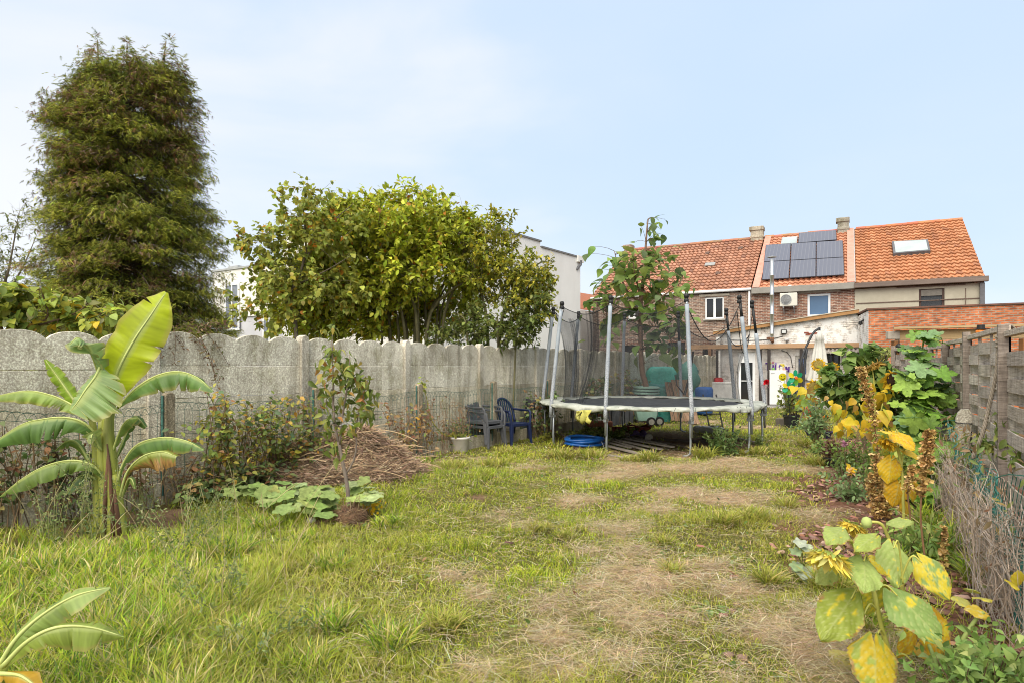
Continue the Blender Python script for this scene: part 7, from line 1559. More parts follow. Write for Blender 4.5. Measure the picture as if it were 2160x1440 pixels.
for a, e in ((q0, q1), (q1, q2)):
    mb = MB(); L = (e-a).length; d = (e-a)/L; nn = V3((-d.y, d.x, 0)); cell = .05; n = int(L/cell)
    Pt = lambda s_, z: a+d*s_+V3((0, 0, z))+nn*(.05*math.sin(s_*2.1)*z+.03*math.sin(s_*5+z*6))
    for k in range(n):
        for sg in (1, -1):
            P = []; s_ = k*cell; z = .02; 
            while True:
                h_ = net_h(min(max(s_/L, 0), 1))
                if z > h_ or s_ < 0 or s_ > L: break
                P.append(Pt(s_, z)); s_ += sg*cell*1.0; z += cell*1.1
            if len(P) > 1: mb.tube(P, .0022, 3, caps=False)
    mb.tube([Pt(L*k/24, net_h(k/24)) for k in range(25)], .004, 4); mb.build('chain_link_mesh', M_CL, lf_)
dv = thing('dry_vine_tangle', 'dense tangle of dry grey brown vine stems over the chain link fence', 'dry vines', q0*.5+q1*.5)
mb = MB(); d = (q1-q0).normalized(); nn = V3((-d.y, d.x, 0)); L = (q1-q0).length; mb2 = MB()
for k in range(2300):
    s_ = rnd(.02, L-.3); z0_ = rnd(.0, .95)*rnd(.55, .95)*net_h(s_/L); a = q0+d*s_+nn*rnd(-.05, .16)+V3((0, 0, z0_)); ln_ = rnd(.2, .75); e = a+d*rnd(-.6, .6)+nn*rnd(-.12, .14)+V3((0, 0, rnd(-.6, .5)*ln_)); e.z = max(.0, min(e.z, net_h(s_/L)+.06)); 
    (mb if k % 3 else mb2).tube(bez(a, e, rnd(-.4, .5), 6, .32), [.0022, .002, .0018, .0015, .0012, .0008], 3, caps=False)
for k in range(110):
    s_ = rnd(.1, L-.3); a = q0+d*s_+nn*rnd(.0, .2); e = a+nn*rnd(.0, .12)+d*rnd(-.25, .25)+V3((0, 0, rnd(.4, 1.0)*net_h(s_/L))); (mb2 if k % 2 else mb).tube(bez(a, e, .1, 6, .12), [.003, .0028, .0026, .0022, .0016, .001], 4, caps=False)
mb.build('vine_stems', mat('dry_vine', (.50, .40, .31), (.33, .25, .19), .9, 9), dv); mb2.build('grey_stems', mat('grey_vine', (.42, .37, .33), (.26, .225, .19), .9, 9), dv)
nb = NPB(); n = 420; ss = rng.uniform(.1, L, n); P = [tuple(q0+d*s_+nn*rnd(.0, .2)+V3((0, 0, rnd(.1, 1.0)))) for s_ in ss]; nb.scatter(OV2, P, unit(n)-[0, 0, .3], unit(n)+[0, -.3, .5], rng.uniform(.03, .08, n), pick(n, [(3, (.3, .2, .11)), (2, (.22, .27, .08)), (1, (.42, .33, .1))])); nb.build('shrivelled_leaves', M_LEAF, dv)
gv = thing('green_climber', 'green climber with pointed leaves on the wire near the concrete post', 'climber', GY(2060, 6.4)); nb = NPB(); mb = MB(); P = []
for (u0, v0, u1, v1, Y, n) in ((2120, 940, 2112, 870, 5.4, 26), (2062, 930, 2120, 945, 5.8, 60), (2035, 1060, 2050, 960, 6.6, 44), (2140, 950, 2155, 985, 5.0, 40), (2045, 975, 2030, 1010, 6.7, 20)):
    a, e = W(u0, v0, Y), W(u1, v1, Y); mb.tube(bez(a, e, .1, 6), .004, 4); P += [tuple(a+(e-a)*rnd(0, 1.05)+V3((rng.normal(0, .04), rng.normal(0, .04), rng.normal(0, .04)))) for _ in range(n)]
n = len(P); nb.scatter(OV, P, unit(n)-[0, 0, .4], unit(n)+[0, -.5, .6], rng.uniform(.05, .10, n), pick(n, [(4, (.20, .27, .06)), (2, (.30, .34, .08)), (1, (.13, .18, .05))])); mb.build('stems', M_TWIG, gv); nb.build('leaves', M_LEAF, gv)

# ------------------------------------------------------------------ sunflowers and border plants
M_SUNL = colmat('sunflower_leaf', rough=.5, spec=.3, trans=.35, var=.12, scale=30)
M_STK = mat('yellow_green_stalk', (.48, .46, .10), (.36, .36, .09), .6, 9, bump=.2)
M_PET = colmat('sunflower_petal', rough=.6, spec=.2, trans=.3, var=.12)
def big_leaf(parent, base, tip, N, wid, c_in, c_spot, spot=.35, seed=0, name='leaf', droop=.18, cup=.12, heart=True):
    """heart shaped leaf from stalk end to tip, veins and blotches in its own colours"""
    R = np.random.default_rng(seed+101); base, tip = V3(base), V3(tip); d = tip-base; L = d.length; x, y, z = frame(d, N)
    rows, cols = [], []; n = 30; q_ = 12; ox, oy = R.uniform(0, 50, 2); rag = fbm(np.arange(n+1)*.45+ox, np.full(n+1, oy), 3)
    for i in range(n+1):
        t = i/n; hw = wid*(.25+.75*math.sin(PI/2*t/.24)**.7 if t < .24 else max(.0, 1-((t-.24)/.76)**2.1)**.92); back = (1-t)**4 if heart else 0
        r, c = [], []
        for j in range(-q_, q_+1):
            f = j/q_; yy = t*L-back*.27*L*math.sin(PI*abs(f))**.8; zz = -droop*L*t*t-cup*wid*f*f*1.2+.07*wid*abs(f)*math.sin(13*t+f*4+seed)-.05*wid*math.sin(PI*abs(((t-abs(f)*.55)*6) % 1))+(.02*wid if abs(f) < .01 else 0)
            p_ = base+x*(f*hw*(1+.03*math.sin(i*2.7+seed)+.22*(rag[i]-.5)))+y*yy+z*zz
            nz_ = fbm(np.array([ox+t*5.5]), np.array([oy+f*3.6]), 4)[0]; k = min(1, max(0, (nz_-(.775-spot*.42))*24)); cc = np.array(c_in)*(1-k)+np.array(c_spot)*k
            vein = abs(f) < .045 or abs(((t-abs(f)*.55)*6) % 1-.5) < .055
            if abs(f) > .86+.1*R.random() and nz_ > .5: cc = np.array((.34, .22, .08))
            if vein: cc = cc*.55+np.array((.50, .54, .22))*.45
            r.append(p_); c.append(tuple(np.clip(cc*(.92+.16*nz_), .01, 1)))
        rows.append(r); cols.append(c)
    mb = MB(); mb.grid(rows, cols=cols); return mb.build(name, M_SUNL, parent, smooth=True)
def stalk(parent, pts, r0, r1, name='stem', m=None):
    mb = MB(); P = [V3(p_) for p_ in catmull(pts, 26)]; mb.tube(P, [r0+(r1-r0)*k/25 for k in range(26)], 8); return mb.build(name, m or M_STK, parent, smooth=True)
def head(parent, c, face, r, petal_c, disc_c, npet=34, seed=0, droopy=.5, plen=1.0, bell=False):
    c = V3(c); x, y, z = frame(face, (0, 0, 1)); R = np.random.default_rng(seed)
    f = y; mb = MB(); rows = []
    for (rr, h_) in ((0, -.25), (.5, -.25), (.95, -.12), (1.0, .05), (.85, .14), (.4, .12), (0, .08)): rows.append([c+x*(r*rr*math.cos(2*PI*k/20))+z*(r*rr*math.sin(2*PI*k/20))+f*(r*h_) for k in range(20)])
    mb.grid(rows, close=True); hd = mb.build('flower_head', mat('disc_%.2f' % disc_c[0], disc_c, tuple(q*.5 for q in disc_c), .9, 60, bump=.8, bscale=90), parent, smooth=True)
    nb = NPB(); T = leaf_t([.10, .17, .18, .13, .02], .25, .3)
    for ring, (L_, out) in enumerate(((1.35, .2), (1.2, .6), (1.0, -.25), (.75, -.6))):
        a = np.linspace(0, 2*PI, npet, endpoint=False)+ring*.1+R.normal(0, .06, npet); D, P, U = [], [], []
        for t in a: rad = x*math.cos(t)+z*math.sin(t); P.append(tuple(c+rad*r*.93)); D.append(tuple(rad*(.5 if ring < 2 else .8)+f*(.75+R.normal(0, .3)-.25*ring)+V3((0, 0, -.55))) if bell else tuple(rad*(1-droopy*.45)+f*(out+R.normal(0, .25))+V3((0, 0, -droopy*1.1)))); U.append(tuple(f+V3(tuple(R.normal(0, .3, 3)))))
        nb.scatter(T, P, D, U, r*L_*plen*R.uniform(.7, 1.15, npet), pick(npet, petal_c, .12))
    nb.build('petals', M_PET, hd)
    if bell:
        nb = NPB(); a = np.linspace(0, 2*PI, 22, endpoint=False); rads = [x*math.cos(t)+z*math.sin(t) for t in a]
        nb.scatter(leaf_t([.2, .26, .18, .02], .2, .3), [tuple(c+q_*r*.8-f*r*.15) for q_ in rads], [tuple(q_*.8+f*R.uniform(-.3, .5)) for q_ in rads], [tuple(-f)]*22, r*.75, pick(22, [(2, (.36, .44, .12)), (1, (.50, .52, .14))], .12)); nb.build('sepals', M_PET, hd)
    return hd
def thin_petiole(parent, pts, r=.006): return stalk(parent, pts, r, r*.7, 'leaf_stalk')
# foreground sunflower
YF = 3.0
def f(u, v, d=0): return W(u, v, YF+d)
sf = thing('sunflower', 'nearest sunflower with drooping pale yellow head and mottled heart shaped leaves', 'sunflower', GY(1905, YF))
stalk(sf, [GY(1905, YF, -.05), f(1885, 1400), f(1862, 1330), f(1845, 1255), f(1832, 1215), f(1808, 1165), f(1795, 1140, -.02), f(1775, 1140, -.05), f(1757, 1155, -.08)], .013, .008)
head(sf, f(1752, 1172, -.09), (-.45, -.25, -.85), .062, [(4, (.85, .70, .12)), (2, (.78, .66, .20)), (1, (.65, .62, .22))], (.42, .42, .12), seed=1, bell=True)
head(sf, f(1800, 1110, .3), (-.5, -.3, -.8), .05, [(3, (.80, .62, .10)), (1, (.68, .55, .12))], (.42, .36, .10), seed=2, plen=.8, bell=True)
stalk(sf, [GY(1925, YF+.3, -.05), f(1910, 1300, .3), f(1900, 1220, .3), f(1880, 1150, .3), f(1862, 1108, .3), f(1840, 1100, .3), f(1815, 1105, .3)], .012, .007)
GN, YL, LG, OR = (.25, .36, .10), (.66, .54, .04), (.36, .46, .13), (.62, .36, .025)
for k, (b0_, t0_, N, w_, ci, cs, sp_, dr) in enumerate((
    (f(1822, 1182, -.05), f(1828, 1228, -.2), (.0, -1, .9), .085, LG, GN, .2, .1), (f(1885, 1155, .1), f(1898, 1222, .0), (.1, -1, .6), .085, LG, YL, .25, .1),
    (f(1893, 1255, -.05), f(1975, 1328, -.22), (.1, -.8, 1), .115, GN, YL, .25, .1), (f(1795, 1262, -.05), f(1750, 1330, -.16), (-.2, -1, .5), .10, (.30, .36, .06), YL, .3, .12),
    (f(1845, 1358, -.1), f(1850, 1448, -.2), (0, -1, .35), .11, (.56, .42, .03), (.30, .36, .06), .45, .05), (f(1855, 1235, .2), f(1835, 1290, .22), (0, -1, .4), .08, (.42, .44, .05), YL, .5, .1),
    (f(1845, 1130, .0), f(1815, 1148, -.12), (0, -.6, 1), .05, (.36, .44, .10), YL, .1, .1), (f(1775, 1115, .0), f(1755, 1132, -.15), (0, -.6, 1), .055, (.38, .46, .12), YL, .1, .1), (f(1760, 1200, .05), f(1732, 1222, .0), (-.2, -1, .4), .05, (.36, .42, .12), GN, .2, .1),
    (f(1945, 1185, .1), f(1995, 1250, .0), (-.4, -1, .4), .07, YL, GN, .5, .1), (f(1965, 1300, .1), f(1980, 1380, .05), (-.3, -1, .2), .075, OR, YL, .4, .2), (f(1930, 1330, .1), f(1912, 1378, .0), (.3, -1, .2), .05, OR, YL, .4, .2),
    (f(1760, 1310, .0), f(1745, 1345, -.02), (0, -1, .4), .05, OR, YL, .4, .1), (f(1870, 1185, .15), f(1850, 1190, 0), (0, -.7, .8), .06, YL, OR, .3, .1), (f(1880, 1100, .25), f(1918, 1096, .2), (0, -.5, 1), .045, (.34, .42, .12), YL, .1, .1))):
    big_leaf(sf, b0_, V3(b0_)+(V3(t0_)-V3(b0_))*1.2, N, w_*1.08, ci, cs, sp_, seed=k, droop=dr)
for a, e in (((1836, 1215), (1822, 1182)), ((1842, 1245), (1893, 1255)), ((1838, 1240), (1795, 1262)), ((1866, 1340), (1845, 1358)), ((1905, 1230), (1885, 1155)), ((1850, 1285), (1820, 1300)), ((1880, 1390), (1930, 1400)), ((1900, 1220), (1945, 1185)), ((1912, 1330), (1965, 1300))): thin_petiole(sf, [f(*a), f((a[0]+e[0])/2, min(a[1], e[1])-12, -.04), f(*e, -.06)], .005)
q = f(1828, 1100, .1); mb = MB(); mb.lathe(q, [(0, -.03), (.02, -.025), (.026, 0), (.018, .02), (0, .028)], 10); mb.build('flower_bud', mat('green_bud', (.4, .46, .16), (.3, .38, .1), .7), sf, smooth=True)
# second sunflower, all yellow
Y2 = 5.3
def s2(u, v, d=0): return W(u, v, Y2+d)
s_2 = thing('sunflower', 'yellowed sunflower with a bent head in the middle of the border', 'sunflower', GY(1908, Y2))
stalk(s_2, [GY(1908, Y2, -.05), s2(1908, 1120), s2(1905, 1060), s2(1903, 1000), s2(1897, 960), s2(1888, 935), s2(1874, 925)], .014, .010)
head(s_2, s2(1872, 932, -.05), (-.6, -.1, -.75), .05, [(3, (.76, .50, .03)), (2, (.68, .42, .04))], (.45, .28, .06), seed=4, plen=.8, bell=True)
for k, (b0_, t0_, N, w_, ci, cs, sp_) in enumerate(((s2(1888, 912), s2(1932, 938, -.2), (.1, -.8, .8), .10, (.72, .47, .02), (.62, .30, .02), .2), (s2(1860, 908), s2(1880, 905, -.2), (0, -.5, 1), .05, (.74, .55, .05), YL, .2), (s2(1880, 970), s2(1876, 1020, -.05), (-.2, -1, .3), .10, (.70, .46, .02), OR, .3), (s2(1896, 1018), s2(1890, 1068, -.05), (.1, -1, .3), .12, (.66, .38, .02), OR, .4), (s2(1908, 950), s2(1955, 965, -.05), (0, -.6, 1), .05, (.70, .5, .05), YL, .2), (s2(1925, 1015), s2(1935, 1060, .0), (.2, -1, .2), .06, OR, YL, .4), (s2(1905, 1060), s2(1920, 1090), (0, -1, .2), .05, OR, YL, .4))): big_leaf(s_2, b0_, t0_, N, w_, ci, cs, sp_, seed=40+k)
for a, e in (((1897, 960), (1888, 912)), ((1903, 985), (1908, 950)), ((1904, 1000), (1880, 970)), ((1905, 1040), (1896, 1018)), ((1906, 1040), (1925, 1015))): thin_petiole(s_2, [s2(*a), s2((a[0]+e[0])/2, min(a[1], e[1])-4), s2(*e)], .006)
# yellow plants further back in the border
def yplant(label, u, Y, stems, leaves, heads=(), name='sunflower'):
    r = thing(name, label, 'sunflower', GY(u, Y)); Q = lambda a, b_, d=0: W(a, b_, Y+d)
    for s_ in stems: stalk(r, [GY(s_[0][0], Y, -.05)]+[Q(*q_) for q_ in s_[1:]], .014, .008)
    P, D, U, SZ = [], [], [], []
    for k, (ub, vb, ut, vt, w_) in enumerate(leaves):
        for q in range(4):
            P.append(tuple(Q(ub+rng.normal(0, 7), vb+rng.normal(0, 9), rng.normal(0, .12)))); D.append((rng.normal(0, .6), rng.normal(-.2, .5), -.7+rng.normal(0, .4))); U.append((rng.normal(0, .5), -.8, .5+rng.normal(0, .4))); SZ.append(w_*rnd(.75, 1.5))
    nb = NPB(); nb.scatter(leaf_t([.22, .40, .45, .42, .33, .22, .10, .01], .22, .45, .03), P, D, U, SZ, pick(len(P), [(4, (.72, .50, .03)), (2, (.60, .40, .03)), (2, (.46, .48, .06)), (1, (.28, .38, .07)), (.8, (.42, .26, .07))], .12)); nb.build('leaves', M_LEAF, r, smooth=True)
    for (hu, hv, fx, fz_, hr, dc) in heads: head(r, Q(hu, hv, -.05), (fx, -.6, fz_), hr, [(3, (.66, .40, .02)), (1, (.5, .3, .03))], dc, seed=int(hu), npet=26, plen=.6)
    return r
yplant('yellow leaved sunflower stems under the dark green shrub', 1850, 8.2, [((1862,), (1850, 980), (1838, 920), (1825, 880), (1812, 850)), ((1845,), (1838, 960), (1850, 900), (1862, 850))],
       [(1770, 852, 1755, 890, .12), (1780, 890, 1765, 930, .12), (1762, 868, 1748, 850, .1), (1815, 855, 1805, 905, .14), (1830, 890, 1832, 935, .14), (1848, 840, 1858, 880, .12), (1800, 905, 1790, 940, .1), (1745, 838, 1752, 870, .1), (1850, 915, 1858, 945, .12), (1795, 845, 1800, 880, .13), (1770, 905, 1778, 950, .1)])
yplant('sunflower with a drooped dark seed head and yellow leaves near the vine', 1878, 8.4, [((1880,), (1876, 960), (1872, 880), (1866, 830), (1870, 805), (1878, 798))], [(1860, 815, 1868, 842, .11), (1875, 812, 1882, 832, .08), (1852, 835, 1852, 862, .15), (1866, 850, 1856, 880, .13), (1882, 818, 1876, 836, .06)], [(1880, 799, .2, -.1, .09, (.10, .055, .03))])
yplant('yellow sunflowers crowding in front of the parasol', 1735, 12.5, [((1735,), (1732, 860), (1728, 800), (1725, 772)), ((1762,), (1760, 850), (1757, 790), (1755, 775)), ((1715,), (1712, 850), (1712, 800))],
       [(1716, 800, 1706, 832, .16), (1730, 800, 1722, 830, .16), (1742, 790, 1748, 820, .18), (1752, 800, 1760, 825, .16), (1712, 818, 1704, 842, .14), (1736, 820, 1740, 850, .16), (1768, 790, 1772, 815, .14), (1708, 845, 1700, 872, .12), (1738, 778, 1732, 800, .14), (1722, 835, 1716, 860, .14)], [(1726, 768, -.3, .2, .09, (.30, .22, .05)), (1757, 778, .2, .1, .10, (.34, .2, .04)), (1717, 815, -.3, 0, .10, (.3, .2, .05))])
yplant('small yellow sunflower plant with green leaves right of the black pot', 1705, 14.6, [((1702,), (1700, 870), (1697, 845), (1690, 832)), ((1716,), (1714, 860), (1710, 835))], [(1688, 828, 1684, 852, .18), (1700, 835, 1706, 862, .16), (1695, 845, 1690, 872, .16), (1710, 838, 1716, 860, .15), (1684, 846, 1680, 868, .14)])
q = W(1838, 772, 8.3); hd2 = thing('sunflower', 'brown dried sunflower head seen edge on above the dark shrub', 'sunflower', GY(1836, 8.3)); stalk(hd2, [GY(1842, 8.3, -.05), W(1846, 900, 8.3), W(1843, 800, 8.3), W(1836, 772, 8.3)], .012, .008); head(hd2, q, (.4, -.3, -.75), .09, [(1, (.4, .25, .05))], (.22, .13, .04), seed=9, npet=20)
yplant('tall yellowing sunflower stems between dark shrub and brown spires', 1868, 7.4, [((1872,), (1866, 1000), (1858, 940), (1850, 890)), ((1888,), (1884, 980), (1878, 920))],
       [(1850, 880, 1842, 915, .13), (1858, 905, 1868, 940, .13), (1876, 915, 1870, 950, .12), (1880, 935, 1890, 965, .12), (1845, 925, 1836, 955, .12), (1862, 950, 1856, 985, .12), (1870, 880, 1876, 905, .1), (1838, 890, 1826, 915, .1)])
# dark green shrub on thin bare stems
hb = thing('shrub', 'dark green large leaved shrub on thin bare stems before the parasol', 'shrub', GY(1826, 9.2)); Y3 = 9.2
Q3 = lambda u, v, d=0: W(u, v, Y3+d)
env_tree(hb, [([GY(1830, Y3, -.05), Q3(1812, 900), Q3(1775, 845), Q3(1768, 800)], .016, .006), ([GY(1832, Y3, -.05), Q3(1822, 900), Q3(1805, 850), Q3(1800, 790), Q3(1790, 755)], .016, .006), ([GY(1840, Y3, -.05), Q3(1842, 900), Q3(1850, 850), Q3(1840, 800)], .016, .006), ([GY(1836, Y3, -.05), Q3(1832, 900), Q3(1826, 850), Q3(1825, 780)], .016, .006)],
         [(1822, 820, 55, 50, Y3, .35, 1.2), (1812, 765, 30, 24, Y3, .2, 1), (1867, 800, 30, 36, Y3, .25, 1), (1762, 815, 28, 30, Y3, .22, .8), (1842, 850, 46, 34, Y3, .3, 1), (1787, 850, 26, 22, Y3, .2, .8), (1757, 790, 14, 12, Y3, .15, .4)], 120, 12, HEART, .145, [(5, (.13, .21, .05)), (3, (.19, .28, .065)), (1.2, (.28, .35, .08))], mat('pale_stem', (.30, .26, .15), (.2, .17, .1), .8, 9), spread=.13, droop=.55, shell=1.8, twigr=.004)
# squash vine with great lobed leaves climbing the fence
vn = thing('squash_vine', 'tall climbing vine with large lobed bright green leaves on the woven fence', 'vine', GY(1950, 8.2))
RL = [(.29+.33*abs(math.cos(2.5*a))**.8)*(1 if abs(a-PI) > .45 else .45+.55*abs(a-PI)/.45) for i, a in ((i, 2*PI*i/44) for i in range(44))]; RL = [r_*(1+.05*(1 if i % 2 else -1)) for i, r_ in enumerate(RL)]; LOB = palm_t(RL, .14, .035)
nb = NPB(); mb = MB(); P, D, U, SZ = [], [], [], []
Bv = [V3(x_) for x_ in catmull([GY(1960, 7.6, 0), W(1955, 980, 7.7), W(1945, 880, 8.0), W(1950, 800, 8.2), W(1945, 745, 8.3), W(1955, 705, 8.3), W(1985, 712, 8.3)], 40)]; mb.tube(Bv, [.012]*30+[.008]*10, 6)
for u, v, ru, rv, n, Y, s in ((1950, 705, 34, 10, 9, 8.3, .27), (1965, 722, 30, 8, 6, 8.3, .24), (1938, 742, 26, 14, 9, 8.3, .26), (1955, 765, 18, 12, 6, 8.2, .26), (1930, 795, 34, 18, 12, 8.1, .33), (1965, 800, 30, 16, 8, 8.2, .30), (1940, 830, 44, 22, 15, 8.0, .34), (1985, 835, 22, 14, 6, 8.1, .28), (1955, 865, 44, 20, 12, 7.9, .34), (1930, 895, 36, 14, 7, 7.6, .36), (1915, 890, 20, 14, 4, 7.5, .36), (1985, 875, 20, 14, 5, 8.0, .28), (1950, 930, 34, 20, 9, 7.4, .34), (1980, 945, 24, 16, 7, 7.2, .28), (1960, 985, 30, 22, 9, 7.0, .30), (1985, 1000, 18, 26, 6, 6.9, .26), (1940, 1000, 20, 22, 6, 6.9, .30), (1950, 1050, 22, 20, 6, 6.6, .28), (1975, 1060, 14, 18, 4, 6.6, .22), (1900, 960, 14, 14, 3, 7.2, .3), (2000, 855, 10, 8, 2, 8.0, .22)):
    for _ in range(n):
        q = W(u+rng.normal(0, ru*.55), v+rng.normal(0, rv*.6), Y+rng.normal(0, .14)); P.append(tuple(q)); dd = np.array([rng.normal(-.2, .6), -.55+rng.normal(0, .3), -.28+rng.normal(0, .3)]); D.append(dd); U.append([rng.normal(0, .25), -.45+rng.normal(0, .2), 1]); SZ.append(s*rnd(.5, .95))
        bp0 = min(Bv, key=lambda x_: (x_-q).length)
        if (bp0-q).length < .9: mb.tube(bez(bp0, q, .1, 4, .05), .006, 4, caps=False)
n = len(P); nb.scatter(LOB, P, D, U, SZ, pick(n, [(5, (.20, .34, .055)), (3, (.27, .41, .07)), (2, (.14, .26, .06)), (1, (.21, .32, .14))], .12)); mb.build('vine_stem', mat('green_stalk', (.28, .34, .1)), vn, smooth=True); nb.build('leaves', colmat('vine_leaf', rough=.5, spec=.3, trans=.3, var=.3, scale=22), vn, smooth=True)
# green undergrowth plants of the border
def bush(label, u, v, ru, rv, Y, n, leaf, ls, pal, name='border_plant', cat='plant'):
    r = thing(name, label, cat, GY(u, Y)); nb = NPB(); mb = MB(); c0 = W(u, v, Y); P = []
    for k in range(max(6, n//22)):
        a = GY(u+rng.normal(0, ru*.3), Y+rng.normal(0, .08), -.02); e = W(u+rng.normal(0, ru*.6), v+rng.normal(0, rv*.6), Y+rng.normal(0, .15)); B = bez(a, e, .1, 6, .08); mb.tube(B, [.006, .005, .004, .003, .002, .001], 4, caps=False)
        for _ in range(22): i = rng.integers(2, 6); P.append(np.array(B[i])+rng.normal(0, .07, 3)*[1, 1, .8])
    n = len(P); P = np.array(P); P[:, 2] = np.maximum(P[:, 2], .02); nb.scatter(leaf, P, unit(n)+[0, -.2, .05], unit(n)*.7+[0, -.3, .8], rng.uniform(*ls, n), pick(n, pal, .2)); mb.build('stems', M_TWIG, r); nb.build('leaves', M_LEAF, r); return r
PG1 = [(4, (.19, .29, .07)), (3, (.27, .37, .09)), (1, (.36, .42, .11))]; PG2 = [(4, (.21, .31, .12)), (3, (.28, .37, .17)), (1, (.15, .22, .08))]
bush('leafy green border plants right of the yellow stems', 1885, 900, 30, 60, 9.0, 560, OV, (.05, .10), PG1)
bush('fine green plants behind the drooped sunflower head', 1895, 840, 26, 40, 10.0, 420, OV2, (.05, .09), PG1)
bush('grey green leafy plants left of the dark shrub', 1722, 860, 24, 30, 12.0, 420, OV, (.06, .11), PG2)
bush('low green plants beneath the dark shrub', 1790, 950, 36, 30, 8.6, 480, OV, (.04, .08), PG1)
bush('yellow green leafy plants beneath the squash vine', 1915, 985, 34, 50, 6.9, 420, OV, (.06, .11), [(3, (.30, .40, .09)), (2, (.42, .46, .1)), (1, (.2, .3, .08))])
bush('loose green plants behind the nearest sunflower', 1930, 1130, 50, 40, 4.9, 380, OV2, (.05, .09), PG1)
bush('green plants right behind the black flower pot', 1695, 895, 26, 14, 14.5, 260, OV, (.05, .10), PG2)
bush('green plants between shrub stems and brown stalks', 1850, 950, 30, 36, 7.8, 420, OV2, (.05, .09), PG1)
bush('low weeds beside the brown planter on the mulch', 1735, 945, 28, 14, 10.5, 300, OV, (.04, .08), PG1)
bush('nettle like green plants filling the bottom right corner', 2085, 1405, 85, 34, 2.75, 1500, leaf_t([.05, .24, .28, .2, .1, .01], .3, .3), (.028, .06), [(4, (.19, .30, .07)), (3, (.25, .37, .10)), (1, (.34, .43, .13))])
bush('wispy grass green weeds at the foot of the chain link fence', 1990, 1180, 46, 50, 5.0, 360, leaf_t([.02, .05, .05, .03, .01], .2, .4), (.12, .3), PG1+[(1, (.4, .34, .14))])
rs = bush('rose bush with one yellow bloom at the edge of the bark mulch', 1790, 1030, 34, 26, 7.1, 420, OV, (.035, .07), PG2, 'rose_bush', 'rose bush')
nb = NPB(); c0 = np.array(W(1791, 992, 7.0)); n = 22; nb.scatter(ROUND, np.tile(c0, (n, 1))+rng.normal(0, .01, (n, 3)), unit(n)+[0, -.3, .2], unit(n), rng.uniform(.05, .085, n), pick(n, [(3, (.75, .5, .04)), (1, (.7, .45, .25))], .1)); nb.build('bloom', M_PET, rs); stalk(rs, [GY(1795, 7.1), W(1793, 1040, 7.05), W(1791, 1000, 7.0)], .006, .004, m=M_TWIG)
r2 = bush('thin rose shoot with a small pale pink bloom under the shrub', 1785, 975, 20, 24, 8.3, 130, OV2, (.03, .06), PG2, 'rose_bush', 'rose bush')
nb = NPB(); c0 = np.array(W(1780, 934, 8.2)); n = 16; nb.scatter(ROUND, np.tile(c0, (n, 1)), unit(n)+[0, -.3, .2], unit(n), .05, pick(n, [(1, (.62, .34, .48))], .1)); nb.build('bloom', M_PET, r2); stalk(r2, [GY(1785, 8.3), W(1783, 970, 8.2), W(1780, 938, 8.2)], .005, .004, m=M_TWIG)
# dried brown seed spires
def spire(label, paths, Y, n, wid):
    r = thing('dried_seed_spire', label, 'dried plant', GY(paths[0][0][0], Y), 'dried brown seed spires in the border'); mb = MB(); nb = NPB()
    for path in paths:
        P = [V3(x_) for x_ in catmull([GY(path[0][0], Y, 0)]+[W(u, v, Y) for u, v in path[1:]], 40)]; mb.tube(P, [.009-.006*k/39 for k in range(40)], 6)
        i0 = int(40*path[0][1]); pts = []; D = []
        for k in range(n):
            i = rng.integers(i0, 40); wh = (int(i*1.5) % 3 != 0); t = rng.uniform(0, 2*PI); rr = wid*rnd(.3, 1.0)*(1.1-.5*(i-i0)/(40-i0))*(1 if wh else .35); pts.append(np.array(P[i])+[rr*math.cos(t), rr*math.sin(t), rng.normal(0, .006)]); D.append([math.cos(t), math.sin(t), .3])
        m_ = len(pts); nb.scatter(palm_t([.5, .32]*4, .5, .1), pts, np.array(D)+unit(m_)*.6, unit(m_)+[0, 0, .8], rng.uniform(.013, .05, m_), pick(m_, [(4, (.62, .41, .16)), (3, (.48, .30, .11)), (2, (.70, .52, .24)), (1, (.28, .17, .07))], .2))
    mb.build('stalk', mat('brown_stalk', (.26, .145, .07), (.17, .09, .045), .85, 9), r, smooth=True); nb.build('seed_heads', colmat('seed_husk', rough=.9, spec=.1, trans=.12, var=.25), r); return r
spire('tall brown dried seed spire leaning in front of the dark shrub', [((1865, .30), (1858, 1000), (1845, 900), (1832, 840), (1822, 800), (1815, 775))], 6.9, 900, .085)
spire('thick clump of brown dried spires left of the yellow sunflower leaf', [((1868, .12), (1862, 1060), (1852, 1000), (1848, 960)), ((1850, .15), (1848, 1070), (1840, 1030), (1838, 1000)), ((1880, .2), (1876, 1060), (1866, 1010), (1862, 985))], 6.1, 480, .085)
spire('brown dried spire on a long bare stem right of the yellow sunflower', [((1968, .52), (1955, 1200), (1942, 1090), (1948, 1010), (1955, 950), (1962, 912))], 4.3, 620, .055)
spire('thin dried spire with few husks beside the orange sunflower leaf', [((1925, .5), (1920, 1090), (1915, 1040), (1922, 1000), (1925, 985))], 5.0, 220, .035)
spire('short dried spire standing alone on the mulch near the fence', [((1985, .35), (1988, 1200), (1990, 1150), (1992, 1112))], 4.6, 220, .035)
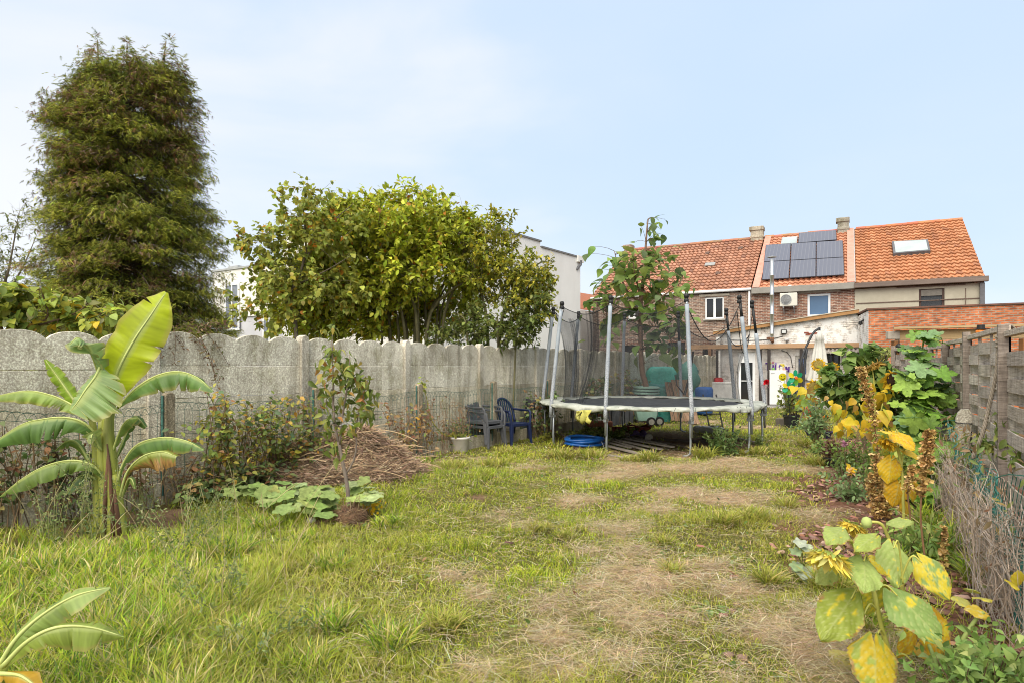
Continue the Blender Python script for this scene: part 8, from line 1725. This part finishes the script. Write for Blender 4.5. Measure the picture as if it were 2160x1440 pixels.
# low pots with withered plants, squash leaves on the ground, fallen leaves
def potplant(label, u, Y, pr, h, pal, n, pm, blooms=None):
    r = thing('planter', label, 'planter', GY(u, Y)); q = GY(u, Y); mb = MB(); mb.lathe(q, [(0, 0), (pr*.8, 0), (pr, .13), (pr*1.06, .14), (pr*1.06, .16), (pr*.95, .16), (pr*.9, .12), (0, .11)], 20); mb.build('pot', pm, r)
    nb = NPB(); d = unit(n); d[:, 2] = np.abs(d[:, 2]); P = np.array(tuple(q))+[0, 0, .13]+d*np.array([pr*1.05, pr*.9, h])*rng.uniform(.4, 1, (n, 1)); nb.scatter(OV2, P, unit(n)+d*.5, unit(n), rng.uniform(.03, .06, n), pick(n, pal, .2)); nb.build('foliage', M_LEAF, r)
    if blooms: nb = NPB(); m_ = 14; nb.scatter(palm_t([.5, .4]*5, .1), np.array(tuple(q))+rng.normal(0, 1, (m_, 3))*[pr*.5, pr*.3, .02]+[0, 0, h+.13], unit(m_), unit(m_)+[0, -.4, .8], .06, pick(m_, [(1, blooms)], .1)); nb.build('blooms', M_PET, r)
potplant('low dark planter with a withered maroon plant at the lawn edge', 1756, 9.45, .17, .26, [(3, (.13, .055, .045)), (2, (.2, .09, .06)), (1, (.12, .12, .04))], 620, mat('black_pot', (.022, .024, .026)))
potplant('purple pot with round brown bush and small orange blooms', 1727, 13.2, .26, .34, [(3, (.22, .13, .085)), (2, (.3, .19, .11)), (1, (.18, .18, .06))], 700, mat('violet_pot', (.05, .04, .12), None, .5), (.65, .2, .02))
gs = thing('squash_plant', 'pale grey green squash seedling with few leaves left of the nearest sunflower', 'plant', GY(1695, 4.6)); nb = NPB(); mb = MB(); P, D, U, SZ = [], [], [], []
for u, v, s in ((1688, 1145, .10), (1702, 1156, .10), (1678, 1163, .09), (1695, 1205, .16), (1680, 1195, .10), (1706, 1222, .12)): q = W(u, v, 4.4); P.append(tuple(q)); D.append([rng.normal(0, .4), -.6, -.35]); U.append([0, -.5, .8]); SZ.append(s); mb.tube(bez(GY(1695, 4.6), q, .2, 5), .005, 4)
nb.scatter(SQ, P, D, U, SZ, pick(len(P), [(2, (.36, .40, .29)), (2, (.28, .36, .19))], .08)); mb.build('stalks', mat('green_stalk', (.28, .34, .1)), gs); nb.build('leaves', colmat('squash_leaf'), gs, smooth=True)
gz_ = thing('squash_plant', 'dying squash with yellow leaves and curved stems at right corner', 'plant', GY(2060, 3.0))
def g3(u, v, d=0): return W(u, v, 3.1+d)
stalk(gz_, [g3(2010, 1400), g3(2030, 1350), g3(2055, 1310), g3(2075, 1290)], .012, .008, m=mat('green_stalk', (.28, .34, .1)))
stalk(gz_, [g3(1985, 1440, -.2), g3(1975, 1400, -.2), g3(1960, 1360, -.1)], .012, .009, m=mat('green_stalk', (.28, .34, .1)))
for k, (b0_, t0_, N, w_, ci, cs) in enumerate(((g3(2078, 1292), g3(2040, 1278), (0, -.6, 1), .045, (.62, .45, .05), (.6, .5, .2)), (g3(2062, 1258, .4), g3(2088, 1258, .3), (0, -.6, 1), .05, (.55, .5, .10), YL), (g3(2020, 1258, .5), g3(2040, 1272, .4), (0, -.6, 1), .05, (.5, .48, .12), YL), (g3(2045, 1245, .6), g3(2060, 1236, .5), (0, -.5, 1), .045, (.42, .46, .10), YL), (g3(1900, 1330, .3), g3(1940, 1322, .2), (0, -.6, 1), .06, (.45, .48, .2), YL), (g3(1930, 1365, .1), g3(1990, 1370, .0), (0, -.8, .6), .05, (.58, .40, .06), OR), (g3(1760, 1375, .1), g3(1800, 1405, 0), (0, -.8, .6), .06, (.5, .42, .12), YL), (g3(2150, 1210, .2), g3(2148, 1240, .2), (0, -1, .2), .04, YL, OR), (g3(2130, 1225, .2), g3(2150, 1236, .1), (0, -.8, .5), .035, YL, OR))): big_leaf(gz_, b0_, t0_, N, w_, ci, cs, .3, seed=70+k)
fl_ = NPB(); n = 240; x, y = area_pts(n*6, 2.4, 9, 200); u, v, n1_, n2_, n3_, dry_, soil_, mul_, tramp_ = zones(x, y); k = rng.random(len(x)) < .05+.35*mul_+.12*(u > 1500); x, y = x[k], y[k]; n = len(x)
D = unit(n); D[:, 2] *= .25; fl_.scatter(leaf_t([.05, .25, .3, .22, .02], .5, -.4), np.stack([x, y, np.full(n, .025)], 1), D, unit(n)*.3+[0, 0, 1.], rng.uniform(.03, .08, n), pick(n, [(3, (.36, .23, .11)), (2, (.24, .13, .06)), (1.2, (.55, .36, .05)), (1, (.45, .34, .2))], .2)); tag(fl_.build('fallen_leaves', M_LEAF), kind='stuff')
for k, (u, v, w_, lab) in enumerate(((1722, 1322, .10, 'large crumpled tan leaf lying on the grass left of the nearest sunflower'), (1790, 1345, .08, 'curled brown dead leaf hanging beside the nearest sunflower stem'))):
    r = thing('dead_leaf', lab, 'leaf', G(u, v)); q = G(u, v); big_leaf(r, q+V3((.08, .02, .05)), q+V3((-.10, -.05, .03)), (0, -.6, 1), w_, (.44, .30, .17), (.3, .18, .09), .4, seed=90+k, droop=.2, cup=.7)
for k, (u, v, r_, lab) in enumerate(((1538, 1382, .028, 'reddish brown stone on the dry patch near the bottom'), (1566, 1388, .03, 'flat brown stone right of the reddish stone'), (1555, 1275, .025, 'small brown stone below the green weed'), (1545, 1290, .03, 'smallest brown stone beside the dry straw patch'), (1505, 1048, .03, 'dark stone in the middle of the lawn'))):
    mb = MB(); mb.lathe(G(u, v), [(0, -.02), (r_*.9, -.01), (r_, r_*.35), (r_*.6, r_*.62), (0, r_*.7)], 10, wob=.16); tag(mb.build('stone', mat('brown_stone', (.27, .17, .13), (.17, .105, .08), .9, 12), None, smooth=True), lab, 'stone')
dw = thing('dandelion', 'dark green dandelion rosette on the dry lawn near the bottom', 'weed', G(1500, 1285)); nb = NPB(); n = 30; a_ = rng.uniform(0, 2*PI, n); c0 = np.array(tuple(G(1500, 1285)))
nb.scatter(leaf_t([.03, .07, .12, .09, .13, .08, .01], .3, .55), c0+np.stack([np.cos(a_)*.05, np.sin(a_)*.03, np.full(n, .01)], 1), np.stack([np.cos(a_), np.sin(a_), rng.uniform(.1, .6, n)], 1), np.tile([0, 0, 1.], (n, 1)), rng.uniform(.05, .11, n), pick(n, [(4, (.17, .28, .07)), (2, (.25, .36, .1))])); nb.build('leaves', M_LEAF, dw)
